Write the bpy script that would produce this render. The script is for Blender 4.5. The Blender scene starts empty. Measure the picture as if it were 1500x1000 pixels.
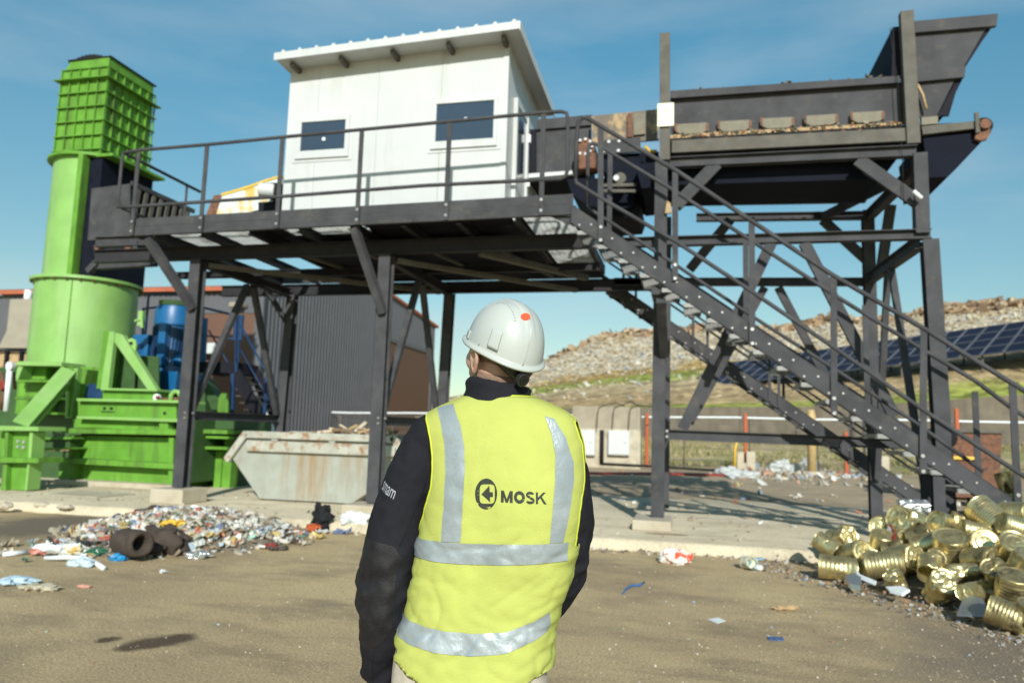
import bpy, bmesh, math, random
from mathutils import Vector, Matrix, noise
R = math.radians
S = bpy.context.scene
COL = S.collection
rnd = random.Random(7)
# ------------------------------------------------------------------ camera
FPX = 1090.0; CH = 1.6
yaw, pitch, roll = R(13.4), R(6.75), R(1.68)
cy_, sy_, cp_, sp_ = math.cos(yaw), math.sin(yaw), math.cos(pitch), math.sin(pitch)
r0 = Vector((cy_, sy_, 0)); cw = Vector((-sy_*cp_, cy_*cp_, sp_)); u0 = r0.cross(cw)
cr = math.cos(roll)*r0 + math.sin(roll)*u0
cu = -math.sin(roll)*r0 + math.cos(roll)*u0
CAM = Vector((0, 0, CH))
cam_d = bpy.data.cameras.new('camera'); cam = bpy.data.objects.new('camera', cam_d); COL.objects.link(cam)
m = Matrix((cr, cu, -cw)).transposed().to_4x4(); m.translation = CAM; cam.matrix_world = m
cam_d.sensor_width = 36; cam_d.lens = FPX/1500*36; cam_d.clip_end = 3000; cam_d.clip_start = .05
cam_d.dof.use_dof = True; cam_d.dof.focus_distance = 2.18; cam_d.dof.aperture_fstop = 3.2
S.camera = cam
# ------------------------------------------------------------------ light
SUN_AZ = (0.27, -0.963); SUN_EL = R(27.5)
w = bpy.data.worlds.new('World'); S.world = w; w.use_nodes = True
nt = w.node_tree; bg = nt.nodes['Background']
sky = nt.nodes.new('ShaderNodeTexSky'); sky.sky_type = 'NISHITA'; sky.sun_disc = False
sky.sun_elevation = SUN_EL; sky.sun_rotation = math.atan2(SUN_AZ[0], SUN_AZ[1])
sky.air_density = 1.0; sky.dust_density = 0.4; sky.ozone_density = 2.0
tint = nt.nodes.new('ShaderNodeMix'); tint.data_type = 'RGBA'; tint.blend_type = 'MULTIPLY'; tint.inputs[0].default_value = 1
hi = nt.nodes.new('ShaderNodeValToRGB'); el_ = hi.color_ramp.elements; el_.new(.5); el_.new(.6)
for e_, (q_, c_) in zip(el_, ((.13, (.51, .565, .46, 1)), (.50, (.41, .77, .70, 1)), (.60, (.38, .64, .60, 1)), (.85, (.34, .36, .33, 1)))): e_.position = q_; e_.color = c_
nt.links.new(sky.outputs[0], tint.inputs[6])
tcz = nt.nodes.new('ShaderNodeTexCoord'); sz = nt.nodes.new('ShaderNodeSeparateXYZ'); dbl = nt.nodes.new('ShaderNodeMix'); dbl.data_type = 'RGBA'; dbl.blend_type = 'ADD'; dbl.inputs[0].default_value = 1
nt.links.new(tcz.outputs['Generated'], sz.inputs[0]); nt.links.new(sz.outputs[2], hi.inputs[0]); nt.links.new(hi.outputs[0], dbl.inputs[6]); nt.links.new(hi.outputs[0], dbl.inputs[7]); nt.links.new(dbl.outputs[2], tint.inputs[7])
tc = nt.nodes.new('ShaderNodeTexCoord'); mp = nt.nodes.new('ShaderNodeMapping'); mp.inputs['Scale'].default_value = (1.2, 1.2, 5)
nz = nt.nodes.new('ShaderNodeTexNoise'); nz.inputs['Scale'].default_value = 1.6; nz.inputs['Detail'].default_value = 6
rmp = nt.nodes.new('ShaderNodeMapRange'); rmp.inputs[1].default_value = .48; rmp.inputs[2].default_value = .8; rmp.inputs[3].default_value = 0; rmp.inputs[4].default_value = .45
cl = nt.nodes.new('ShaderNodeMix'); cl.data_type = 'RGBA'; cl.inputs[7].default_value = (6.2, 6.9, 7.2, 1)
nt.links.new(tc.outputs['Generated'], mp.inputs[0]); nt.links.new(mp.outputs[0], nz.inputs['Vector']); nt.links.new(nz.outputs[0], rmp.inputs[0])
nt.links.new(rmp.outputs[0], cl.inputs[0]); nt.links.new(tint.outputs[2], cl.inputs[6]); nt.links.new(cl.outputs[2], bg.inputs[0])
bg.inputs[1].default_value = 0.092
sd = bpy.data.lights.new('sun', 'SUN'); sd.energy = 4.7; sd.angle = R(.55); sd.color = (1, .975, .915)
sun = bpy.data.objects.new('sun', sd); COL.objects.link(sun)
sv = Vector((SUN_AZ[0]*math.cos(SUN_EL), SUN_AZ[1]*math.cos(SUN_EL), math.sin(SUN_EL)))
sun.rotation_euler = sv.to_track_quat('Z', 'Y').to_euler()
S.view_settings.view_transform = 'Standard'; S.view_settings.look = 'None'; S.view_settings.gamma = 1
S.view_settings.exposure = 0.15
S.cycles.max_bounces = 6
# ------------------------------------------------------------------ measuring helpers: a photo pixel (1500x1000) on a world plane
def ray(px, py): return (px-750)/FPX*cr - (py-500)/FPX*cu + cw
def hit(px, py, ax, v):
    d = ray(px, py); t = (v-CAM[ax])/d[ax]; return CAM + t*d
def PX(px, py, v): return hit(px, py, 0, v)
def PY(px, py, v): return hit(px, py, 1, v)
def PZ(px, py, v): return hit(px, py, 2, v)
# ------------------------------------------------------------------ materials
def srgb(r, g, b): return tuple((c/255/12.92 if c/255 <= .04045 else ((c/255+.055)/1.055)**2.4) for c in (r, g, b))
def mat(name, col, rough=.6, metal=0, var=.15, scale=6, col2=None, thr=(.55, .7), sc2=3, bump=0, bscale=60, spec=.5, streak=False, stretch=None, coat=0):
    mt = bpy.data.materials.new(name); mt.use_nodes = True; n = mt.node_tree; L = n.links
    p = n.nodes['Principled BSDF']; p.inputs['Roughness'].default_value = rough; p.inputs['Metallic'].default_value = metal
    p.inputs['Specular IOR Level'].default_value = spec
    if coat: p.inputs['Coat Weight'].default_value = coat; p.inputs['Coat Roughness'].default_value = .15
    t = n.nodes.new('ShaderNodeTexCoord'); vec = t.outputs['Object']
    if stretch:
        mm = n.nodes.new('ShaderNodeMapping'); mm.inputs['Scale'].default_value = stretch; L.new(vec, mm.inputs[0]); vec = mm.outputs[0]
    a = n.nodes.new('ShaderNodeTexNoise'); a.inputs['Scale'].default_value = scale; a.inputs['Detail'].default_value = 7; L.new(vec, a.inputs['Vector'])
    mr = n.nodes.new('ShaderNodeMapRange'); mr.inputs[1].default_value = .25; mr.inputs[2].default_value = .75
    mr.inputs[3].default_value = 1-var; mr.inputs[4].default_value = 1+var; L.new(a.outputs[0], mr.inputs[0])
    hs = n.nodes.new('ShaderNodeMix'); hs.data_type = 'RGBA'; hs.blend_type = 'MULTIPLY'; hs.inputs[0].default_value = 1
    hs.inputs[6].default_value = (*col, 1)
    cm = n.nodes.new('ShaderNodeCombineColor')
    for i in range(3): L.new(mr.outputs[0], cm.inputs[i])
    L.new(cm.outputs[0], hs.inputs[7]); out = hs.outputs[2]
    if col2:
        b = n.nodes.new('ShaderNodeTexNoise'); b.inputs['Scale'].default_value = sc2; b.inputs['Detail'].default_value = 8; b.inputs['Roughness'].default_value = .65
        if streak:
            m2 = n.nodes.new('ShaderNodeMapping'); m2.inputs['Scale'].default_value = (1, 1, .12); L.new(t.outputs['Object'], m2.inputs[0]); L.new(m2.outputs[0], b.inputs['Vector'])
        else: L.new(vec, b.inputs['Vector'])
        r2 = n.nodes.new('ShaderNodeMapRange'); r2.inputs[1].default_value = thr[0]; r2.inputs[2].default_value = thr[1]; L.new(b.outputs[0], r2.inputs[0])
        mx = n.nodes.new('ShaderNodeMix'); mx.data_type = 'RGBA'; L.new(r2.outputs[0], mx.inputs[0]); L.new(out, mx.inputs[6]); mx.inputs[7].default_value = (*col2, 1); out = mx.outputs[2]
    L.new(out, p.inputs['Base Color'])
    rr = n.nodes.new('ShaderNodeMapRange'); rr.inputs[3].default_value = max(0, rough-.12); rr.inputs[4].default_value = min(1, rough+.12); L.new(a.outputs[0], rr.inputs[0]); L.new(rr.outputs[0], p.inputs['Roughness'])
    if bump:
        c = n.nodes.new('ShaderNodeTexNoise'); c.inputs['Scale'].default_value = bscale; c.inputs['Detail'].default_value = 5; L.new(vec, c.inputs['Vector'])
        bp = n.nodes.new('ShaderNodeBump'); bp.inputs['Strength'].default_value = bump; bp.inputs['Distance'].default_value = .02; L.new(c.outputs[0], bp.inputs['Height']); L.new(bp.outputs[0], p.inputs['Normal'])
    return mt
def island_mat(name, cols, rough=.5, metal=0):
    mt = bpy.data.materials.new(name); mt.use_nodes = True; n = mt.node_tree
    p = n.nodes['Principled BSDF']; p.inputs['Roughness'].default_value = rough; p.inputs['Metallic'].default_value = metal
    g = n.nodes.new('ShaderNodeNewGeometry'); cr_ = n.nodes.new('ShaderNodeValToRGB'); cr_.color_ramp.interpolation = 'CONSTANT'
    e = cr_.color_ramp.elements
    while len(e) < len(cols): e.new(.5)
    for i, c in enumerate(cols): e[i].position = i/len(cols); e[i].color = (*c, 1)
    n.links.new(g.outputs['Random Per Island'], cr_.inputs[0]); n.links.new(cr_.outputs[0], p.inputs['Base Color'])
    return mt
M = {}
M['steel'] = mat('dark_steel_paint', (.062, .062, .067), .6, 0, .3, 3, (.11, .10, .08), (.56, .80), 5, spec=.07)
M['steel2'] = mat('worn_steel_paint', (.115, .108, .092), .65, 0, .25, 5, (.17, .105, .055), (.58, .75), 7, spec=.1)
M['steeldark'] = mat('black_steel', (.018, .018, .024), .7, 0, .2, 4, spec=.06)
M['rust'] = mat('rusty_steel', (.17, .075, .04), .8, 0, .35, 8, (.05, .035, .03), (.5, .65), 12, bump=.3)
M['galv'] = mat('galvanised_steel', (.48, .50, .50), .42, .6, .15, 12)
M['grating'] = mat('pale_galvanised_grating', (.62, .64, .62), .6, 0, .2, 6, (.3, .29, .26), (.5, .62), 3)
M['treadgrate'] = mat('worn_tread_grating', (.22, .22, .21), .5, .4, .3, 9)
M['bolt'] = mat('zinc_bolt', (.36, .36, .35), .35, .6, .05, 12)
M['white'] = mat('white_cabin_panel', (.52, .535, .53), .45, 0, .04, 2, (.42, .43, .39), (.52, .85), 3.5, streak=True)
M['glass'] = mat('dark_window_glass', (.035, .05, .075), .08, 0, .05, 2, spec=.8)
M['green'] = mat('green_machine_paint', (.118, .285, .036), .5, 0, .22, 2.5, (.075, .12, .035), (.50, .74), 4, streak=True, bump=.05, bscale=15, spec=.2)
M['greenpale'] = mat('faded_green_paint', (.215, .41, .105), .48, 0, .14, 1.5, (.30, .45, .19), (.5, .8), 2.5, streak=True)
M['greendark'] = mat('shaded_grimy_green', (.035, .085, .022), .6, 0, .2, 5)  # grimy green with the shade of rear and recessed parts put in
M['blue'] = mat('blue_motor_paint', (.006, .10, .26), .4, 0, .12, 5, (.01, .07, .16), (.6, .8), 6)
M['navy'] = mat('navy_lining_and_shade', (.010, .012, .020), .7, 0, .2, 4, spec=.04)
M['steelshade'] = mat('shaded_underside_steel', (.034, .033, .036), .55, 0, .2, 4, (.07, .05, .035), (.62, .8), 7, spec=.08)  # darker copy of the steel paint, underside shade put into the colour
M['wallc'] = mat('dark_streaked_concrete', (.15, .125, .09), .9, 0, .25, 2, (.09, .075, .055), (.5, .7), 1.2, streak=True, bump=.3, bscale=12)  # darker base than the other concrete, with vertical streaks
M['bluedark'] = mat('dark_blue_paint', (.010, .04, .11), .5, 0, .15, 5)
M['skip'] = mat('weathered_skip_paint', (.31, .325, .28), .6, 0, .12, 4, (.27, .17, .075), (.50, .70), 3.0, streak=True, bump=.1, bscale=20)
M['skiprust'] = mat('rusty_skip_rim', (.38, .38, .32), .65, 0, .2, 5, (.26, .125, .045), (.50, .66), 6)
M['clad'] = mat('grey_corrugated_cladding', (.105, .105, .115), .5, 0, .08, 1)
M['door'] = mat('brown_roller_door', (.13, .065, .04), .6, 0, .08, 1)
M['roof'] = mat('orange_roof_edge', (.40, .11, .05), .6, 0, .15, 5)
M['conc'] = mat('concrete', (.46, .41, .31), .85, 0, .18, 3, (.30, .25, .17), (.5, .75), 1.3, bump=.35, bscale=25)
M['concold'] = mat('stained_concrete', (.33, .285, .21), .9, 0, .2, 2, (.2, .17, .12), (.52, .72), 1.6, streak=True, bump=.3, bscale=12)
M['cabinet'] = mat('grey_cabinet_paint', (.55, .57, .56), .5, 0, .05, 2)
M['orange'] = mat('orange_plastic', (.40, .08, .02), .6, 0, .1, 8)
M['black'] = mat('black_rubber', (.018, .018, .02), .8, 0, .25, 10, spec=.15)
M['yellow'] = mat('yellow_paint', (.65, .42, .05), .5, 0, .15, 8)
M['red'] = mat('red_paint', (.22, .03, .02), .5, 0, .2, 8)
M['hood'] = mat('stained_white_hood', (.62, .68, .66), .5, 0, .1, 3, (.62, .42, .1), (.5, .62), 2.2, bump=.1)
M['sign'] = mat('pale_sign_plate', (.72, .74, .55), .5, 0, .06, 20)
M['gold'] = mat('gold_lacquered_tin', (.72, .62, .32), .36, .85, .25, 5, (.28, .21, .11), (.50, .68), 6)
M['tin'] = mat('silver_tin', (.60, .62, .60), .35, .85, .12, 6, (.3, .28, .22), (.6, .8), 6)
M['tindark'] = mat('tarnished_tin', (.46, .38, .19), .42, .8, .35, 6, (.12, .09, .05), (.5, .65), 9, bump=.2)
M['plastic'] = mat('white_plastic_film', (.70, .74, .74), .4, 0, .12, 12)
M['dullfilm'] = mat('dull_white_film', (.44, .46, .45), .6, 0, .2, 6)
M['wood'] = mat('scrap_wood', (.42, .29, .15), .8, 0, .3, 6, (.18, .11, .06), (.55, .7), 5, stretch=(1, 6, 6))
M['idler'] = mat('dusty_idler_cover', (.17, .155, .11), .7, 0, .25, 8, (.30, .12, .05), (.62, .72), 9)
M['beige'] = mat('beige_hopper_paint', (.30, .27, .21), .7, 0, .12, 2, (.33, .17, .06), (.64, .75), 1.2)
M['solar'] = mat('solar_glass', (.008, .011, .026), .45, 0, .1, 2, spec=.3)
M['solarframe'] = mat('aluminium_frame', (.17, .18, .21), .6, .2, .1, 2)
M['blacktext'] = mat('black_print', (.02, .025, .015), .7, 0, .1, 30)
M['skin'] = mat('skin', (.50, .32, .24), .5, 0, .08, 14, (.48, .25, .18), (.5, .75), 9, bump=.12, bscale=300)
M['hair'] = mat('short_brown_hair', (.27, .175, .12), .8, 0, .45, 260, (.40, .26, .19), (.45, .65), 180, bump=.7, bscale=500)
M['jacket'] = mat('black_softshell', (.0125, .0125, .017), .85, 0, .25, 40, bump=.15, bscale=420, spec=.2)
M['patch'] = mat('black_woven_patch', (.014, .013, .015), .6, 0, .3, 60, bump=.12, bscale=160, spec=.25)
M['vest'] = mat('hi_vis_yellow', (.43, .47, .115), .8, 0, .06, 8, bump=.2, bscale=300, spec=.2)
M['vesttrim'] = mat('hi_vis_binding', (.52, .58, .02), .6, 0, .05, 30)
M['reflect'] = mat('reflective_tape', (.30, .345, .36), .38, .25, .08, 5, (.5, .55, .58), (.5, .8), 6, bump=.1, bscale=120)
M['helmet'] = mat('white_helmet_plastic', (.435, .465, .435), .28, 0, .01, 2, coat=.25)
M['sticker'] = mat('orange_sticker', (.80, .075, .012), .5, 0, .02, 2)
M['harness'] = mat('black_harness_plastic', (.02, .022, .018), .4, 0, .2, 20)
M['trouser'] = mat('beige_trousers', (.46, .41, .33), .85, 0, .08, 20, bump=.3, bscale=260)
M['debrisdark'] = island_mat('belt_dirt', [(.16, .13, .09), (.10, .08, .06), (.25, .2, .13), (.3, .15, .07), (.07, .06, .05), (.33, .3, .22)], .9)
# ------------------------------------------------------------------ mesh builder
class MB:
    def __init__(s): s.b = bmesh.new()
    def hexa(s, p):                      # p: 8 points, bottom 4 ccw then top 4
        v = [s.b.verts.new(q) for q in p]
        for f in ((3, 2, 1, 0), (4, 5, 6, 7), (0, 1, 5, 4), (1, 2, 6, 5), (2, 3, 7, 6), (3, 0, 4, 7)): s.b.faces.new([v[i] for i in f])
        return s
    def box(s, x0, x1, y0, y1, z0, z1):
        return s.hexa([(x0, y0, z0), (x1, y0, z0), (x1, y1, z0), (x0, y1, z0), (x0, y0, z1), (x1, y0, z1), (x1, y1, z1), (x0, y1, z1)])
    def bar(s, p, q, w_, h_, up=(0, 0, 1), off=(0, 0)):   # rectangular bar, w across, h along up
        p, q = Vector(p), Vector(q); d = (q-p).normalized(); up = Vector(up)
        a = d.cross(up)
        if a.length < 1e-4: a = d.cross(Vector((0, 1, 0)))
        a.normalize(); b = a.cross(d)
        p = p + a*off[0] + b*off[1]; q = q + a*off[0] + b*off[1]
        c = [(-w_/2, -h_/2), (w_/2, -h_/2), (w_/2, h_/2), (-w_/2, h_/2)]
        P = [p + a*x + b*y for x, y in c]; Q = [q + a*x + b*y for x, y in c]
        v = [s.b.verts.new(x) for x in P+Q]
        for f in ((0, 1, 2, 3), (7, 6, 5, 4), (1, 0, 4, 5), (2, 1, 5, 6), (3, 2, 6, 7), (0, 3, 7, 4)): s.b.faces.new([v[i] for i in f])
        return s
    def ibeam(s, p, q, w_, h_, up=(0, 0, 1), t=.014):     # flanges at +-h/2 along up
        s.bar(p, q, w_, t, up, (0, h_/2-t/2)); s.bar(p, q, w_, t, up, (0, -h_/2+t/2)); s.bar(p, q, t, h_-2*t, up)
        return s
    def tube(s, pts, r, n=10, cap=True):
        pts = [Vector(p) for p in pts]; rs = r if isinstance(r, (list, tuple)) else [r]*len(pts); prev = None; rings = []
        for i, p in enumerate(pts):
            d = (pts[min(i+1, len(pts)-1)]-pts[max(i-1, 0)]).normalized()
            if prev is None:
                a = d.cross(Vector((0, 0, 1)))
                if a.length < 1e-3: a = d.cross(Vector((0, 1, 0)))
            else: a = prev - d*prev.dot(d)
            a.normalize(); prev = a; b = d.cross(a)
            rings.append([s.b.verts.new(p + (a*math.cos(2*math.pi*k/n)+b*math.sin(2*math.pi*k/n))*rs[i]) for k in range(n)])
        for A, B in zip(rings, rings[1:]):
            for k in range(n): s.b.faces.new((A[k], A[(k+1) % n], B[(k+1) % n], B[k]))
        if cap: s.b.faces.new(rings[0][::-1]); s.b.faces.new(rings[-1])
        return s
    def prism(s, poly, dv):              # polygon (3D points) extruded by vector dv
        dv = Vector(dv); A = [s.b.verts.new(p) for p in poly]; B = [s.b.verts.new(Vector(p)+dv) for p in poly]; n = len(A)
        s.b.faces.new(A[::-1]); s.b.faces.new(B)
        for k in range(n): s.b.faces.new((A[k], A[(k+1) % n], B[(k+1) % n], B[k]))
        return s
    def ell(s, c, r, n=16, k=10, rot=None):
        c = Vector(c); mt_ = Matrix.Diagonal((*r, 1)) if hasattr(r, '__len__') else Matrix.Scale(r, 4)
        if rot is not None: mt_ = rot.to_4x4() @ mt_
        mm = Matrix.Translation(c) @ mt_; A = s.b.verts.new(mm @ Vector((0, 0, -1))); Z = s.b.verts.new(mm @ Vector((0, 0, 1))); V = []
        for i in range(1, k):
            t = -math.pi/2+math.pi*i/k; V.append([s.b.verts.new(mm @ Vector((math.cos(t)*math.cos(2*math.pi*j/n), math.cos(t)*math.sin(2*math.pi*j/n), math.sin(t)))) for j in range(n)])
        for j in range(n):
            s.b.faces.new((A, V[0][(j+1) % n], V[0][j])); s.b.faces.new((V[-1][j], V[-1][(j+1) % n], Z))
            for i in range(k-2): s.b.faces.new((V[i][j], V[i][(j+1) % n], V[i+1][(j+1) % n], V[i+1][j]))
        return s
    def loft(s, rings, cap=True, closed=True):
        V = [[s.b.verts.new(p) for p in r_] for r_ in rings]; n = len(V[0])
        for A, B in zip(V, V[1:]):
            for k in range(n if closed else n-1): s.b.faces.new((A[k], A[(k+1) % n], B[(k+1) % n], B[k]))
        if cap and closed: s.b.faces.new(V[0][::-1]); s.b.faces.new(V[-1])
        return s
    def build(s, name, mt_, parent=None, smooth=False, bevel=0, kind=None, label=None):
        bmesh.ops.recalc_face_normals(s.b, faces=s.b.faces)
        me = bpy.data.meshes.new(name); s.b.to_mesh(me); s.b.free()
        for x in (mt_ if isinstance(mt_, (list, tuple)) else [mt_]): me.materials.append(x)
        if smooth:
            for f in me.polygons: f.use_smooth = True
        o = bpy.data.objects.new(name, me); COL.objects.link(o)
        if parent:
            o.parent = parent; q = parent; off = Vector((0, 0, 0))
            while q: off += q.location; q = q.parent
            o.location = -off if True else (0, 0, 0)
        if bevel:
            bv = o.modifiers.new('bevel', 'BEVEL'); bv.width = bevel; bv.segments = 2; bv.limit_method = 'ANGLE'; bv.angle_limit = R(50)
        if kind: o['kind'] = kind
        if label: o['label'] = label
        return o
def smooth_by_angle(o, ang=40):
    me = o.data
    for f in me.polygons: f.use_smooth = True
    try: me.set_sharp_from_angle(angle=R(ang))
    except Exception: pass
    return o
def thing(name, label, cat, loc=(0, 0, 0), group=None):
    o = bpy.data.objects.new(name, None); COL.objects.link(o); o.location = loc; o.empty_display_size = .2
    o['label'] = label; o['category'] = cat
    if group: o['group'] = group
    return o
def tag(o, label, cat, group=None):
    o['label'] = label; o['category'] = cat
    if group: o['group'] = group
    return o
def recenter(o):                         # origin at the base centre of a one-mesh thing
    vs = [v.co for v in o.data.vertices]; c = Vector((sum(v.x for v in vs)/len(vs), sum(v.y for v in vs)/len(vs), min(v.z for v in vs)))
    o.data.transform(Matrix.Translation(-c)); o.location = c
    return o
def bolts(mb, pts, r=.022, d=(0, -1, 0), h=.02):
    d = Vector(d)
    for p in pts: mb.tube([Vector(p), Vector(p)+d*h], r, 6)
    return mb
def bolt_parts(parent, pts, r=.022, h=.018, m_=None, d=(0, -1, 0), name='bolt'):
    me = None; off = Vector((0, 0, 0)); q = parent
    while q: off += q.location; q = q.parent
    for p in pts:
        if me is None:
            o = bolts(MB(), [(0, 0, 0)], r, d, h).build(name, m_ or M['bolt'], parent); me = o.data; o.location = Vector(p)-off
        else:
            o = bpy.data.objects.new(name, me); COL.objects.link(o); o.parent = parent; o.location = Vector(p)-off
# ================================================================== SETTING
def ground_mat(name, c1, c2, c3, sc=.35, bump=.5, speck=.5, patch=None):
    mt = bpy.data.materials.new(name); mt.use_nodes = True; n = mt.node_tree; L = n.links; p = n.nodes['Principled BSDF']
    p.inputs['Roughness'].default_value = .9; p.inputs['Specular IOR Level'].default_value = .25
    t = n.nodes.new('ShaderNodeTexCoord')
    def N(s, d=8, ro=.6, map_=None):
        a = n.nodes.new('ShaderNodeTexNoise'); a.inputs['Scale'].default_value = s; a.inputs['Detail'].default_value = d; a.inputs['Roughness'].default_value = ro
        if map_:
            mm = n.nodes.new('ShaderNodeMapping'); mm.inputs['Scale'].default_value = map_[0]; mm.inputs['Rotation'].default_value = (0, 0, map_[1]); L.new(t.outputs['Object'], mm.inputs[0]); L.new(mm.outputs[0], a.inputs['Vector'])
        else: L.new(t.outputs['Object'], a.inputs['Vector'])
        return a
    def rng(x, a, b):
        r_ = n.nodes.new('ShaderNodeMapRange'); r_.inputs[1].default_value = a; r_.inputs[2].default_value = b; L.new(x, r_.inputs[0]); return r_.outputs[0]
    def mix(f, a, b, mode='MIX'):
        q = n.nodes.new('ShaderNodeMix'); q.data_type = 'RGBA'; q.blend_type = mode
        if hasattr(f, 'links') or not isinstance(f, (int, float)): L.new(f, q.inputs[0])
        else: q.inputs[0].default_value = f
        for k, v in ((6, a), (7, b)):
            if isinstance(v, tuple): q.inputs[k].default_value = (*v, 1)
            else: L.new(v, q.inputs[k])
        return q.outputs[2]
    o = mix(rng(N(sc).outputs[0], .38, .62), c1, c2)
    o = mix(rng(N(sc*2.2, 9, .7, ((1, 1.9, 1), R(12))).outputs[0], .5, .72), o, c3)
    o = mix(rng(N(.9, 10, .72, ((.7, 1.5, 1), R(-38))).outputs[0], .50, .78), o, tuple(v*.8 for v in c3))
    o = mix(rng(N(6, 10, .75).outputs[0], .60, .80), o, tuple(v*1.25 for v in c2))
    for (cx_, cy2, rad, colr) in (patch or []):
        vd = n.nodes.new('ShaderNodeVectorMath'); vd.operation = 'DISTANCE'; L.new(t.outputs['Object'], vd.inputs[0]); vd.inputs[1].default_value = (cx_, cy2, 0)
        ad = n.nodes.new('ShaderNodeMath'); ad.operation = 'MULTIPLY_ADD'; L.new(N(max(1.1, .9/rad), 8, .7).outputs[0], ad.inputs[0]); ad.inputs[1].default_value = -rad*1.5; L.new(vd.outputs[1], ad.inputs[2])
        o = mix(rng(ad.outputs[0], rad*.35, -rad*.25), o, colr)
    sp = rng(N(55, 3, .6).outputs[0], .3, .7); cc = n.nodes.new('ShaderNodeCombineColor')
    r2 = n.nodes.new('ShaderNodeMapRange'); r2.inputs[3].default_value = 1-speck; r2.inputs[4].default_value = 1+speck; L.new(sp, r2.inputs[0])
    for i in range(3): L.new(r2.outputs[0], cc.inputs[i])
    o = mix(1.0, o, cc.outputs[0], 'MULTIPLY')
    L.new(o, p.inputs['Base Color'])
    bp = n.nodes.new('ShaderNodeBump'); bp.inputs['Strength'].default_value = bump; bp.inputs['Distance'].default_value = .02
    L.new(N(38, 6, .7).outputs[0], bp.inputs['Height']); L.new(bp.outputs[0], p.inputs['Normal'])
    return mt
M['ground'] = ground_mat('dusty_asphalt', (.39, .295, .17), (.52, .405, .225), (.25, .195, .125), .35, .5, .42, [(3.3, 6.2, 2.3, (.22, .175, .125)), *[(c_.x, c_.y, r__, (.10, .07, .045)) for c_, r__ in ((PZ(205, 944, 0), .15), (PZ(222, 941, 0), .17), (PZ(243, 938, 0), .16), (PZ(262, 934, 0), .14), (PZ(188, 948, 0), .10), (PZ(160, 936, 0), .09), (PZ(150, 938, 0), .06))], (-5.5, 3.6, 1.5, (.25, .20, .125)), (-9, 9.4, 1.6, (.17, .14, .10)), (1.6, 3.2, 1.7, (.18, .145, .105))])
M['yard'] = ground_mat('yard_dirt', (.36, .285, .18), (.44, .35, .23), (.27, .215, .15), .6)
M['slab'] = ground_mat('worn_concrete', (.55, .48, .34), (.62, .55, .40), (.42, .36, .25), .8, .35, .22)
g = MB(); n_ = 60
g.hexa([(-900, -60, -1), (900, -60, -1), (900, 1500, -1), (-900, 1500, -1), (-900, -60, 0), (900, -60, 0), (900, 1500, 0), (-900, 1500, 0)])
g.build('ground', M['ground'], kind='structure')
# raised concrete pavement with a worn, broken front edge
def kerb_y(x): return 10.55 + .035*noise.noise(Vector((x*2.1, 0, 0))) + .05*noise.noise(Vector((x*.6, 3, 0))) + (.14*max(0, noise.noise(Vector((x*1.3, 7, 2)))-.25) if x > -8 else .10*noise.noise(Vector((x*3, 1, 1)))) + (0 if x > -5 else 0)
xs = [-34+i*.12 for i in range(int(40.6/.12))]
sl = MB(); top = []; edge = []; bot = []; back = []
for x in xs:
    y = kerb_y(x); top.append(sl.b.verts.new((x, y+.10, .152))); edge.append(sl.b.verts.new((x, y+.02, .128))); bot.append(sl.b.verts.new((x, y, -.02))); back.append(sl.b.verts.new((x, 17.6+.3*noise.noise(Vector((x*.4, 5, 0))), .152)))
for i in range(len(xs)-1):
    for A, B in ((bot, edge), (edge, top), (top, back)): sl.b.faces.new((A[i], A[i+1], B[i+1], B[i]))
sl.build('concrete_pavement', M['slab'], kind='structure', smooth=True)
yd = MB(); yd.box(-60, 60, 17.3, 36, -.02, .14); yd.build('yard_ground', M['yard'], kind='structure')
# dark spill on the asphalt
def blot(name, cx, cy, rx, ry, rot, mt_, z=.004, seed=0, th=.004):
    b = MB(); k = 44; P = []
    for i in range(k):
        a = 2*math.pi*i/k; f = 1+.28*noise.noise(Vector((math.cos(a)*1.6, math.sin(a)*1.6, seed)))+.10*noise.noise(Vector((math.cos(a)*5, math.sin(a)*5, seed)))
        x, y = rx*f*math.cos(a), ry*f*math.sin(a); P.append((cx+x*math.cos(rot)-y*math.sin(rot), cy+x*math.sin(rot)+y*math.cos(rot), z))
    b.b.faces.new([b.b.verts.new(p) for p in P]); o = b.build(name, mt_, kind='structure'); return o
def stain_mat(name, col):
    mt = mat(name, col, .75, 0, .2, 9); return mt
M['stain'] = stain_mat('dark_spill', (.16, .115, .075)); M['stain2'] = stain_mat('rust_spill', (.30, .21, .12))
c = PZ(975, 782, .152); blot('water_stain', c.x, c.y, .35, .08, 0, M['stain2'], .156, 8)
# --- landfill hill
def interp(x, tab):
    if x <= tab[0][0]: return tab[0][1]
    for (a, b), (c_, d) in zip(tab, tab[1:]):
        if x <= c_: t = (x-a)/(c_-a); return b+(d-b)*t
    return tab[-1][1]
ridge_px = [(640, 590), (700, 572), (760, 552), (800, 533), (850, 507), (880, 494), (920, 487), (960, 486), (1010, 482), (1090, 479), (1150, 480), (1210, 468), (1260, 474), (1320, 465), (1385, 456), (1420, 452), (1455, 443), (1480, 449), (1560, 440), (1700, 430), (2100, 440), (2600, 480)]
RIDGE = []
for px, py in ridge_px:
    p = PY(px, py, 112); RIDGE.append((p.x, p.z))
RIDGE.insert(0, (RIDGE[0][0]-25, 1.5)); RIDGE.insert(0, (-120, 0.3))
MID = [(-60, .3), (-30, 2.0), (-18, 6.2), (-3.4, 8.3), (6, 9.3), (16, 10.2), (30, 11.6), (80, 13)]      # Y = 80
T52 = [(-60, 0.2), (-24, 1.0), (-11, 3.3), (4, 4.2), (12, 5.2), (17, 6.4), (22, 7.4), (60, 8.2)]            # Y = 54
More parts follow.
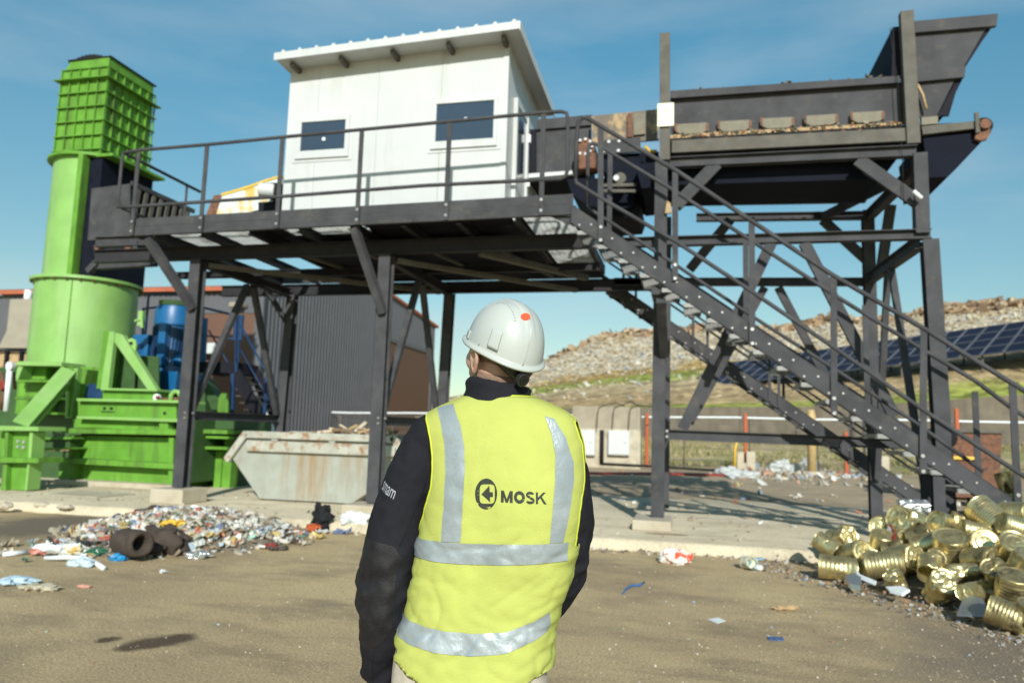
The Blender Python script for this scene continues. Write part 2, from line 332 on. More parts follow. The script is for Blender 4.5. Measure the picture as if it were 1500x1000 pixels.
T45 = [(-60, 0.15), (-24, .6), (-9.3, 2.93), (9, 3.4), (17.4, 4.2), (60, 5.2)]
def hillz(x, y):
    a, b, c_, d = interp(x, T45), interp(x, T52), interp(x*80/80, MID), interp(x, RIDGE)
    z = interp(y, [(45, a), (54, b), (80, c_), (112, d), (130, d*.98), (230, d*.3), (300, 0)])
    v = Vector((x*.11, y*.11, 0)); amp = .55 if y > 78 else .16
    z += amp*(noise.fractal(v, 1, 2, 5) if False else noise.noise(v)+.6*noise.noise(v*2.7)+.45*noise.noise(v*7.1)+.3*noise.noise(v*17))*min(1, max(0, (y-46)/6))
    return z
hb = MB(); ys = [45.2+i*.9 for i in range(90)]+[130, 150, 180, 230, 300]; xg = [-120+i*1.0 for i in range(320)]
V = [[hb.b.verts.new((x, y, hillz(x, y))) for x in xg] for y in ys]
for i in range(len(ys)-1):
    for j in range(len(xg)-1): hb.b.faces.new((V[i][j], V[i][j+1], V[i+1][j+1], V[i+1][j]))
def hill_mat():
    mt = bpy.data.materials.new('landfill_slope'); mt.use_nodes = True; n = mt.node_tree; L = n.links; p = n.nodes['Principled BSDF']; p.inputs['Roughness'].default_value = .95; p.inputs['Specular IOR Level'].default_value = .1
    t = n.nodes.new('ShaderNodeTexCoord'); sep = n.nodes.new('ShaderNodeSeparateXYZ'); L.new(t.outputs['Object'], sep.inputs[0])
    def N(s, d=6, ro=.6):
        a = n.nodes.new('ShaderNodeTexNoise'); a.inputs['Scale'].default_value = s; a.inputs['Detail'].default_value = d; a.inputs['Roughness'].default_value = ro; L.new(t.outputs['Object'], a.inputs['Vector']); return a.outputs[0]
    def mth(op, a, b):
        q = n.nodes.new('ShaderNodeMath'); q.operation = op
        for i, v in enumerate((a, b)):
            if isinstance(v, (int, float)): q.inputs[i].default_value = v
            else: L.new(v, q.inputs[i])
        return q.outputs[0]
    yy = mth('ADD', sep.outputs[1], mth('MULTIPLY', mth('SUBTRACT', N(.16), .5), 9))
    mr = n.nodes.new('ShaderNodeMapRange'); mr.inputs[1].default_value = 45; mr.inputs[2].default_value = 125; L.new(yy, mr.inputs[0])
    rp = n.nodes.new('ShaderNodeValToRGB'); e = rp.color_ramp.elements
    cols = [(0, (.30, .34, .07)), (.03, (.36, .37, .09)), (.055, (.48, .36, .19)), (.12, (.44, .32, .17)), (.20, (.48, .36, .20)), (.27, (.50, .40, .24)), (.31, (.28, .33, .07)), (.37, (.29, .32, .08)), (.40, (.36, .25, .09)), (.455, (.40, .29, .12)), (.48, (.50, .44, .32)), (.70, (.52, .45, .33)), (.79, (.46, .36, .21)), (.9, (.30, .20, .11))]
    while len(e) < len(cols): e.new(.5)
    for i, (a, c0) in enumerate(cols): e[i].position = a; e[i].color = (*c0, 1)
    L.new(mr.outputs[0], rp.inputs[0])
    vo = n.nodes.new('ShaderNodeTexVoronoi'); vo.inputs['Scale'].default_value = 1.6; L.new(t.outputs['Object'], vo.inputs['Vector'])
    sep2 = n.nodes.new('ShaderNodeSeparateColor'); L.new(vo.outputs['Color'], sep2.inputs[0])
    m2 = n.nodes.new('ShaderNodeMapRange'); m2.inputs[3].default_value = .55; m2.inputs[4].default_value = 1.4; L.new(sep2.outputs[0], m2.inputs[0])
    cc = n.nodes.new('ShaderNodeCombineColor')
    for i in range(3): L.new(m2.outputs[0], cc.inputs[i])
    q = n.nodes.new('ShaderNodeMix'); q.data_type = 'RGBA'; q.blend_type = 'MULTIPLY'; q.inputs[0].default_value = 1; L.new(rp.outputs[0], q.inputs[6]); L.new(cc.outputs[0], q.inputs[7])
    n3 = n.nodes.new('ShaderNodeMapRange'); n3.inputs[1].default_value = .3; n3.inputs[2].default_value = .7; n3.inputs[3].default_value = .62; n3.inputs[4].default_value = 1.3; L.new(N(.8, 8, .7), n3.inputs[0])
    c3 = n.nodes.new('ShaderNodeCombineColor')
    for i in range(3): L.new(n3.outputs[0], c3.inputs[i])
    q2 = n.nodes.new('ShaderNodeMix'); q2.data_type = 'RGBA'; q2.blend_type = 'MULTIPLY'; q2.inputs[0].default_value = 1; L.new(q.outputs[2], q2.inputs[6]); L.new(c3.outputs[0], q2.inputs[7])
    L.new(q2.outputs[2], p.inputs['Base Color'])
    bp = n.nodes.new('ShaderNodeBump'); bp.inputs['Strength'].default_value = .8; bp.inputs['Distance'].default_value = .3; L.new(N(1.8, 6, .7), bp.inputs['Height']); L.new(bp.outputs[0], p.inputs['Normal'])
    return mt
hb.build('hill', hill_mat(), kind='structure', smooth=True)
def chip(mb, p, s, r_=rnd):
    a = Vector((r_.uniform(-1, 1), r_.uniform(-1, 1), r_.uniform(-.5, .5))).normalized(); b = a.cross(Vector((0, 0, 1))).normalized()*r_.uniform(.4, 1); b.z += r_.uniform(-.3, .3)
    p = Vector(p); h_ = Vector((0, 0, r_.uniform(.3, .9)*s*.6))
    P = [p-a*s*.5-b*s*.4, p+a*s*.5-b*s*.4, p+a*s*.45+b*s*.5, p-a*s*.55+b*s*.4]
    mb.hexa([*P, *[q+h_+Vector((r_.uniform(-.2, .2), r_.uniform(-.2, .2), 0))*s for q in P]])
# rubbish lying on the landfill face
M['rubbish'] = island_mat('mixed_rubbish', [(.46, .41, .31), (.40, .32, .21), (.52, .47, .37), (.32, .24, .14), (.47, .41, .30), (.38, .41, .44), (.42, .32, .2), (.55, .50, .40), (.28, .21, .14), (.50, .44, .33), (.60, .57, .5), (.34, .27, .17)], .9)
rb = MB()
for i in range(11000):
    y = rnd.uniform(78, 111.5); x = rnd.uniform(-34, 62); s = rnd.choice([.12, .18, .22, .3, .42]) * (1.5 if rnd.random() < .04 else 1)
    if y < 82 and rnd.random() < .6: continue
    chip(rb, (x, y, hillz(x, y)), s)
rb.build('landfill_rubbish', [M['rubbish']], kind='stuff', label='grey and white rubbish covering the far landfill slope')
rb = MB()
for i in range(260):
    y = rnd.uniform(56, 78); x = rnd.uniform(-22, 45)
    if rnd.random() < .5: y = rnd.gauss(69, 2.2); x = rnd.uniform(-18, 8)
    chip(rb, (x, y, hillz(x, y)), rnd.choice([.15, .25, .4]))
rb.build('scattered_slope_litter', M['rubbish'], kind='stuff', label='pale litter scattered over the grassy lower slope')
rb = MB()
for i in range(2600):
    y = rnd.uniform(107, 114); x = rnd.uniform(-30, 64)
    if x < 12 and rnd.random() < .6: continue
    chip(rb, (x, y, hillz(x, y)+rnd.random()*.5*(1 if x > 14 else .3)), rnd.choice([.3, .5, .8, 1.1]))
rb.build('ridge_spoil', island_mat('spoil_mix', [(.22, .14, .08), (.30, .2, .12), (.38, .28, .17), (.17, .11, .07), (.34, .22, .12), (.44, .36, .25)], .95), kind='stuff', label='brown lumpy spoil along the crest of the landfill')
# grass strips
def grass(name, spots, mt_, h=(.15, .4), kind='stuff', label=None):
    b = MB()
    for (x, y, z) in spots:
        for k in range(3):
            a = rnd.uniform(0, 6.28); dx, dy = math.cos(a)*.03, math.sin(a)*.03; hh = rnd.uniform(*h); lx, ly = rnd.uniform(-.12, .12), rnd.uniform(-.12, .12)
            ox, oy = rnd.uniform(-.15, .15), rnd.uniform(-.15, .15)
            b.b.faces.new([b.b.verts.new(q) for q in ((x+ox-dx, y+oy-dy, z), (x+ox+dx, y+oy+dy, z), (x+ox+lx, y+oy+ly, z+hh))])
    return b.build(name, mt_, kind=kind, label=label)
M['grass'] = island_mat('mixed_grass', [(.20, .22, .06), (.33, .30, .12), (.42, .35, .17), (.26, .27, .08), (.46, .39, .22), (.38, .31, .15), (.17, .2, .05)], .9)
def bankz(x, y): return .14 + max(0, min(1, (y-35)/9.5))*(.8+.6*(1 if x > 8 else max(0, (x+12)/20))) + .07*noise.noise(Vector((x*.7, y*.7, 0)))
bk = MB(); yb = [34.6+i*.35 for i in range(31)]; xb = [-60+i*.7 for i in range(170)]
V = [[bk.b.verts.new((x, y, bankz(x, y)-(0.2 if y < 34.7 else 0))) for x in xb] for y in yb]
for i in range(len(yb)-1):
    for j in range(len(xb)-1): bk.b.faces.new((V[i][j], V[i][j+1], V[i+1][j+1], V[i+1][j]))
M['bank'] = mat('dry_grass_soil', (.42, .33, .18), .95, 0, .3, 1.2, (.27, .27, .08), (.50, .66), .35, bump=.6, bscale=8)
bk.build('grass_bank', M['bank'], kind='structure', smooth=True)
sp = []
for i in range(5200):
    x, y = rnd.uniform(-12, 22), rnd.uniform(35.2, 44.8)
    if noise.noise(Vector((x*.3, y*.5, 4))) > -.12: sp.append((x, y, bankz(x, y)))
grass('bank_grass', sp, M['grass'], (.1, .34), label='rough green and straw coloured grass behind the mesh fence')
# --- retaining wall
rw = MB(); pts = [(-30, 1.2), (-9.3, 2.93), (9, 3.45), (17.4, 4.25), (45, 5.3)]
for i, ((xa, za), (xb_, zb)) in enumerate(zip(pts, pts[1:])):
    k = max(1, int((xb_-xa)/3))
    for j in range(k):
        a = xa+(xb_-xa)*j/k; b = xa+(xb_-xa)*(j+1)/k; z1 = za+(zb-za)*j/k; z2 = za+(zb-za)*(j+1)/k
        rw.hexa([(a+.012, 44.8, 0), (b-.012, 44.8, 0), (b-.012, 45.25, 0), (a+.012, 45.25, 0), (a+.012, 44.85, z1), (b-.012, 44.85, z2), (b-.012, 45.25, z2), (a+.012, 45.25, z1)])
tag(rw.build('retaining_wall', M['wallc']), 'long low streaked concrete retaining wall at the foot of the landfill slope', 'wall')
# --- mesh fence with white top rail
fn = thing('mesh_fence', 'wire mesh fence with a pale top rail between yard and grass bank', 'fence', (0, 33.6, .14))
def frail(x): return 2.18 + .010*(x+18) + .02*math.sin(x*.9)
rl = MB(); rl.tube([(x, 33.6, frail(x)) for x in [-34+i*1.5 for i in range(34)]], .045, 8); rl.build('top_rail', M['plastic'], fn, smooth=True)
ms = MB(); x = -22
while x < 16.2:
    ms.box(x-.006, x+.006, 33.594, 33.606, .18, frail(x)-.03); x += .085
for k in range(8): ms.bar((-22, 33.61, .25+k*.26), (16.2, 33.61, .25+k*.27), .012, .012)
ms.build('wire_mesh', M['steel2'], fn)
for x in [-22+i*2.73 for i in range(15)]:
    MB().tube([(x, 33.66, .14), (x, 33.66, frail(x)+.02)], .03, 8).build('fence_post', M['steel2'], fn, smooth=True)
for (px, py, lab) in ((443, 601, 'orange marker post behind the grey skip container'), (812, 603, 'orange marker post left of the two electric cabinets, beside the man'), (948, 605, 'orange marker post right of the concrete block with cabinets'), (1092, 605, 'orange marker post standing on the small concrete foot behind the tower'), (1401, 598, 'orange marker post in front of the wall, right of the tower leg'), (1239, 632, 'short orange marker post glimpsed through the lower stairs')):
    p = PY(px, py, 33.35); o = MB().box(p.x-.07, p.x+.07, 33.3, 33.42, .14, p.z).build('marker_post', M['orange'], bevel=.02); tag(recenter(o), lab, 'marker post', 'orange marker posts along the mesh fence')
for px, py, lab in ((1092, 690, 'pale concrete foot block under an orange post at the fence'), (852, 697, 'pale concrete foot block under the fence beside the cabinets'), (1196, 678, 'pale concrete foot block behind the stairs near the rubbish')):
    p = PZ(px, py, .14); b = MB().box(p.x-.36, p.x-.08, 33.0, 33.3, .14, .95).box(p.x+.02, p.x+.38, 33.0, 33.3, .14, .98).box(p.x-.34, p.x+.36, 33.05, 33.29, .14, .5)
    tag(recenter(b.build('concrete_block', M['conc'], bevel=.02)), lab, 'concrete block')
# yellow bent pipe
p = PZ(1073, 688, .14)
o = MB().tube([(p.x, 32.7, .14), (p.x+.03, 32.7, 1.1), (p.x+.12, 32.75, 1.42), (p.x-.3, 32.8, 1.5), (p.x-1.6, 32.9, 1.52)], .06, 8).build('yellow_pipe', M['yellow'], smooth=True); tag(recenter(o), 'bent yellow pipe rising beside the fence foot', 'pipe')
o = MB().tube([PZ(700, 700, .16)+Vector((0, 0, .02)), PZ(850, 694, .16), PZ(960, 694, .16), PZ(1075, 697, .16), PZ(1110, 694, .16)], .07, 8).build('red_hose', M['red'], smooth=True); tag(recenter(o), 'dark red hose lying along the foot of the fence', 'hose')
# --- concrete block with electric cabinets
Yb = 31.6
a = PY(838, 594, Yb); b_ = PY(938, 595, Yb); c = PY(938, 692, Yb)
cb = thing('concrete_block', 'pale weathered concrete block wall carrying two grey cabinets behind the man', 'concrete wall', ((a.x+b_.x)/2, Yb, .14))
MB().box(a.x, b_.x, Yb, Yb+1.1, .14, a.z).build('wall', M['concold'], cb, bevel=.04)
mb = MB().box(a.x-.02, b_.x+.02, Yb-.06, Yb, .14, 1.75); mb.build('lower_backboard', M['conc'], cb)
kb = MB()
for k, (x0, dz) in enumerate(((a.x+1.05, .25), (b_.x-.5, .1), (a.x+1.7, .32))):
    kb.tube([(x0, Yb-.05, 1.6), (x0+.05, Yb-.04, 2.4), (x0+.1, Yb-.03, a.z-.05), (x0+.4, Yb+.05, a.z+.06), (x0+.75, Yb+.2, a.z+dz*.7), (x0+1.15, Yb+.3, a.z+.04)], .022, 6)
kb.tube([(a.x+1.3, Yb-.1, .3), (a.x+1.3, Yb-.1, 1.7)], .09, 8).tube([(a.x+1.3, Yb-.1, .3), (b_.x+.3, Yb-.1, .28), (b_.x+3, Yb+.2, .2)], .05, 8)
kb.build('cables', M['black'], cb, smooth=True)
for (x0, x1, y0, y1, lab) in ((842, 871, 629, 667, 'grey steel electric cabinet, left of the pair on the concrete block'), (891, 922, 630, 667, 'grey steel electric cabinet with a small lock, right of the pair on the concrete block')):
    p, q = PY(x0, y0, Yb-.3), PY(x1, y1, Yb-.3); t = thing('electric_cabinet', lab, 'cabinet', ((p.x+q.x)/2, Yb-.2, q.z), 'electric cabinets on the concrete block')
    MB().box(p.x, q.x, Yb-.3, Yb-.065, q.z, p.z).build('housing', M['cabinet'], t, bevel=.02)
    MB().box(p.x+.04, q.x-.04, Yb-.32, Yb-.302, q.z+.04, p.z-.04).build('door', M['cabinet'], t, bevel=.01)
    MB().box(q.x-.22, q.x-.16, Yb-.345, Yb-.322, (p.z+q.z)/2-.02, (p.z+q.z)/2+.06).build('lock', M['galv'], t)
# white plastic and rubbish heaps near the fence
def heap_z(x, y, cx, cy, rx, ry, h): d = ((x-cx)/rx)**2+((y-cy)/ry)**2; return h*max(0, 1-d)
pb = MB()
for i in range(1000):
    px = rnd.gauss(1195, 62); py = rnd.gauss(690, 8)
    if px < 1050 or px > 1330 or py < 668: continue
    p = PZ(px, py, .14); chip(pb, (p.x, p.y, .14+rnd.random()*.12*max(0, 1-abs(py-688)/14)), rnd.choice([.06, .1, .16, .26]))
M['fencelitter'] = island_mat('fence_litter', [(.50, .51, .50), (.36, .30, .21), (.55, .56, .54), (.28, .22, .15), (.36, .42, .48), (.40, .22, .14), (.5, .47, .38), (.33, .27, .18), (.6, .6, .58), (.38, .33, .24)], .6)
pb.build('fence_rubbish', M['fencelitter'], kind='stuff', label='white and grey rubbish strewn in front of the mesh fence')
def bagm(c, r, seed, name, label, mt_, cat='plastic bag', group=None):
    b = MB(); b.ell((0, 0, r[2]*.6), r, 24, 14)
    for v in b.b.verts:
        f = 1+.35*noise.noise(v.co*(2.2/max(r))+Vector((seed, 0, 0)))+.25*noise.noise(v.co*(6/max(r))+Vector((seed, 3, 0)))+.12*noise.noise(v.co*(15/max(r)))
        v.co = Vector((v.co.x*f, v.co.y*f, max(0, v.co.z*f)))
    o = b.build(name, mt_, smooth=False); o.location = c; tag(o, label, cat, group); return o
for px, py, r, s, lab in ((1150, 692, (.6, .4, .30), 1, 'large white plastic film bundle in front of the fence, left of the pair'), (1185, 690, (.45, .35, .33), 2, 'white plastic film bundle in front of the fence, right of the pair'), (1065, 697, (.5, .35, .2), 3, 'flat grey white plastic bag beside the yellow pipe'), (1088, 700, (.6, .3, .16), 4, 'flattened white plastic bag below the concrete foot')):
    bagm(PZ(px, py, .14), r, s, 'plastic_bag', lab, M['dullfilm'], group='white plastic bundles along the fence')
# --- shed
Yf = 27.0; xr = PY(385, 455, Yf).x; EV = 6.95; RY = 37.0
pk = PX(470, 404, xr); ridge_y = 38.0; ridge_z = 9.35; back = PX(637, 477, xr); backz = back.z
sh = thing('metal_shed', 'dark grey corrugated industrial shed with orange roof edges and brown doors', 'shed', (xr-8, Yf, .1))
xl = xr-26
def corr(mb, p0, p1, zb, ztop, pitch=.22, depth=.035, out=(0, -1)):      # corrugated wall sheet from p0 to p1, ztop(t) the top
    L_ = math.dist(p0, p1); k = int(L_/pitch); d = ((p1[0]-p0[0])/L_, (p1[1]-p0[1])/L_); B = []; T = []
    for i in range(k+1):
        for s_, o_ in ((0, 0), (.38, 0), (.5, depth), (.88, depth)):
            l = min(L_, (i+s_)*pitch); x, y = p0[0]+d[0]*l+out[0]*o_, p0[1]+d[1]*l+out[1]*o_
            B.append(mb.b.verts.new((x, y, zb))); T.append(mb.b.verts.new((x, y, ztop(l/L_))))
    for i in range(len(B)-1):
        if (B[i].co-B[i+1].co).length > 1e-5: mb.b.faces.new((B[i], B[i+1], T[i+1], T[i]))
mb = MB(); corr(mb, (xl, Yf), (xr, Yf), .1, lambda t: EV, .26); mb.build('front_wall', M['clad'], sh)
mb = MB()
def gable(t):
    y = Yf+(back.y-Yf)*t
    return EV+(ridge_z-EV)*(y-Yf)/(ridge_y-Yf) if y < ridge_y else ridge_z+(backz-ridge_z)*(y-ridge_y)/(back.y-ridge_y)
corr(mb, (xr, Yf), (xr, back.y), .1, gable, .30, .035, (1, 0)); mb.build('side_wall', M['clad'], sh)
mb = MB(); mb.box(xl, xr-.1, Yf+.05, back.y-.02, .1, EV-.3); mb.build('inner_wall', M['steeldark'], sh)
mb = MB(); mb.hexa([(xl-.3, Yf-.3, EV), (xr+.15, Yf-.3, EV), (xr+.15, ridge_y, ridge_z), (xl-.3, ridge_y, ridge_z), (xl-.3, Yf-.3, EV+.16), (xr+.15, Yf-.3, EV+.16), (xr+.15, ridge_y, ridge_z+.16), (xl-.3, ridge_y, ridge_z+.16)])
mb.hexa([(xl-.3, ridge_y, ridge_z), (xr+.15, ridge_y, ridge_z), (xr+.15, back.y+.4, backz-.12), (xl-.3, back.y+.4, backz-.12), (xl-.3, ridge_y, ridge_z+.16), (xr+.15, ridge_y, ridge_z+.16), (xr+.15, back.y+.4, backz+.04), (xl-.3, back.y+.4, backz+.04)])
mb.build('roof', M['roof'], sh)
p, q = PX(566, 500, xr), PX(629, 515, xr); d = MB().box(xr+.04, xr+.09, p.y, q.y, .1, (p.z+q.z)/2).build('door', M['door'], sh)
MB().bar((xr+.1, p.y-.12, .1), (xr+.1, p.y-.12, p.z+.1), .12, .12).bar((xr+.1, q.y+.15, .1), (xr+.1, q.y+.15, p.z+.1), .12, .3, (0, 1, 0)).bar((xr+.1, p.y-.2, p.z+.14), (xr+.1, q.y+.3, p.z+.14), .12, .2).build('frame', M['clad'], d)
p, q = PY(316, 459, Yf), PY(376, 459, Yf); d = MB()
zt = (p.z+q.z)/2; d.box(p.x-1.0, q.x, Yf-.09, Yf-.04, .1, zt)
d = d.build('door', M['door'], sh)
MB().box(q.x, q.x+.3, Yf-.12, Yf-.04, .1, zt+.15).box(p.x-1.0, q.x, Yf-.12, Yf-.04, zt, zt+.15).build('frame', M['clad'], d)
MB().box(xr-.18, xr+.12, Yf-.16, Yf-.036, .1, EV).build('corner_trim', M['clad'], sh)
p = PY(346, 446, Yf-.4); MB().box(p.x-.3, p.x+.3, Yf-.5, Yf-.04, p.z-.12, p.z+.1).build('lamp', M['beige'], sh, bevel=.05)
for px, py, hw, lab in ((293, 508, 14, 0), (346, 508, 10, 1)):
    pass
t = MB(); p, q = PY(288, 502, Yf-.5), PY(314, 518, Yf-.5); tag(recenter(t.box(p.x, q.x, Yf-.55, Yf-.1, q.z, p.z).build('electric_box', M['cabinet'], bevel=.03)), 'pale grey electric box on the shed front behind the blue stairs', 'electric box')
# pale column thing (white tank) beside the shed corner
p, q = PY(398, 570, 25), PY(418, 640, 25); t = MB().tube([(p.x+.2, 25, .14), (p.x+.2, 25, 1.9), (p.x+.2, 25, 2.25)], [.42, .42, .15], 16).build('white_tank', M['plastic'], smooth=True); tag(recenter(t), 'small white upright tank beside the corner of the shed', 'tank')
# --- far left buildings
Yh = 21.0
ex = PY(-10, 452, 31); t = thing('dark_building', 'dark building corner with a red roof line at the far left edge', 'building', (ex.x-4, 31, 0))
q = PY(14, 445, 31); MB().box(q.x-12, q.x+1.2, 31, 40, .1, q.z).build('wall', M['clad'], t); MB().box(q.x-12.2, q.x+1.3, 30.8, 40.2, q.z, q.z+.28).build('roof', M['roof'], t)
a, b_, c, d_, e_ = PY(14, 438, Yh), PY(47, 436, Yh), PY(45, 510, Yh), PY(-4, 510, Yh), PY(9, 485, Yh)
t = thing('beige_hopper', 'beige flared steel hopper with a rust patch behind the green machine', 'hopper', (a.x+.5, Yh+1, .1))
MB().prism([a, b_+Vector((2.2, 0, 0)), c+Vector((2.2, 0, 0)), d_, e_], (0, 2.4, 0)).build('hopper_body', M['beige'], t, bevel=.03)
mb = MB(); z0, z1 = .14, d_.z
mb.box(d_.x-1.5, c.x+2.2, Yh+.1, Yh+2.3, z0, z1-.05); mb.build('base_wall', M['wood'], t)
mb = MB()
for k in range(12): mb.box(d_.x-1.5+k*.62, d_.x-1.4+k*.62, Yh-.02, Yh+.095, z0, z1-.05)
for k in range(5): mb.box(d_.x-1.5, c.x+2.2, Yh-.04, Yh-.021, z1-.12-k*.62, z1-.05-k*.62)
mb.build('frame', M['steeldark'], t)
p = PY(42, 425, Yh+1); MB().tube([(p.x, Yh+1, b_.z-.02), (p.x, Yh+1, p.z)], .13, 12).build('vent_pipe', M['plastic'], t, smooth=True)
# --- solar panels on the slope (row running away to the left)
A1, B1 = PY(1500, 513, 50), PY(1062, 563, 63); r_ = (B1-A1).normalized(); hr = Vector((r_.x, r_.y, 0)).normalized(); u_ = (Vector((hr.y, -hr.x, 0))*math.cos(R(27))+Vector((0, 0, math.sin(R(27))))).normalized()
A0 = A1 - r_*6.2
nrm = r_.cross(u_).normalized()
if nrm.y > 0: nrm = -nrm
ORD = ['first', 'second', 'third', 'fourth', 'fifth', 'sixth', 'seventh', 'eighth', 'ninth', 'tenth', 'eleventh', 'twelfth', 'thirteenth']
for k in range(13):
    base = A0 + r_*(k*2.45)
    base.z += 0
    t = thing('solar_table', 'dark tilted solar panel table, number %d from the near right end of the row' % (k+1) if False else 'x', 'solar panels', base+u_*2.8+r_*1.2, 'tilted solar panel tables on the landfill slope')
    t['label'] = 'tilted dark solar panel table on the slope, %s from the right end of the row' % ORD[k]
    W_, L_ = 2.42, 5.6
    mb = MB(); mb.hexa([base-nrm*.05, base+r_*W_-nrm*.05, base+r_*W_+u_*L_-nrm*.05, base+u_*L_-nrm*.05, base, base+r_*W_, base+r_*W_+u_*L_, base+u_*L_]); pn = mb.build('panel', M['solar'], t)
    mb = MB()
    for j in range(3):
        f = base+r_*(W_*j/2)+nrm*.02; mb.bar(f, f+u_*L_, .10, .03, nrm)
    for j in range(5):
        f = base+u_*(L_*j/4)+nrm*.02; mb.bar(f, f+r_*W_, .06, .025, nrm)
    mb.build('frame', M['solarframe'], t)
    for (s_, l_) in ((.5, .3), (.5, 4.6)):
        f = base+r_*(W_*s_)+u_*l_-nrm*.06; gz = hillz(f.x, f.y)-.3
        if gz < f.z: MB().bar(f, (f.x, f.y, gz), .11, .11, (1, 0, 0)).build('leg', M['steel2'], t)
# rusty container behind the stairs at right
p, q = PY(1372, 632, 21.5), PY(1468, 632, 21.5)
t = thing('rusty_container', 'open reddish brown rusty container with yellow marks behind the stairs', 'container', ((p.x+q.x)/2, 22, .14))
def slopebox(mb, x0, x1, y0, y1, z0, z1, k=.18):
    mb.hexa([(x0+k, y0+k, z0), (x1-k, y0+k, z0), (x1-k, y1-k, z0), (x0+k, y1-k, z0), (x0, y0, z1), (x1, y0, z1), (x1, y1, z1), (x0, y1, z1)])
mb = MB(); slopebox(mb, p.x, q.x, 21.5, 23.4, .2, p.z, .1); mb.build('body', M['rust'], t, bevel=.02)
mb = MB()
for k in range(4): mb.box(p.x+.1, q.x-.06, 21.5-.02+.1*(1-k/4), 21.56+.1*(1-k/4), .45+k*.38, .52+k*.38)
mb.build('rib', M['rust'], t)
MB().box(p.x-.03, q.x+.03, 21.44, 23.46, p.z, p.z+.08).build('rim', M['steel2'], t)
MB().box(p.x+.25, p.x+.95, 21.46, 21.5, 1.18, 1.26).build('yellow_mark', M['yellow'], t)
t = MB().tube([PY(1384, 640, 20.6)+Vector((-.1, 0, 0)), PY(1384, 640, 20.6)+Vector((.12, .35, 0))], .29, 20).build('tyre', M['black'], smooth=False, bevel=.05); tag(recenter(t), 'black tyre standing beside the rusty container behind the tower leg', 'tyre')
p = PZ(1182, 680, .14); t = thing('yellow_barrel', 'pale yellow cylindrical bollard seen between the two stairs', 'bollard', (p.x, 32, .14)); q = PY(1188, 600, 32); MB().tube([(q.x, 32, .14), (q.x, 32, q.z-.25), (q.x, 32, q.z)], [.17, .17, .11], 16).build('post', mat('pale_yellow', (.50, .36, .16), .6), t, smooth=True); MB().box(q.x-.4, q.x+.4, 31.6, 32.4, .14, .3).build('base', M['conc'], t)
# ================================================================== STEEL PLATFORM
YF, YP, YR = 10.9, 11.7, 14.85
pf = thing('steel_platform', 'dark grey raised steel platform on H posts carrying the white cabin', 'platform', (-5.5, 13, .3))
ST = M['steel']
fL, fR = PY(190, 345.5, YF), PY(839, 314, YF)
def fz(x): return fL.z + (fR.z-fL.z)*(x-fL.x)/(fR.x-fL.x)
mb = MB()
mb.hexa([(fL.x, YF, fL.z), (fR.x, YF, fR.z), (fR.x, YF+.07, fR.z), (fL.x, YF+.07, fL.z), (fL.x, YF, fL.z+.165), (fR.x, YF, fR.z+.165), (fR.x, YF+.07, fR.z+.165), (fL.x, YF+.07, fL.z+.165)])
mb.build('edge_channel', ST, pf, bevel=.006)
mb = MB(); mb.hexa([(fL.x, YF+.008, fL.z+.17), (fR.x, YF+.008, fR.z+.17), (fR.x, YF+.02, fR.z+.17), (fL.x, YF+.02, fL.z+.17), (fL.x, YF+.008, fL.z+.31), (fR.x, YF+.008, fR.z+.325), (fR.x, YF+.02, fR.z+.325), (fL.x, YF+.02, fL.z+.31)])
mb.build('kick_plate', ST, pf)
MB().box(fR.x-.05, fR.x+.03, YF+.072, 15.2, fR.z-.02, fR.z+.16).build('edge_channel', ST, pf)
MB().box(fL.x, fL.x+.07, YF+.072, 15.2, fL.z, fL.z+.16).build('edge_channel', ST, pf)
MB().box(fL.x, fR.x, 15.2, 15.27, fL.z, fL.z+.18).build('edge_channel', ST, pf)
zb = PY(567, 372, YP).z                      # main beam underside
a, b_ = PY(138, 383, YP), PY(862, 358, YP)
MB().ibeam((a.x, YP, zb+.10), (b_.x, YP, zb+.12), .14, .24).build('main_beam', M['steelshade'], pf)
MB().ibeam((a.x+.6, YR, zb+.02), (b_.x+1.3, YR, zb+.02), .14, .24).build('main_beam', M['steelshade'], pf)
MB().ibeam((a.x+.6, 13.3, zb+.06), (b_.x, 13.3, zb+.06), .1, .14).build('main_beam', M['steelshade'], pf)
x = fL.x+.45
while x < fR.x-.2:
    MB().ibeam((x, YF+.08, fz(x)+.03), (x, 15.2, fz(x)+.03), .09, .15).build('joist', M['steelshade'], pf); x += .93
# deck: grating front walkway and both ends, plate below the cabin
def grating(name, x0, x1, y0, y1, z, parent, pitch=.042, h=.026):
    mb = MB(); y = y0
    while y < y1: mb.box(x0, x1, y-.002, y+.002, z-h, z); y += pitch
    x = x0
    while x <= x1+.01: mb.box(x-.003, x+.003, y0, y1, z-.008, z+.001); x += .11
    return mb.build(name, M['grating'], parent)
zd = lambda x: fz(x)+.145
g1, g2, g3, g4 = PY(394, 335, YF).x, PY(512, 330, YF).x, PY(742, 320, YF).x, PY(350, 337, YF).x
grating('grating', fL.x+.08, g4, YF+.09, 12.6, zd(-9), pf)
grating('grating', g1, g2, YF+.09, 11.75, zd(-7), pf)
grating('grating', g3, fR.x-.06, YF+.09, 15.1, zd(-2.5), pf)
MB().box(g4+.02, g1-.02, YF+.09, 15.1, zd(-8)-.012, zd(-8)).box(g1, g3-.02, 11.78, 15.1, zd(-5)-.012, zd(-5)).box(g2+.02, g3-.02, YF+.09, 11.76, zd(-5)-.012, zd(-5)).build('floor_plate', M['steeldark'], pf)
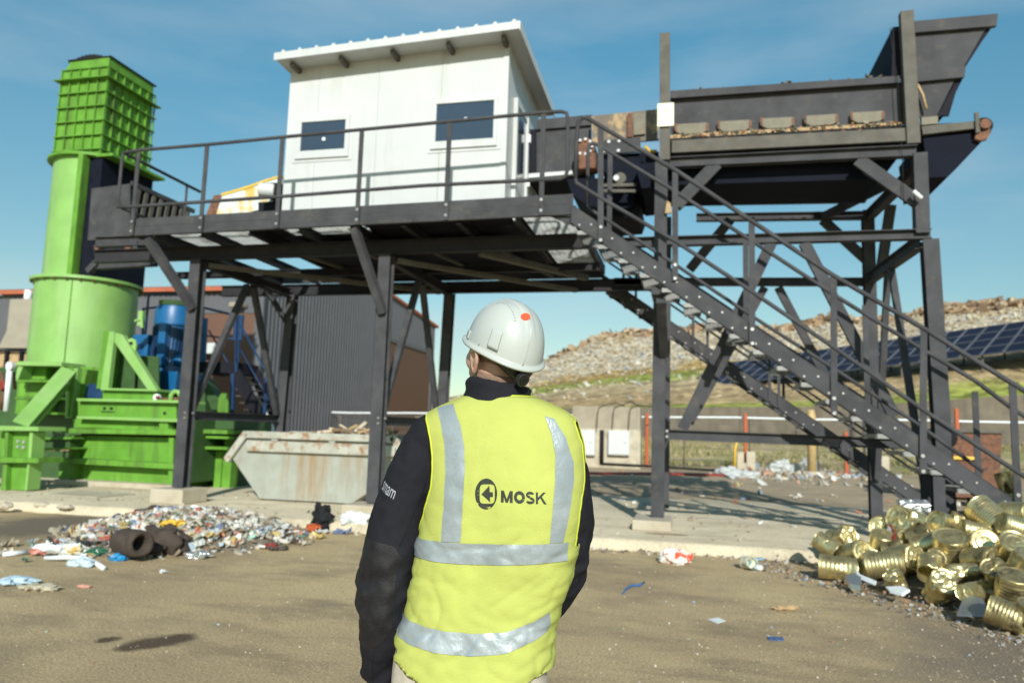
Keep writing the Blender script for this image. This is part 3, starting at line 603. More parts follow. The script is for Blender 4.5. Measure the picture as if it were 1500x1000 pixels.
# posts with their knee braces, cross frames
PXs = [PY(565, 400, YP).x, PY(277, 500, YP).x]
for (ptx, pty, pbx, pby) in ((291, 382, 265, 713), (567, 372, 548, 735)):
    T = PY(ptx, pty, YP); B = PY(pbx, pby, YP); X = (T.x+B.x)/2
    MB().ibeam((T.x, YP, zb-.02), (B.x, YP, B.z), .21, .21, (0, 1, 0), .016).build('post', ST, pf)
    MB().ibeam((X+.12, YR, zb-.1), (X+.02, YR, .3), .2, .2, (0, 1, 0), .016).build('post', ST, pf)
    MB().ibeam((X, YP+.1, zb-.03), (X+.1, YR-.1, zb-.07), .14, .18).build('cross_beam', M['steelshade'], pf)
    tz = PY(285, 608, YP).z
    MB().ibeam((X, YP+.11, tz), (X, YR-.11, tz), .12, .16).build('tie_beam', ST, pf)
    ym = (YP+YR)/2+.1
    MB().bar((X, ym-.1, zb-.18), (X-.01, YP+.14, tz+.1), .1, .11, (1, 0, 0)).build('diagonal_brace', M['steel'], pf)
    MB().bar((X, ym+.12, zb-.18), (X, YR-.14, tz+.1), .1, .11, (1, 0, 0)).build('diagonal_brace', M['steel'], pf)
    bolt_parts(pf, [(B.x+.05, YP-.105, tz+.04), (B.x+.05, YP-.105, tz-.05), (B.x+.13, YP, tz+.04)], .02, .02)
for (tx, ty, bx, by) in ((216, 349, 283, 452), (519, 333, 561, 458)):
    MB().bar(PY(tx, ty, YF+.06), PY(bx, by, YP-.12), .15, .12, (1, 0, 0)).build('knee_brace', ST, pf, bevel=.004)
MB().ibeam(PY(390, 424, 14.4), PY(424, 478, YR), .1, .1).build('diagonal_brace', ST, pf)
MB().bar((-8.6, YP+.1, zb-.1), (-5.1, YR-.1, zb-.1), .1, .08).build('horizontal_brace', M['steel2'], pf)
MB().bar((-4.9, YP+.1, zb-.1), (-2.2, YR-.1, zb-.1), .1, .08).build('horizontal_brace', M['steel2'], pf)
MB().bar((-3.4, YP+.1, zb+.0), (-1.9, 14.0, zb+.0), .12, .1).build('horizontal_brace', M['steel2'], pf)
# under-cabin closing trays
MB().box(-6.9, -3.1, 12.1, 14.6, zb+.17, zb+.2).build('tray', M['steeldark'], pf)
for k in range(4): MB().bar((-6.9+k*1.25, 12.2, zb+.14), (-6.4+k*1.25, 14.5, zb+.14), .06, .05).build('tray_bar', M['steel2'], pf)
# railing on the front edge
YRL = YF-.035
rp = [(193, 345, 203, 221), (294, 338, 303, 212), (405, 333, 414, 201), (523, 327, 530, 190), (653, 321, 659, 178), (793, 315, 796, 165)]
topz = []
for (bx, by, tx, ty) in rp:
    B = PY(bx, by, YRL); T = PY(tx, ty, YRL); X = (B.x+T.x)/2; topz.append((X, T.z))
    MB().bar((X, YRL, fz(X)+.0), (X, YRL, T.z), .075, .02, (0, 1, 0)).bar((X, YRL+.02, fz(X)+.2), (X, YRL+.02, T.z), .014, .05, (0, 1, 0)).build('rail_post', ST, pf)
    bolt_parts(pf, [(X, YRL-.01, fz(X)+.07), (X, YRL-.01, fz(X)+.24)], .026, .018)
lt = PY(181, 224, YRL); rt = PY(832, 163, YRL)
midz = [PY(190, 303, YRL), PY(411, 288, YRL), PY(620, 272, YRL), PY(822, 262, YRL)]
tp = [PX(293, 281, lt.x), Vector((lt.x, YRL+.1, lt.z)), lt+Vector((.02, 0, 0)), PY(205, 220, YRL)] + [Vector((x, YRL, z)) for x, z in topz[1:]] + [rt-Vector((.1, 0, 0)), rt-Vector((.02, 0, .03)), rt+Vector((0, 0, -.12)), PY(831, 250, YRL), PY(828, 259, YRL)] + midz[::-1] + [PY(172, 303, YRL)]
MB().tube(tp, .030, 10).build('handrail', M['steel'], pf, smooth=True)
MB().tube([lt+Vector((0, .02, 0)), lt+Vector((-.035, .02, -.1)), PY(173, 294, YRL), PY(176, 304, YRL)+Vector((0, .05, 0)), PX(240, 330, lt.x)], .027, 10).build('handrail', M['steel'], pf, smooth=True)
q = PX(274, 271, lt.x); MB().tube([q, Vector((q.x, q.y, fL.z+.1))], .024, 8).build('rail_post', ST, pf, smooth=True)
# sub deck conveyor supports at the left end
MB().ibeam(PY(140, 355, 12.4), PY(240, 352, 12.4), .14, .2).build('bracket', ST, pf)
# ------------------------------------------------------------------ cabin
YC = 11.72
CL = (PY(410, 309, YC).x+PY(429, 98, YC).x)/2; CR = (PY(738, 289, YC).x+PY(746.5, 58, YC).x)/2
c0 = PY(429, 98, YC); c1 = PY(746.5, 58, YC); cbk = PX(789, 161, CR).y
cab = thing('control_cabin', 'white insulated panel cabin with a ribbed mono pitch roof on the steel platform', 'cabin', ((CL+CR)/2, YC+1.3, zd(-5)))
zf = zd(-5)+.003
cuts = [CL] + [PY(px, 200, YC).x for px in (463, 551, 644)] + [CR]
for a, b_ in zip(cuts, cuts[1:]):
    pass
def cz(x): return c0.z+(c1.z-c0.z)*(x-CL)/(CR-CL)
mb = MB()
for i, (a, b_) in enumerate(zip(cuts, cuts[1:])):
    g_ = .0025; mb.hexa([(a+(g_ if i else 0), YC, zf), (b_-g_, YC, zf), (b_-g_, YC+.06, zf), (a+g_, YC+.06, zf), (a+(g_ if i else 0), YC, cz(a)), (b_-g_, YC, cz(b_)), (b_-g_, YC+.06, cz(b_)), (a+g_, YC+.06, cz(a))])
mb.build('front_wall', M['white'], cab, bevel=.003)
MB().box(CL+.01, CR-.07, YC+.062, cbk-.07, zf, cz(CL)-.02).build('core', M['white'], cab)
mb = MB(); nn = 3
for i in range(nn):
    a = YC+.062+(cbk-YC-.062)*i/nn; b_ = YC+.062+(cbk-YC-.062)*(i+1)/nn; mb.box(CR-.06, CR, a+.003, b_-.003, zf, cz(CR)-.02)
mb.build('side_wall', M['white'], cab, bevel=.003)
MB().box(CL-.0, CL+.06, YC+.062, cbk, zf, cz(CL)-.02).build('side_wall', M['white'], cab)
MB().box(CR-.09, CR+.012, YC-.012, YC+.09, zf, cz(CR)).build('corner_trim', M['white'], cab)
# roof
f0, f1 = PY(403, 79, 11.3), PY(761, 32, 11.3); bkr = hit(812, 163, 0, f1.x)
yb_ = bkr.y; dzb = bkr.z-f1.z
def roofq(x, y, up): t = (x-f0.x)/(f1.x-f0.x); return Vector((x, y, f0.z+(f1.z-f0.z)*t+dzb*(y-11.3)/(yb_-11.3)+up))
mb = MB()
mb.hexa([roofq(f0.x, 11.3, -.10), roofq(f1.x, 11.3, -.10), roofq(f1.x, yb_, -.10), roofq(f0.x, yb_, -.10), roofq(f0.x, 11.3, 0), roofq(f1.x, 11.3, 0), roofq(f1.x, yb_, 0), roofq(f0.x, yb_, 0)])
rf = mb.build('roof', M['white'], cab, bevel=.006)
mb = MB()
for k in range(14):
    x = f0.x+.16+(f1.x-f0.x-.25)*k/13; mb.hexa([roofq(x-.045, 11.29, -.002), roofq(x+.045, 11.29, -.002), roofq(x+.045, yb_, -.002), roofq(x-.045, yb_, -.002), roofq(x-.02, 11.29, .05), roofq(x+.02, 11.29, .05), roofq(x+.02, yb_, .05), roofq(x-.02, yb_, .05)])
mb.build('rib', M['white'], rf)
mb = MB(); mb.hexa([roofq(f0.x-.008, 11.28, -.13), roofq(f1.x+.01, 11.28, -.13), roofq(f1.x+.01, 11.297, -.13), roofq(f0.x-.008, 11.297, -.13), roofq(f0.x-.008, 11.28, .006), roofq(f1.x+.01, 11.28, .006), roofq(f1.x+.01, 11.297, .006), roofq(f0.x-.008, 11.297, .006)])
mb.hexa([roofq(f1.x+.002, 11.3, -.15), roofq(f1.x+.018, 11.3, -.15), roofq(f1.x+.018, yb_, -.15), roofq(f1.x+.002, yb_, -.15), roofq(f1.x+.002, 11.3, .01), roofq(f1.x+.018, 11.3, .01), roofq(f1.x+.018, yb_, .01), roofq(f1.x+.002, yb_, .01)])
mb.build('edge_flashing', M['white'], rf)
MB().box(CL+.05, CR-.05, YC+.05, cbk, cz(CL)-.03, cz(CL)+.1).build('ceiling', M['white'], cab)
for px in (432, 502, 577, 658, 738):
    p = PY(px, 90, YC-.2); q = roofq(p.x, YC-.1, -.17); MB().box(p.x-.035, p.x+.035, 11.42, YC-.002, q.z-.03, q.z+.05).build('roof_bracket', M['steel2'], cab)
def window(gl, fr, par):
    g_ = [PY(px, py, YC-.02) for px, py in gl]; f_ = [PY(px, py, YC-.03) for px, py in fr]
    x0, x1 = (g_[0].x+g_[3].x)/2, (g_[1].x+g_[2].x)/2; z0, z1 = (g_[2].z+g_[3].z)/2, (g_[0].z+g_[1].z)/2
    X0, X1 = (f_[0].x+f_[3].x)/2, (f_[1].x+f_[2].x)/2; Z0, Z1 = (f_[2].z+f_[3].z)/2, (f_[0].z+f_[1].z)/2
    wn = MB().box(X0-.06, X1+.06, YC-.012, YC-.002, Z0-.06, Z1+.06).build('window', M['white'], par, bevel=.003)
    mb = MB(); e = YC-.045
    mb.box(X0, X1, e, YC-.013, Z0, z0).box(X0, X1, e, YC-.013, z1, Z1).box(X0, x0, e, YC-.013, z0, z1).box(x1, X1, e, YC-.013, z0, z1).build('frame', M['white'], wn, bevel=.004)
    MB().box(x0, x1, YC-.022, YC-.014, z0, z1).build('pane', M['glass'], wn)
    MB().tube([((x0+x1)/2+.02, YC-.024, z0+(z1-z0)*(.38 if x0 < -5 else .55)), ((x0+x1)/2+.02, YC-.034, z0+(z1-z0)*(.38 if x0 < -5 else .55))], .034, 12).build('suction_disc', M['plastic'], wn)
window([(443, 182), (507, 174), (505, 217.5), (439.5, 223)], [(436, 175), (513, 166.6), (510, 228), (431, 234.6)], cab)
window([(640, 154.7), (724, 146), (722.7, 203), (637.7, 208)], [(633, 149.6), (729.5, 141), (728, 212.5), (630, 220)], cab)
# side door
dy0, dy1 = PX(750, 200, CR).y+.05, PX(767, 200, CR).y+.1; dz1 = PX(751, 140, CR).z
d = MB().box(CR+.003, CR+.04, dy0, dy1, zf+.02, dz1).build('door', M['white'], cab, bevel=.004)
MB().box(CR+.042, CR+.05, dy0+.16, dy1-.2, zf+1.15, dz1-.18).build('pane', M['glass'], d)
MB().box(CR+.042, CR+.075, dy0, dy0+.1, zf+.02, dz1).box(CR+.042, CR+.09, dy1-.1, dy1, zf+.02, dz1).box(CR+.042, CR+.07, dy0+.1, dy1-.1, dz1-.1, dz1).build('frame', M['white'], d, bevel=.004)
MB().box(CR+.091, CR+.13, dy1-.09, dy1-.02, zf+.35, zf+.5).box(CR+.091, CR+.13, dy1-.09, dy1-.02, zf+1.95, zf+2.1).box(CR+.091, CR+.13, dy1-.09, dy1-.02, zf+1.1, zf+1.25).build('hinge', M['plastic'], d)
MB().tube([(CR+.08, dy0+.05, zf+1.0), (CR+.14, dy0+.05, zf+1.0), (CR+.14, dy0+.2, zf+1.0)], .015, 6).build('handle', M['galv'], d)
# concrete footings
for px, py, wx, hh, lab in ((265, 714, .62, .0, 'pale concrete footing under the platform post beside the green machine'), (541, 737, .60, .0, 'pale concrete footing under the platform post at the end of the skip'), (958, 767, .55, .0, 'low concrete footing under the tower post, nearest the middle of the photo')):
    YQ_ = 12.1 if px > 900 else YP
    ZT_ = .31 if px > 900 else None
    p = PY(px, py, YQ_); o = MB().box(p.x-wx*.55, p.x+wx*.5, YQ_-(.55 if ZT_ else .36), YQ_+.33, .155, ZT_ or p.z).build('concrete_footing', M['conc'], bevel=.018); tag(recenter(o), lab, 'footing', 'concrete footings under the posts')
    o.data.transform(Matrix.Identity(4))
YT = 12.1
# ------------------------------------------------------------------ tower with conveyor pan
tw = thing('steel_tower', 'dark grey steel support tower of posts and braces right of the cabin', 'tower', (1.4, 13, .15))
def hp(a, b_, y=YT, wdt=.2, **k): A, B = PY(*a, y), PY(*b_, y); return MB().ibeam(A, B, wdt, wdt, (0, 1, 0), .016).build('post', ST, tw)
hp((969, 240), (963, 763)); MB().bar(PY(974, 51, YT-.02), PY(974, 236, YT-.02), .165, .14, (0, 1, 0)).build('upper_post', M['steel2'], tw, bevel=.006)
p = PY(1361, 352, YT); MB().ibeam(p, (p.x+.1, YT, .2), .22, .2, (0, 1, 0), .016).build('post', ST, tw)
MB().bar(PY(1346, 226, YT), PY(1350, 343, YT), .2, .18, (0, 1, 0)).build('post', ST, tw, bevel=.006)
MB().bar(PY(1327, 19, YT-.03), PY(1337, 212, YT-.03), .19, .14, (0, 1, 0)).build('upper_post', M['steel2'], tw, bevel=.006)
zt2 = PY(1350, 350, YT).z
MB().ibeam((PY(969, 300, YT).x, YR, 5.9), (PY(966, 430, YT).x, YR, .2), .2, .2, (0, 1, 0), .016).build('post', ST, tw)
rr_ = PY(1276, 500, YR); MB().ibeam((rr_.x, YR, 5.9), (rr_.x, YR, .15), .2, .2, (0, 1, 0), .016).build('post', ST, tw)
MB().ibeam(PY(965, 240, YT-.0), PY(1342, 222, YT-.0), .15, .17).build('beam', ST, tw)
MB().bar(PY(984, 216, YT-.02), PY(1332, 198, YT-.02), .08, .21).build('worn_channel', M['steel2'], tw, bevel=.005)
MB().ibeam(PY(905, 356, YT-.01), PY(1363, 343.5, YT-.01), .16, .15).build('beam', ST, tw)
MB().ibeam(PY(900, 413, YR), PY(1276, 413, YR), .14, .15).build('beam', ST, tw)
MB().ibeam(PY(976, 636, YT), PY(1330, 650, YT), .14, .16).build('tie_beam', ST, tw)
bolt_parts(tw, [PY(977, 631, YT-.1), PY(977, 639, YT-.1)], .022, .02)
MB().ibeam(PY(990, 295, YR), PY(1268, 290, YR), .14, .17).build('beam', ST, tw)
MB().ibeam(PY(1020, 319, YR+.1), PY(1268, 316, YR+.1), .14, .15).build('beam', ST, tw)
xr2 = PY(1350, 350, YT).x
MB().ibeam((xr2, YT+.1, zt2-.03), (rr_.x, YR-.1, zt2-.05), .14, .2).build('cross_beam', ST, tw)
MB().ibeam((xr2, YT+.1, 5.78), (rr_.x, YR-.1, 5.78), .14, .18).build('cross_beam', ST, tw)
MB().ibeam((-.48, YT+.1, zt2), (-.48, YR-.1, zt2), .14, .2).build('cross_beam', ST, tw)
def fl(a, ya, b_, yb2, wd=.17, th=.09, m_=None, up=(0, 1, 0), nm='diagonal_brace'): return MB().bar(PY(*a, ya), PY(*b_, yb2), wd, th, up).build(nm, m_ or ST, tw, bevel=.004)
fl((1050, 240), YT-.03, (989, 303), YT-.03, .2, .06); fl((1256, 234), YT-.03, (1349, 300), YT-.03, .2, .06)
fl((1130, 356), YT-.02, (1000, 628), YT-.02, .17); fl((1178, 356), YT-.02, (1310, 610), YT-.02, .17)
fl((1140, 421), YR, (1230, 590), YR, .15); fl((1120, 421), YR, (1010, 620), YR, .15)
fl((1205, 322), YR, (1274, 385), YR, .18); fl((1300, 270), 14.0, (1205, 318), YR, .16); fl((1070, 322), YR, (1010, 395), YR, .18)
ymid = (YT+YR)/2+.2
xm = (xr2+rr_.x)/2
MB().bar((xm, ymid-.1, zt2-.16), (xm+.05, YT+.2, .9), .1, .1, (1, 0, 0)).build('diagonal_brace', M['steel'], tw)
MB().bar((xm, ymid+.15, zt2-.16), (rr_.x, YR-.15, .9), .1, .1, (1, 0, 0)).build('diagonal_brace', M['steel'], tw)
MB().bar(PY(1305, 300, 14.4), PY(1290, 400, YR), .16, .16, (0, 1, 0)).build('diagonal_brace', ST, tw)
fl((968, 440), 11.0, (973, 520), YT-.1, .14, .1); MB().bar(PY(962, 425, 10.98), PY(962, 425, 10.98)+Vector((0, .75, 0)), .16, .12).build('stair_bracket', ST, tw)
p, q = PY(963, 152, YT-.13), PY(987, 184, YT-.13)
sg = thing('warning_sign', 'pale yellow rectangular sign plate fixed high on the tower post', 'sign', (p.x, YT-.14, q.z))
MB().box(p.x, q.x, YT-.13, YT-.115, q.z, p.z).build('plate', M['sign'], sg, bevel=.003)
cx = (p.x+q.x)/2; mb = MB(); zc = (p.z+q.z)/2; faint = mat('faded_print', (.50, .53, .36), .7)
for dz, s in ((.09, .05), (-.06, .06)):
    A = [Vector((cx, YT-.132, zc+dz+s)), Vector((cx-s*.9, YT-.132, zc+dz-s*.6)), Vector((cx+s*.9, YT-.132, zc+dz-s*.6))]
    for i in range(3): mb.bar(A[i], A[(i+1) % 3], .004, .01, (0, 1, 0))
mb.build('warning_triangles', faint, sg)
# conveyor on top of the tower
cv = thing('belt_conveyor', 'dark steel belt conveyor with side panels and a flared feed hopper on the tower', 'conveyor', (1.6, 13, 6))
YV0, YV1 = YT+.06, 13.6
def slab(name, pts, y0, y1, m_, par=cv, bev=0, extrude=None):
    P = [PY(px, py, y0) for px, py in pts]; return MB().prism(P, (0, y1-y0, 0)).build(name, m_, par, bevel=bev)
slab('side_rim', [(982, 133), (1318, 111), (1318, 121), (982, 144)], YV0-.05, YV0+.04, M['steel'], bev=.004)
slab('side_panel', [(982, 144), (1325, 121), (1325, 182), (982, 200)], YV0+.05, YV0+.07, M['steel'])
slab('side_panel', [(982, 144), (1325, 121), (1325, 182), (982, 200)], YV1, YV1+.02, M['steel'])
slab('belt', [(975, 200), (1445, 178), (1445, 184), (975, 206)], YV0+.08, YV1-.02, M['black'])
slab('underframe', [(930, 240), (1330, 212), (1290, 262), (1150, 266), (990, 271), (940, 276)], YV0+.15, YV1-.1, M['navy'])  # near-black colour stands in for the shade under the overhang
for i, px in enumerate((988, 1051, 1114, 1178, 1246)):
    py = 185-(px-988)*.066; wd = 50
    slab('idler_cover', [(px, py-1), (px+3, py-3), (px+wd-3, py-5.5), (px+wd, py-4), (px+wd, py+5), (px+wd-9, py+10), (px+11, py+12), (px, py+7)], YV0-.03, YV0+.035, M['idler'], bev=.003)
    for s_ in (2, wd-2): slab('cover_edge', [(px+s_-2, py-4), (px+s_+1.5, py-5), (px+s_+1.5, py+7), (px+s_-2, py+7)], YV0-.037, YV0-.031, M['rust'])
slab('side_channel', [(982, 203), (1322, 184), (1322, 189), (982, 208)], YV0-.05, YV0-.035, M['black'])
slab('belt_edge', [(982, 198), (1322, 179), (1322, 183), (982, 203)], YV0-.02, YV0+.05, M['wood'])
o = MB()
for i in range(420):
    px = rnd.uniform(984, 1322); P = PY(px, 201-(px-982)*.0565+rnd.uniform(-3.5, 2), YV0-.03); chip(o, (P.x, P.y+rnd.uniform(0, .06), P.z), rnd.choice([.02, .03, .045, .07]))
o.build('packed_dirt', M['debrisdark'], cv, kind='stuff', label='dirt and scraps packed along the belt edge')
for i in range(14):
    px = 990+i*24.5; P = PY(px, 207-(px-982)*.056, YV0-.05); MB().tube([P, P+Vector((0, .08, 0))], .035, 10).build('roller', M['rust'], cv)
# head section and hopper at the right end
hpw = .06
def hopper(pts_top, rim, nm):
    pass
HY0, HY1 = YV0+.0, 14.1
slab('hopper_rim', [(1340, 31), (1462, 20), (1460, 38), (1340, 48)], HY0-.05, HY0+.02, M['steel'], bev=.004)
slab('hopper_side', [(1340, 48), (1446, 38), (1411, 99), (1342, 105)], HY0+.02, HY0+.04, M['steel'])
slab('hopper_rim', [(1342, 103), (1415, 97), (1413, 113), (1343, 120)], HY0-.05, HY0+.02, M['steel'], bev=.004)
slab('hopper_side', [(1343, 120), (1400, 114), (1372, 170), (1345, 172)], HY0+.02, HY0+.04, M['steel'])
slab('hopper_end', [(1455, 28), (1462, 24), (1414, 99), (1408, 99)], HY0+.04, HY1, M['steeldark'])
slab('hopper_end', [(1404, 112), (1413, 110), (1384, 168), (1372, 172)], HY0+.04, HY1, M['steeldark'])
slab('hopper_side', [(1318, 52), (1455, 38), (1411, 99), (1390, 170), (1320, 175)], HY1, HY1+.03, M['steeldark'])
slab('hopper_end', [(1308, 40), (1318, 39), (1320, 112), (1306, 113)], HY0+.04, HY1, M['steeldark'])
slab('head_frame', [(1350, 185), (1430, 177), (1430, 188), (1352, 197)], HY0-.02, HY0+.05, M['steel2'], bev=.004)
slab('head_frame', [(1350, 172), (1374, 170), (1374, 181), (1350, 183)], HY0-.03, HY0+.05, M['idler'])
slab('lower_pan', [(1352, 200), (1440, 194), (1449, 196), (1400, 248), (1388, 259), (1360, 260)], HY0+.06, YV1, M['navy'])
p = PY(1441, 184, HY0); MB().tube([p, p+Vector((0, 1.9, 0))], .13, 20).build('head_drum', M['black'], cv)
MB().tube([p+Vector((0, -.08, 0)), p+Vector((0, -.01, 0))], .08, 14).build('drum_bearing', M['rust'], cv, bevel=.01)
slab('drum_guard', [(1430, 196), (1450, 187), (1452, 193), (1446, 204), (1436, 206), (1428, 203)], HY0-.02, HY0+.05, M['rust'])
slab('post_bracket', [(1428, 165), (1434, 164), (1436, 193), (1430, 195)], HY0-.06, HY0-.02, M['steel2'])
MB().tube([PY(1344, 124, HY0-.08), PY(1352, 140, HY0-.08), PY(1357, 160, HY0-.08)], .02, 6).build('rope', M['wood'], cv, smooth=True)
MB().tube([PY(1314, 45, HY0-.1), PY(1304, 42, HY0-.12), PY(1305, 60, HY0-.12), PY(1314, 110, HY0-.1), PY(1319, 190, HY0-.1), PY(1322, 240, HY0-.15), PY(1324, 300, HY0-.2)], .006, 5).build('cable', M['black'], cv, smooth=True)
o = MB()
for i in range(26):
    px = rnd.uniform(1010, 1325); P = PY(px, 132-(px-982)*.0640, HY0); chip(o, (P.x, P.y+rnd.uniform(0, .1), P.z), rnd.choice([.03, .05, .07]))
o.build('dust_clumps', M['idler'], cv, kind='stuff', label='small dusty scraps stuck along the conveyor rim')
# feeder conveyor behind the cabin, mid part
fc = thing('feeder_conveyor', 'dark grey feeder conveyor with a rusty drive between cabin and tower', 'conveyor', (-1.8, 13.4, 5))
def slabf(name, pts, y0, y1, m_, bev=0): return slab(name, pts, y0, y1, m_, fc, bev)
slabf('side_panel', [(786, 181), (866, 172), (866, 255), (786, 262)], 13.3, 13.34, ST)
slabf('top_flange', [(786, 175), (868, 168), (868, 183), (786, 190)], 13.24, 13.29, ST, .004)
slabf('housing', [(770, 190), (860, 186), (860, 254), (770, 260)], 13.36, 14.6, M['steeldark'])
slabf('bottom_flange', [(768, 255), (838, 250), (838, 255), (768, 261)], 13.2, 13.3, M['cabinet'])
slabf('side_board', [(866, 170), (965, 160), (965, 205), (868, 212)], 13.0, 13.05, mat('soiled_side_board', (.15, .12, .09), .7, 0, .3, 3, (.40, .28, .14), (.5, .6), 3, bump=.2))
slabf('side_board', [(928, 168), (945, 166), (945, 196), (928, 198)], 12.95, 12.99, M['idler'])
slabf('strap', [(919, 166), (926, 166), (926, 200), (919, 201)], 12.92, 12.98, M['rust'])
slabf('cover_plate', [(880, 206), (938, 201), (938, 222), (884, 226)], 12.7, 12.74, ST, .004)
bolt_parts(fc, [PY(892, 208, 12.7), PY(906, 221, 12.7), PY(907, 207, 12.7), PY(884, 222, 12.7)], .03, .02)
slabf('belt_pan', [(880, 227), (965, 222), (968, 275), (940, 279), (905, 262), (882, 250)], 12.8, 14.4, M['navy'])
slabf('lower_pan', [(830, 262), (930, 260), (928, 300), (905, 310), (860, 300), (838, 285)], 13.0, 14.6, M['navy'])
slabf('lower_frame', [(878, 282), (928, 280), (940, 304), (935, 318), (890, 322), (880, 300)], 13.2, 14.4, M['steeldark'])
p = PY(856, 216, 12.9); MB().tube([p, p+Vector((0, .9, 0))], .19, 18).build('drive_drum', M['rust'], fc, bevel=.02)
MB().box(p.x-.1, p.x+.22, 12.85, 13.2, p.z-.42, p.z-.12).build('gearbox', M['rust'], fc, bevel=.03)
mb = MB()
for k in range(9): a_ = k*.7; mb.tube([p+Vector((.14*math.cos(a_), -.05, .14*math.sin(a_))), p+Vector((.14*math.cos(a_), 0, .14*math.sin(a_)))], .025, 6)
mb.build('bolt', M['galv'], fc)
p = PY(908, 261, 12.6); MB().tube([p, p+Vector((0, .35, 0))], .11, 16).build('small_motor', M['steel2'], fc, bevel=.02)
MB().tube([p+Vector((-.06, -.03, 0)), p+Vector((-.06, 0, 0))], .05, 12).build('motor_cap', M['cabinet'], fc)
MB().bar(PY(884, 272, 12.6), PY(932, 271, 12.6), .05, .05).bar(PY(884, 280, 12.6), PY(932, 280, 12.6), .05, .05).build('roller_frame', M['steel2'], fc)
MB().tube([PY(945, 215, 12.5), PY(952, 222, 12.5), PY(962, 222, 12.5)], .03, 6).build('yellow_cable', M['yellow'], fc, smooth=True)
p = PY(977, 302, YT-.16); o = MB().prism([PY(977, 294, YT-.16), PY(982, 297, YT-.16), PY(984, 312, YT-.16), PY(974, 312, YT-.16)], (0, .04, 0)).build('hanging_rag', M['wood']); tag(recenter(o), 'small brown rag hanging from the tower post by the stairs', 'rag')
p = PY(1347, 288, YT-.2); o = MB().tube([PY(1338, 280, YT-.2), PY(1350, 291, YT-.2)], .035, 8).build('junction_lamp', M['plastic'], smooth=True); tag(recenter(o), 'small white lamp on the brace at the upper right corner of the tower', 'lamp')
# ------------------------------------------------------------------ stairs
SL = .713
def stair(label, Yn, Yfar, x0, x1, zc0, near_rails=True, top_off=(1.65, .61), group=None, narrow_far=True, drop=.115):
    t = thing('steel_staircase', label, 'staircase', (x1, (Yn+Yfar)/2, .15), group)
    zc = lambda x: zc0-SL*(x-x0)
    k = math.hypot(1, SL)
    for y, s_ in ((Yn, 1), (Yfar, -1)):
        lo_ = -.145 if (s_ == 1 or not narrow_far) else -.01
        mb = MB(); mb.prism([(x0, y, zc(x0)+lo_), (x1, y, zc(x1)+lo_), (x1+.18, y, zc(x1)+lo_), (x1+.2, y, zc(x1)-.0), (x1, y, zc(x1)+.145), (x0, y, zc(x0)+.145)], (0, .012*s_, 0))
        mb.bar((x0, y+.035*s_, zc(x0)+.139), (x1, y+.035*s_, zc(x1)+.139), .07, .012).bar((x0, y+.035*s_, zc(x0)+lo_+.006), (x1, y+.035*s_, zc(x1)+lo_+.006), .07, .012)
        mb.build('stringer', ST, t)
    n = int((x1-x0)/.315); pr = []
    for i in range(n):
        x = x0+.22+i*.315; z = zc(x)-drop
        mb = MB(); yy = Yn+.02
        for xx in [x-.12+j*.03 for j in range(9)]: mb.box(xx-.0015, xx+.0015, Yn+.02, Yfar-.02, z-.028, z)
        while yy < Yfar: mb.box(x-.12, x+.12, yy-.002, yy+.002, z-.01, z+.001); yy += .06
        mb.box(x+.121, x+.128, Yn+.02, Yfar-.02, z-.05, z+.002).box(x-.13, x-.124, Yn+.02, Yfar-.02, z-.05, z).box(x-.12, x+.12, Yn+.014, Yn+.02, z-.06, z+.0).box(x-.12, x+.12, Yfar-.02, Yfar-.014, z-.06, z)
        mb.build('tread', M['treadgrate'], t)
        pr += [(x-.09, Yn, zc(x)-.03), (x+.09, Yn, zc(x)-.03)]
    bolt_parts(t, pr, .016, .012)
    return t, zc
X0s = fR.x-.0; zl = lambda x: 3.80-.715*(x+.2)
s1, zc = stair('near steel staircase with grating treads descending from the platform to the gold tins', 10.86, 11.8, X0s-.02, 4.75, zl(X0s), group=None)
MB().prism([(X0s-.35, 10.97, fR.z), (X0s+.02, 10.97, fR.z), (X0s+.1, 10.97, zl(X0s)-.2)], (0, .05, 0)).build('gusset', ST, s1)
YN = 10.83
for (bx, by, tx, ty) in ((880, 352, 880, 184), (989, 408, 989, 252), (1102, 503, 1101, 325), (1222, 605, 1221, 405), (1352, 690, 1353, 482), (1492, 748, 1483, 562)):
    B = PY(bx, by, YN); T = PY(tx, ty, YN); MB().bar((T.x, YN, T.z), (B.x, YN, B.z-.03), .085, .018, (0, 1, 0)).bar((T.x, YN+.02, T.z), (B.x, YN+.02, B.z+.25), .014, .05, (0, 1, 0)).build('rail_post', ST, s1)
    bolt_parts(s1, [(B.x, YN-.008, B.z+.0), (B.x, YN-.008, B.z+.2)], .026, .016)
top = [PY(*p, YN) for p in ((843, 262), (845, 200), (847, 180), (852, 172), (860, 173), (880, 185), (992, 251), (1100, 323), (1220, 403), (1353, 481), (1500, 572))]; top.append(top[-1]+Vector((.5, 0, -.36))); top.append(top[-1]+Vector((.05, 0, -.1))); top.append(top[-1]+Vector((-.02, 0, -.75)))
mid = [PY(*p, YN) for p in ((843, 260), (844, 268), (878, 289), (992, 355), (1100, 426), (1222, 509), (1352, 600), (1492, 692))]; mid.append(mid[-1]+Vector((.52, 0, -.35)))
MB().tube(top, .033, 10).build('handrail', M['steel'], s1, smooth=True); MB().tube(mid, .030, 10).build('mid_rail', M['steel'], s1, smooth=True)
YQ = 11.8
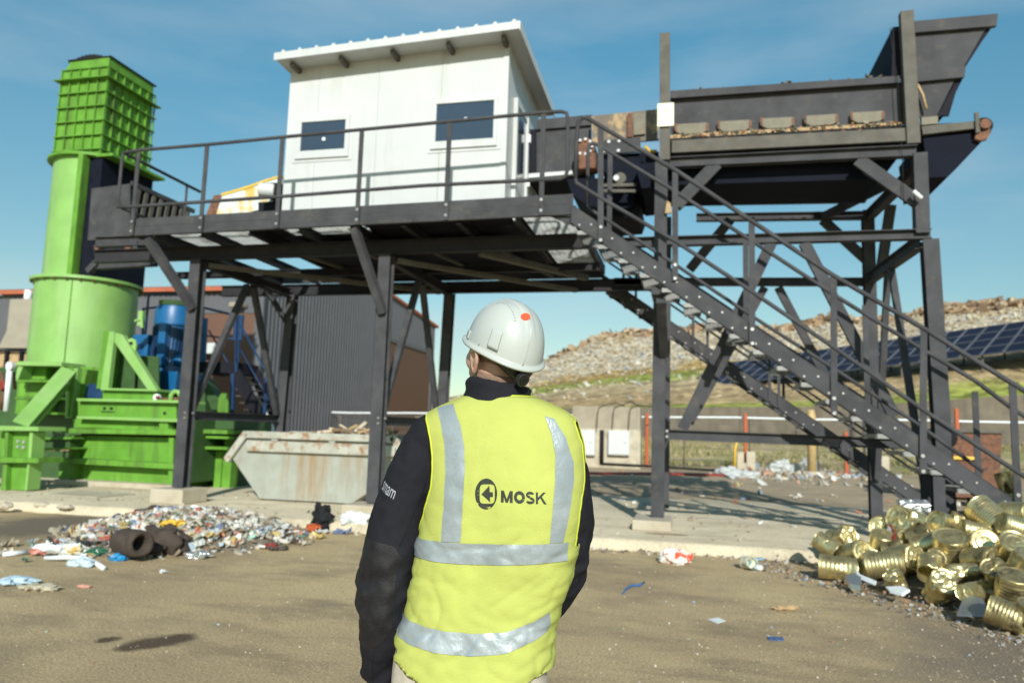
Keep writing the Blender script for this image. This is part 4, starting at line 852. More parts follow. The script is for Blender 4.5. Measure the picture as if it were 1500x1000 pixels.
for (bx, by, tx, ty) in ((895, 372, 894, 224), (1093, 500, 1092, 352), (1268, 640, 1267, 447), (1429, 735, 1428, 573)):
    B = PY(bx, by, YQ); T = PY(tx, ty, YQ); MB().bar(T, (T.x, YQ, zl(T.x)-.05), .08, .018, (0, 1, 0)).bar((T.x, YQ+.02, T.z), (T.x, YQ+.02, zl(T.x)), .014, .05, (0, 1, 0)).build('rail_post', ST, s1)
top = [PY(*p, YQ) for p in ((861, 300), (861, 225), (863, 213), (870, 210), (880, 215), (990, 281), (1140, 378), (1230, 437), (1350, 511), (1428, 557), (1480, 596), (1520, 622))]
mid = [PY(*p, YQ) for p in ((861, 298), (863, 306), (895, 326), (990, 388), (1100, 462), (1222, 540), (1340, 618), (1440, 690))]
MB().tube(top, .031, 10).build('handrail', M['steel'], s1, smooth=True); MB().tube(mid, .028, 10).build('mid_rail', M['steel'], s1, smooth=True)
# support frame under the lower end
mb = MB(); xs0 = PY(1366, 720, 11.2).x
mb.ibeam((xs0, 10.98, .15), (xs0, 10.98, zl(xs0)-.16), .14, .14, (0, 1, 0)).ibeam((xs0, 11.42, .15), (xs0, 11.42, zl(xs0)-.16), .14, .14, (0, 1, 0)).ibeam((xs0, 10.98, .42), (xs0+.9, 10.98, .42), .12, .14).ibeam((xs0+.42, 10.98, .15), (xs0+.42, 10.98, zl(xs0+.42)-.17), .12, .12, (0, 1, 0)).box(xs0+.5, xs0+.72, 10.86, 11.1, .3, .52)
mb.build('support_frame', M['steel'], s1)
s2, z2 = stair('rear steel staircase descending behind the tower posts, mostly in shade', 15.28, 16.05, -1.75, 4.6, 4.43+.145+.17, narrow_far=False, drop=.04)
for y in (15.26,):
    for x in (-1.3, .1, 1.55, 1.72, 3.0, 4.3):
        MB().bar((x, y, z2(x)-.1), (x, y, z2(x)+1.2), .055, .018, (0, 1, 0)).build('rail_post', ST, s2)
    MB().tube([(-1.75, y, z2(-1.75)+.6), (-1.75, y, z2(-1.75)+1.2), (4.6, y, z2(4.6)+1.2), (4.75, y, z2(4.6)+1.0)], .024, 8).build('handrail', ST, s2, smooth=True)
    MB().tube([(-1.75, y, z2(-1.75)+.6), (4.6, y, z2(4.6)+.6)], .022, 8).build('mid_rail', ST, s2, smooth=True)
y = 16.07
for x in (-1.1, .4, 1.9, 3.4): MB().bar((x, y, z2(x)-.1), (x, y, z2(x)+1.2), .055, .018, (0, 1, 0)).build('rail_post', ST, s2)
MB().tube([(-1.75, y, z2(-1.75)+1.2), (4.6, y, z2(4.6)+1.2)], .024, 8).build('handrail', ST, s2, smooth=True)
MB().tube([(-1.75, y, z2(-1.75)+.6), (4.6, y, z2(4.6)+.6)], .022, 8).build('mid_rail', ST, s2, smooth=True)
# ================================================================== GREEN MACHINE
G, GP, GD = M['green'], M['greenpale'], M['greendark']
gm = thing('waste_shredder', 'bright green industrial shredder with a round body and a tall ribbed chute tower', 'machine', (-13, 15, .15))
CX, CY, CR0 = -14.99, 15.8, 1.17
def lev(px, py): d = ray(px, py); t = (CY-1.0)/d.y; return (CAM+d*t).z
zc1, zc0 = lev(123, 405), lev(120, 530)
def ring(r, z, n=48, cut=None):
    P = []
    for k in range(n):
        a = 2*math.pi*k/n; x, y = r*math.cos(a), r*math.sin(a)
        if cut is not None: x = min(x, cut)
        P.append((CX+x, CY+y, z))
    return P
o = MB().loft([ring(CR0, zc0-.1), ring(CR0, zc1)]).build('round_body', GP, gm); smooth_by_angle(o)
smooth_by_angle(MB().loft([ring(CR0+.11, zc1-.04), ring(CR0+.11, zc1+.03)]).build('body_flange', GP, gm))
mb = MB(); pts = []
for k in range(26): a = 2*math.pi*k/26; pts.append((CX+(CR0+.06)*math.cos(a), CY+(CR0+.06)*math.sin(a), zc1-.045))
bolts(mb, pts, .03, (0, 0, -1), .035).build('flange_bolts', M['rust'], gm)
MB().box(CX+.52, CX+.535, CY-1.062, CY-1.03, zc0, zc1-.05).build('weld_seam', M['green'], gm)
smooth_by_angle(MB().loft([ring(CR0+.05, zc0-.16), ring(CR0+.05, zc0-.1)]).build('lower_ring', M['rust'], gm))
zu = lev(110, 228); ztop0 = lev(147, 221)
o = MB().loft([ring(1.03, zc1, 48, .45), ring(1.03, zu, 48, .45)]).build('duct', GP, gm); smooth_by_angle(o, 30)
MB().box(CX+.38, CX+.52, CY-1.10, CY-.86, zc1, zu).build('duct_flange', G, gm, bevel=.008)
smooth_by_angle(MB().loft([ring(1.17, zu), ring(1.17, zu+.07)]).build('duct_ring', G, gm))
MB().box(CX+.2, CX+1.2, CY-.9, CY+1.0, zu-.02, zu+.05).build('top_plate', G, gm)
MB().box(CX+.45, CX+.86, CY-.84, CY+.95, zc1, zu-.02).build('chute_wall', M['navy'], gm)
# ribbed chute tower
x0, x1, y0, y1 = -15.69, -14.26, 15.0, 16.75
zr = [hit(153, py, 1, 15.0).z for py in (217, 196, 175, 153.6, 133, 114)]; zt = hit(153.5, 96, 1, 15).z; ztt = hit(154, 82, 1, 15).z
ct = MB().box(x0+.05, x1-.05, y0+.05, y1-.05, zu+.05, zt).build('chute_tower', G, gm)
ztb = ztt; zlow = hit(231, 128, 0, x1).z
MB().hexa([(x0+.06, y0+.06, zt), (x1-.06, y0+.06, zt), (x1-.06, y1-.06, zt), (x0+.06, y1-.06, zt), (x0+.16, y0+.08, ztt-.02), (x1-.06, y0+.06, ztt), (x1-.06, y1-.06, zlow), (x0+.16, y1-.08, zlow)]).build('chute_cap', G, gm, bevel=.01)
mb = MB()
for i, z in enumerate(zr):
    e = .11 if i == 5 else .03
    mb.box(x0-e, x1+e, y0-e, y0+.049, z-.012, z+.012).box(x1-.049, x1+e, y0+.05, y1+e, z-.012, z+.012).box(x0-e, x0+.049, y0+.05, y1+e, z-.012, z+.012)
mb.box(x0, x1, y0, y0+.049, zt-.03, zt-.01).box(x1-.049, x1, y0+.05, y1, zt-.03, zt-.01)
mb.build('ring_ribs', G, gm)
mb = MB(); zs = [zu+.06]+zr+[zt-.03]
for a, b_ in zip(zs, zs[1:]):
    a += .0125; b_ -= .0125
    if b_-a < .05: continue
    for k in range(6): x = x0+.012+(x1-x0-.024)*k/5; mb.box(x-.011, x+.011, y0-.0, y0+.049, a, b_)
    for k in range(7): y = y0+.012+(y1-y0-.024)*k/6; mb.box(x1-.049, x1, max(y, y0+.05)-.011, y+.011 if y > y0+.05 else y0+.07, a, b_)
    for k in range(7): y = y0+.06+(y1-y0-.08)*k/6; mb.box(x0, x0+.049, y-.011, y+.011, a, b_)
mb.build('stiffener_ribs', G, gm)
# black rubber lip on top
mb = MB(); P = []
n = 22
for k in range(n+1):
    t = k/n; x = x0+.08+(x1-x0-.14)*t; P.append(Vector((x, y0+.1, ztt-.03+.16*math.sin(math.pi*t)+(.02 if k % 2 else 0))))
P += [Vector((x1-.06, y0+.1, ztt-.06)), Vector((x0+.1, y0+.1, ztt-.06))]
mb.prism(P, (0, .05, 0)); mb.build('rubber_lip', M['black'], gm)
MB().bar((x1-.05, y0+.06, ztt+.015), (x1-.05, y1, zlow+.015), .05, .04).bar((x0+.12, y0+.06, ztt), (x1-.05, y0+.06, ztt+.0), .04, .03).build('rubber_edge', M['black'], gm)
# ---- lower frame. front plane Y = 13.5
YG = 13.5
def gq(name, pts, y0, dy, m_=G, bev=.006): return MB().prism([PY(px, py, y0) for px, py in pts], (0, dy, 0)).build(name, m_, gm, bevel=bev)
def rect(l, t, r, b): return [(l, t), (r, t+.02*(r-l)), (r, b+.06*(r-l)*.6), (l, b)]
gq('lower_side_plate', [(108, 637), (254, 641), (252, 716), (108, 709)], YG+.25, 1.2)
gq('top_flange', [(92, 627), (257, 630), (257, 637), (92, 634)], YG-.06, 1.6)
gq('mid_flange', [(90, 670), (254, 679), (254, 687), (90, 678)], YG-.03, 1.4)
gq('side_rib', [(101, 637), (108, 637), (107, 709), (100, 708)], YG+.05, .3); gq('side_rib', [(247, 641), (254, 641), (252, 716), (246, 716)], YG+.05, .3)
gq('upper_beam_flange', [(112, 583), (261, 586), (261, 590), (112, 587)], YG-.1, .9, M['greenpale'], .004)
gq('upper_beam_web', [(114, 587), (258, 590), (258, 613), (114, 609)], YG+.05, .6)
gq('upper_beam_flange', [(112, 609), (261, 613), (261, 618), (112, 613)], YG-.1, .9, M['greenpale'], .004)
gq('lower_beam_web', [(106, 613), (233, 617), (233, 630), (106, 626)], YG+.1, .6)
gq('beam_end', [(233, 617), (246, 617), (246, 627), (254, 630), (233, 631)], YG-.02, .2)
gq('upper_box', [(150, 570), (228, 572), (228, 587), (150, 585)], YG+.15, .5); gq('upper_box_flange', [(147, 568), (230, 570), (230, 573), (147, 571)], YG+.03, .7, M['greenpale'], .003)
MB().tube([PY(232, 582, YG+.1), PY(232, 582, YG+.1)-Vector((0, .08, 0))], .075, 16).build('bearing_ring', M['plastic'], gm, bevel=.01)
MB().tube([PY(232, 582, YG+.01), PY(232, 582, YG+.01)-Vector((0, .05, 0))], .035, 12).build('bearing_core', M['red'], gm)
MB().tube([PY(236, 585, YG+.15), PY(266, 584, YG+.15)], .04, 8).build('shaft', M['rust'], gm)
gq('dark_hole', [(239, 603), (243, 603), (243, 607), (239, 607)], YG+.04, .01, M['black'], 0)
gq('pictogram', [(151, 596), (155, 596), (155, 600), (151, 600)], YG+.043, .006, M['black'], 0); gq('pictogram', [(161, 596), (165, 596), (165, 600), (161, 600)], YG+.043, .006, M['black'], 0); gq('pictogram', [(148, 602), (167, 602.5), (167, 604), (148, 603.5)], YG+.043, .006, M['black'], 0)
# triangle bracket with lifting eye
gq('bracket_plate', [(160, 485), (168, 486), (158, 569), (147, 569)], YG+.25, .12, M['greenpale'], .005)
gq('bracket_web', [(152, 484), (161, 485), (150, 569), (141, 569)], YG+.35, .5)
gq('bracket_back', [(165, 486), (200, 505), (196, 569), (158, 569)], YG+.75, .05, GD)
gq('bracket_strut', [(169, 487), (179, 490), (229, 570), (216, 570), (167, 500)], YG+.2, .14, M['greenpale'], .005)
gq('lifting_eye', [(184, 506), (186, 498), (192, 495), (198, 498), (199, 506), (195, 535), (190, 530)], YG+.28, .05, M['greenpale'], .004)
gq('eye_hole', [(189, 501), (193, 500), (194, 504), (190, 505)], YG+.26, .015, M['black'], 0)
gq('cross_plate', [(196, 520), (232, 522), (232, 572), (196, 570)], YG+.9, .05, GD)
MB().tube([PY(250, 588, YG+.1), PY(251, 578, YG+.1), PY(256, 573, YG+.1), PY(262, 574, YG+.1), PY(264, 580, YG+.1)], .05, 8).build('lifting_hook', M['greenpale'], gm, smooth=True)
gq('lifting_plate', [(320, 582), (324, 575), (331, 575), (334, 582), (333, 606), (318, 606)], 15.6, .06, G)
# left part
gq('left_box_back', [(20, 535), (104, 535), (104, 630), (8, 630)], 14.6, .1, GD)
for i, (t_, b_) in enumerate(((529, 535), (556, 559), (581, 584), (603, 606))): gq('shelf', [(22 if i else 26, t_), (84 if i else 90, t_+1), (84 if i else 90, b_+1), (22, b_)], 13.9, .7, G if i else GP)
gq('left_web', [(26, 560), (80, 560), (76, 581), (24, 581)], 14.3, .3, G); gq('left_web', [(46, 537), (68, 537), (66, 556), (46, 556)], 14.3, .3, G)
gq('left_web', [(24, 585), (74, 585), (70, 603), (22, 603)], 14.3, .3, G); gq('left_post', [(26, 535), (34, 535), (26, 556), (22, 556)], 13.95, .3, GP)
gq('column', [(98, 538), (114, 539), (104, 612), (95, 612)], 13.65, .3, GP); gq('column', [(114, 539), (128, 541), (112, 612), (104, 612)], 13.8, .4, G)
gq('column_flange', [(103, 539), (106, 539), (100, 610), (97, 610)], 13.6, .05, G)
MB().bar(PY(101, 541, 13.3), PY(30, 621, 12.05), .30, .04, (0, .6, .8)).build('strut', GP, gm, bevel=.005)
MB().bar(PY(101, 541, 13.5), PY(38, 621, 12.25), .04, .28, (0, .6, .8)).build('strut_web', G, gm)
MB().bar(PY(100, 565, 13.6), PY(50, 622, 12.6), .06, .16, (0, .6, .8)).build('strut', GP, gm)
YS = 11.95
gq('stand_flange', [(-12, 623), (56, 625), (56, 631), (-12, 630)], YS-.1, .65, GP, .005)
gq('stand_flange', [(-12, 669), (56, 671), (56, 678), (-12, 677)], YS-.08, .6, G)
gq('stand_web', [(12, 631), (47, 631), (44, 671), (10, 671)], YS+.1, .2, G); gq('stand_web', [(12, 678), (42, 678), (39, 718), (10, 717)], YS+.12, .2, G)
gq('stand_rib', [(7, 631), (12, 631), (10, 671), (6, 671)], YS-.02, .3, G); gq('stand_rib', [(43, 631), (48, 632), (45, 671), (41, 671)], YS-.02, .3, GP); gq('stand_rib', [(40, 678), (43, 678), (39, 718), (36, 718)], YS, .3, GP); gq('stand_rib', [(4, 678), (10, 678), (8, 718), (0, 718)], YS, .3, G)
gq('stand_side', [(-40, 631), (8, 631), (6, 671), (-42, 671)], YS+.2, .2, G); gq('stand_side', [(-42, 678), (4, 678), (2, 700), (-42, 700)], YS+.3, .2, GD)
bolt_parts(gm, [PY(px, py, YS+.1) for px, py in ((27, 646), (35.5, 647), (26.5, 654), (35, 655))], .035, .02, M['galv'])
gq('link_beam', [(46, 642), (102, 642), (102, 656), (46, 659)], 13.4, .3, GD); gq('link_flange', [(46, 640), (104, 640), (104, 643), (46, 644)], 13.3, .5, G); gq('link_flange', [(46, 656), (104, 655), (104, 658), (46, 660)], 13.3, .5, G)
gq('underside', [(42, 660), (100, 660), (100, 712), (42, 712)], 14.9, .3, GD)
gq('cross_sill', [(86, 678), (104, 678), (102, 708), (86, 706)], 14.2, .2, G)
# right hand rear part, seen behind the post
for (t_, b_, y_, m_) in ((606, 626, 14.6, GD), (636, 640, 14.3, G), (652, 656, 14.3, G), (627, 633, 14.2, G)): gq('rear_beam', [(250, t_), (342, t_+3), (342, b_+3), (250, b_)], y_, 1.3, m_)
gq('rear_box', [(254, 640), (344, 643), (338, 715), (252, 716)], 15.0, 1.4, GD)
gq('rear_rib', [(316, 660), (326, 660), (322, 714), (312, 714)], 14.7, .3, G); gq('rear_rib', [(330, 628), (342, 628), (336, 714), (324, 714)], 14.75, .3, G); gq('rear_web', [(290, 640), (312, 640), (312, 650), (290, 650)], 14.6, .2, G); gq('rear_web', [(256, 655), (280, 655), (280, 668), (256, 668)], 14.6, .2, G)
gq('rear_upper_box', [(240, 572), (300, 575), (300, 606), (240, 606)], 15.8, .8, GD)
gq('rear_slope', [(286, 545), (296, 548), (330, 600), (310, 600)], 15.9, .3, GD)
a, b_ = PY(108, 637, YG+.25), PY(252, 716, YG+.25)
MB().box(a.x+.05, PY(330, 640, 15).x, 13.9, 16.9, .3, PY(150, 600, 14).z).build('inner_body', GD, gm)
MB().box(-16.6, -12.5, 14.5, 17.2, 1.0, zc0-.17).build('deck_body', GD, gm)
gq('deck_front', [(100, 536), (200, 540), (199, 546), (100, 542)], 14.45, .1, G)
# fixed gauge, pipe, valve
MB().tube([PY(15, 532, 12.4), PY(9, 602, 12.4)], .055, 10).build('water_pipe', M['plastic'], gm, smooth=True)
MB().tube([PY(16, 536, 12.4)+Vector((0, -.05, 0)), PY(16, 536, 12.4)+Vector((0, .03, 0))], .09, 20).build('gauge', M['cabinet'], gm)
MB().tube([PY(5, 564, 12.45)+Vector((0, -.06, 0)), PY(5, 564, 12.45)+Vector((0, .1, 0))], .10, 14).build('valve', M['red'], gm, bevel=.02)
MB().tube([PY(2, 545, 12.5), PY(5, 575, 12.5), PY(1, 600, 12.5)], .04, 8).tube([PY(20, 545, 12.6), PY(22, 570, 12.6)], .03, 8).build('valve_pipe', M['rust'], gm, smooth=True)
MB().box(*(lambda p, q: (p.x, q.x, 13.9, 14.3, q.z, p.z))(PY(119, 562, 13.9), PY(148, 583, 13.9))).build('blue_housing', M['bluedark'], gm, bevel=.01)
MB().tube([PY(198, 470, 15.0), PY(208, 468, 15.0), PY(208, 480, 15.0)], .035, 8).box(*(lambda p: (p.x-.06, p.x+.06, 15.0, 15.1, p.z-.18, p.z+.18))(PY(205, 466, 15.0))).build('latch', M['greenpale'], gm)
for px, py, w_, lab, dz in ((27, 722, .62, 'concrete footing under the green stand at the far left edge of the photo', .3),):
    p = PZ(px, py, .3); o = MB().box(p.x-.62, p.x+.55, YS-.32, YS+.55, .155, PY(30, 718, YS).z).build('concrete_footing', M['conc'], bevel=.02); tag(recenter(o), lab, 'footing')
o = MB().box(PY(80, 715, 13.5).x, PY(252, 720, 13.5).x, 13.45, 13.9, .155, .27).build('concrete_footing', M['conc'], bevel=.02); tag(recenter(o), 'long low concrete sill under the green machine', 'footing')
# ---- blue motor
p0, p1 = PY(204, 450, 15.0), PY(271, 450, 15.0); z0m, z1m = PY(230, 575, 15).z, PY(230, 446, 15).z; mx = (p0.x+p1.x)/2+.03; my = 15.45; rm = .46
mo = thing('electric_motor', 'large upright blue electric motor with cooling fins beside the green machine', 'motor', (mx, my, z0m))
def circ(r, z, n=32): return [(mx+r*math.cos(2*math.pi*k/n), my+r*math.sin(2*math.pi*k/n), z) for k in range(n)]
H = z1m-z0m
smooth_by_angle(MB().loft([circ(rm*.86, z0m+H*.28), circ(rm*.86, z0m+H*.8)]).build('motor_body', M['blue'], mo))
mb = MB()
for k in range(40):
    a = 2*math.pi*k/40; mb.bar((mx+rm*.92*math.cos(a), my+rm*.92*math.sin(a), z0m+H*.32), (mx+rm*.92*math.cos(a), my+rm*.92*math.sin(a), z0m+H*.76), .012, .09, (math.cos(a), math.sin(a), 0))
mb.build('cooling_fins', M['bluedark'], mo)
smooth_by_angle(MB().loft([circ(rm*.98, z0m+H*.78), circ(rm*1.0, z0m+H*.93), circ(rm*.9, z0m+H*1.0), circ(rm*.4, z0m+H*1.01)]).build('fan_cowl', M['blue'], mo))
smooth_by_angle(MB().loft([circ(rm*1.05, z0m+H*.24), circ(rm*1.05, z0m+H*.3)]).build('motor_flange', M['blue'], mo))
MB().hexa([(mx-.5, my-.45, z0m), (mx+.5, my-.45, z0m), (mx+.5, my+.45, z0m), (mx-.5, my+.45, z0m), (mx-.56, my-.5, z0m+H*.24), (mx+.56, my-.5, z0m+H*.24), (mx+.56, my+.5, z0m+H*.24), (mx-.56, my+.5, z0m+H*.24)]).build('motor_base', M['blue'], mo, bevel=.02)
MB().box(mx-.78, mx-.36, my-.42, my-.12, z0m+H*.36, z0m+H*.66).box(mx-.72, mx-.5, my-.45, my-.42, z0m+H*.45, z0m+H*.55).build('terminal_box', M['blue'], mo, bevel=.025)
MB().box(mx+.02, mx+.2, my-.56, my-.36, z0m+H*.3, z0m+H*.78).build('side_rail', M['blue'], mo, bevel=.01)
MB().ell((mx+.42, my-.2, z0m+H*.38), (.2, .2, .16)).build('junction_bulge', M['blue'], mo, smooth=True)
MB().tube([(mx-.8, my, z0m+H*.2), (mx-.8, my, z1m+.35), (mx+.3, my, z1m+.3)], .03, 8).build('guard_tube', M['bluedark'], mo, smooth=True)
smooth_by_angle(MB().loft([circ(rm*.8, z1m+.02), circ(rm*.85, z1m+.13)]).build('green_cover', GD, mo))
# ---- blue access stairs behind
YB = 18.6
bs = thing('blue_stairs', 'dark blue access stairs with thin rails behind the green machine', 'stairs', (PY(350, 600, YB).x, YB, .14))
P = lambda px, py, y=YB: PY(px, py, y)
MB().tube([P(210, 452), P(230, 450), P(300, 451), P(333, 459), P(348, 462)], .035, 8).tube([P(210, 452), P(208, 520)], .035, 8).tube([P(290, 490), P(345, 497)], .025, 8).tube([P(352, 475), P(398, 560), P(425, 604)], .03, 8).tube([P(352, 512), P(378, 558), P(406, 606)], .02, 8).tube([P(306, 484), P(340, 540), P(335, 530)], .025, 8).build('handrail', M['bluedark'], bs, smooth=True)
for (x_, t_, b_) in ((298, 453, 538), (303, 466, 536), (349, 462, 545), (351, 462, 530), (391, 552, 606)): MB().bar(P(x_-1, t_), P(x_-4 if x_ < 340 else x_-3, b_), .07, .07, (0, 1, 0)).build('rail_post', M['blue'] if x_ < 310 else M['bluedark'], bs)
MB().box(P(346, 470).x-.06, P(356, 470).x, YB-.02, YB+.05, P(350, 498).z, P(350, 461).z).build('gate_plate', M['bluedark'], bs)
MB().box(P(290, 540).x, P(344, 540).x, YB-.05, YB+1.2, P(310, 547).z, P(310, 530).z).build('landing', M['steeldark'], bs)
MB().bar(P(344, 545), P(385, 618), .35, .06, (0, 1, 0)).build('stringer', M['steeldark'], bs); MB().bar(P(372, 545, YB+1.1), P(412, 625, YB+1.1), .35, .06, (0, 1, 0)).build('stringer', M['steeldark'], bs)
for k in range(8):
    q = P(338+k*5.8, 549+k*10); MB().box(q.x-.25, q.x+.1, YB+.05, YB+1.1, q.z-.03, q.z).build('tread', M['steel2'], bs)
MB().bar(P(272, 560), P(272, 690), .1, .1, (0, 1, 0)).bar(P(342, 545), P(338, 680), .1, .1, (0, 1, 0)).build('support_post', M['bluedark'], bs)
# ---- grey infeed box beside the tower
inf = thing('infeed_conveyor', 'dark grey boxed infeed conveyor joining the platform to the green tower', 'conveyor', (-12.3, 13.8, 5))
a, b_ = PY(134, 276, 13.4), PY(190, 269, 13.4); c = PY(190, 348, 13.4); d_ = PY(128, 352, 13.4)
MB().prism([a, b_, c, d_], (0, .05, 0)).build('front_plate', M['steel'], inf, bevel=.006)
MB().prism([a+Vector((.05, .06, 0)), b_+Vector((-.06, .06, 0)), c+Vector((-.06, .06, 0)), d_+Vector((.1, .06, 0))], (0, 2.0, 0)).build('housing', M['steeldark'], inf)
zt_ = PX(201, 270, b_.x).z
mb = MB(); mb.box(b_.x-.04, b_.x+.02, 13.46, 15.6, zt_-.08, zt_+.02); mb.build('top_rail', M['steel'], inf)
for k in range(8): y = 13.7+k*.24; MB().bar((b_.x, y, zt_-.1), (b_.x+.02, y-.16, c.z+.2), .03, .10, (0, 1, 0)).build('slat', M['steel2'], inf)
mb = MB(); mb.box(d_.x+.1, c.x-.0, 13.5, 14.6, c.z-.35, c.z-.06); mb.build('drive_frame', M['steeldark'], inf)
for px, py in ((141, 362), (148, 356), (143, 372), (186, 364), (190, 372)):
    p = PY(px, py, 13.4); MB().tube([p, p+Vector((0, .1, 0))], .07, 8).build('bearing', M['rust'], inf, bevel=.015)
MB().ibeam(PY(144, 388, 12.3), PY(228, 383, 12.3), .15, .18).build('carrier_beam', M['steel'], inf); MB().bar(PY(130, 398, 12.6), PY(150, 378, 12.6), .14, .12).build('carrier_strut', M['steel'], inf)
MB().bar(PY(200, 355, 12.4), PY(200, 375, 12.4), .1, .1, (0, 1, 0)).build('hanger', M['steel'], inf)
# ---- hooded conveyor end with motor, left of the cabin
YH = 13.3
hc = thing('hooded_conveyor', 'white hooded conveyor end with yellow rust stains left of the cabin', 'conveyor', (-8, 13.6, 5))
hq = lambda name, pts, y, dy, m_, bev=.01: MB().prism([PY(px, py, y) for px, py in pts], (0, dy, 0)).build(name, m_, hc, bevel=bev)
hq('hood', [(315, 318), (326, 284), (345, 279), (366, 273), (388, 265), (412, 258), (412, 312), (376, 308), (340, 318)], YH, 1.3, M['hood'])
hq('hood_top', [(324, 283), (345, 277.5), (366, 271), (388, 263), (412, 256), (412, 259), (388, 266.5), (366, 274.5), (345, 281), (324, 287)], YH-.02, 1.35, M['yellow'], .003)
hq('end_skirt', [(300, 318), (313, 286), (325, 284.5), (315, 318)], YH+.05, 1.2, M['rust'])
p = PY(379, 278, YH-.5); MB().tube([p, p+Vector((.28, .12, 0))], .14, 20).build('motor', M['cabinet'], hc, bevel=.02)
MB().tube([p+Vector((-.012, -.006, 0)), p], .075, 16).build('motor_cap', M['galv'], hc)
p2 = PY(392, 277, YH-.4); MB().box(p2.x-.1, p2.x+.3, YH-.45, YH-.02, p2.z-.14, p2.z+.12).build('gearbox', M['black'], hc, bevel=.04)
hq('dark_base', [(378, 296), (412, 294), (412, 318), (378, 318)], YH-.05, .04, M['steeldark'])
# ================================================================== SKIP
YS0 = 12.75
L, T_, RR = PY(328, 666, YS0), PY(362, 628, YS0), PY(566, 640, YS0-.3)
sk = thing('skip_container', 'weathered pale grey skip container with a rusty rim, loaded with scrap wood', 'skip', (-6.6, 13.6, .16))
Z0 = .18
def sp_(px, py): p = PY(px, py, YS0); return Vector((p.x, 0, p.z))
bl, br = sp_(379, 731), sp_(513, 743); tl, tip = sp_(365, 632), sp_(337, 668); 
topR = sp_(575, 641); tipR = sp_(602, 690)
Dp = 1.75
outline = [Vector((bl.x, 0, Z0)), Vector((br.x, 0, Z0)), Vector((tipR.x, 0, tip.z)), Vector((topR.x, 0, tl.z)), Vector((tl.x, 0, tl.z)), Vector((tip.x, 0, tip.z))]
mb = MB(); mb.prism([v+Vector((0, YS0+.03, 0)) for v in outline], (0, .03, 0)); mb.prism([v+Vector((0, YS0+Dp-.06, 0)) for v in outline], (0, .03, 0))
for i in (0, 1, 5):
    a, b_ = outline[i], outline[(i+1) % 6]
    mb.prism([a+Vector((0, YS0+.061, 0)), b_+Vector((0, YS0+.061, 0)), b_+Vector((0, YS0+.061, .04)), a+Vector((0, YS0+.061, .04))], (0, Dp-.13, 0))
a, b_ = outline[4], outline[5]; mb.bar(a+Vector((0.02, YS0+.9, -.05)), b_+Vector((.02, YS0+.9, .02)), Dp-.13, .02)
a, b_ = outline[3], outline[2]; mb.bar(a+Vector((-.02, YS0+.9, -.05)), b_+Vector((-.02, YS0+.9, .02)), Dp-.13, .02)
mb.build('body', M['skip'], sk)
for y in (YS0-.03, YS0+Dp-.06):
    mb = MB(); mb.bar(outline[4]+Vector((-.05, y+.02, -.05)), outline[3]+Vector((.05, y+.02, -.05)), .10, .13); mb.bar(outline[5]+Vector((-.06, y+.02, -.08)), outline[4]+Vector((-.04, y+.02, -.02)), .10, .13); mb.bar(outline[3]+Vector((0, y+.02, 0)), outline[2]+Vector((.03, y+.02, -.05)), .10, .13)
    mb.build('rim', M['skiprust'], sk, bevel=.012)
a, b_ = sp_(363, 651), sp_(541, 668); MB().box(a.x, tipR.x-.3, YS0-.06, YS0+.029, b_.z+.01, b_.z+.21).build('side_rail', M['skiprust'], sk, bevel=.015)
for px in (404, 488): q = sp_(px, 640); MB().box(q.x-.065, q.x+.065, YS0-.05, YS0+.029, b_.z+.211, tl.z-.12).build('rib', M['skip'], sk, bevel=.01)
for px in (368, 395, 418, 472, 500, 530): q = sp_(px, 640); MB().tube([(q.x, YS0-.02, tl.z-.16), (q.x, YS0-.06, tl.z-.2)], .014, 6).build('hook', M['skiprust'], sk)
MB().box(bl.x+.1, topR.x-.3, YS0+.2, YS0+Dp-.2, tl.z-.28, tl.z-.2).build('fill', M['idler'], sk)
k_ = 0
descr = ['long pale plank lying flat on top of the skip load', 'tilted pale plank sticking out of the skip load', 'brown board leaning on the load near the skip post', 'short yellowish batten at the right of the skip load', 'thin dark stick on the skip load', 'pale broken board at the right end of the skip load', 'small wood offcut at the left of the skip load']
for (px0, py0, px1, py1, yy, w_), lab in zip(((464, 633, 480, 630, 13.2, .08), (506, 631, 517, 622, 13.3, .07), (519, 632, 530, 618, 13.4, .09), (524, 634, 544, 626, 13.2, .06), (498, 622, 506, 631, 13.5, .04), (546, 636, 568, 628, 13.3, .09), (482, 627, 498, 631, 13.6, .07)), descr):
    A, B = PY(px0, py0, yy), PY(px1, py1, yy); B = B+Vector((0, .18, 0)); o = MB().bar(A, B, w_, .04).build('wood_plank', M['wood'] if k_ % 2 else mat('pale_wood%d' % k_, (.62, .52, .38), .8, 0, .2, 6, stretch=(1, 6, 6)), bevel=.004); tag(recenter(o), lab, 'plank', 'scrap wood in the skip'); k_ += 1
mb = MB()
for i in range(260):
    x = rnd.uniform(tl.x+.5, topR.x-.4); y = rnd.uniform(YS0+.25, YS0+Dp-.25); z = tl.z-.2+.28*math.exp(-((x-(-5.9))/1.0)**2)*rnd.random(); chip(mb, (x, y, z), rnd.choice([.08, .12, .2]))
mb.build('skip_rubble', island_mat('skip_rubble_mix', [(.30, .2, .12), (.4, .3, .18), (.2, .15, .1), (.5, .44, .32), (.35, .22, .12)], .9), kind='stuff', label='brown wood scraps and rubble heaped in the grey skip')
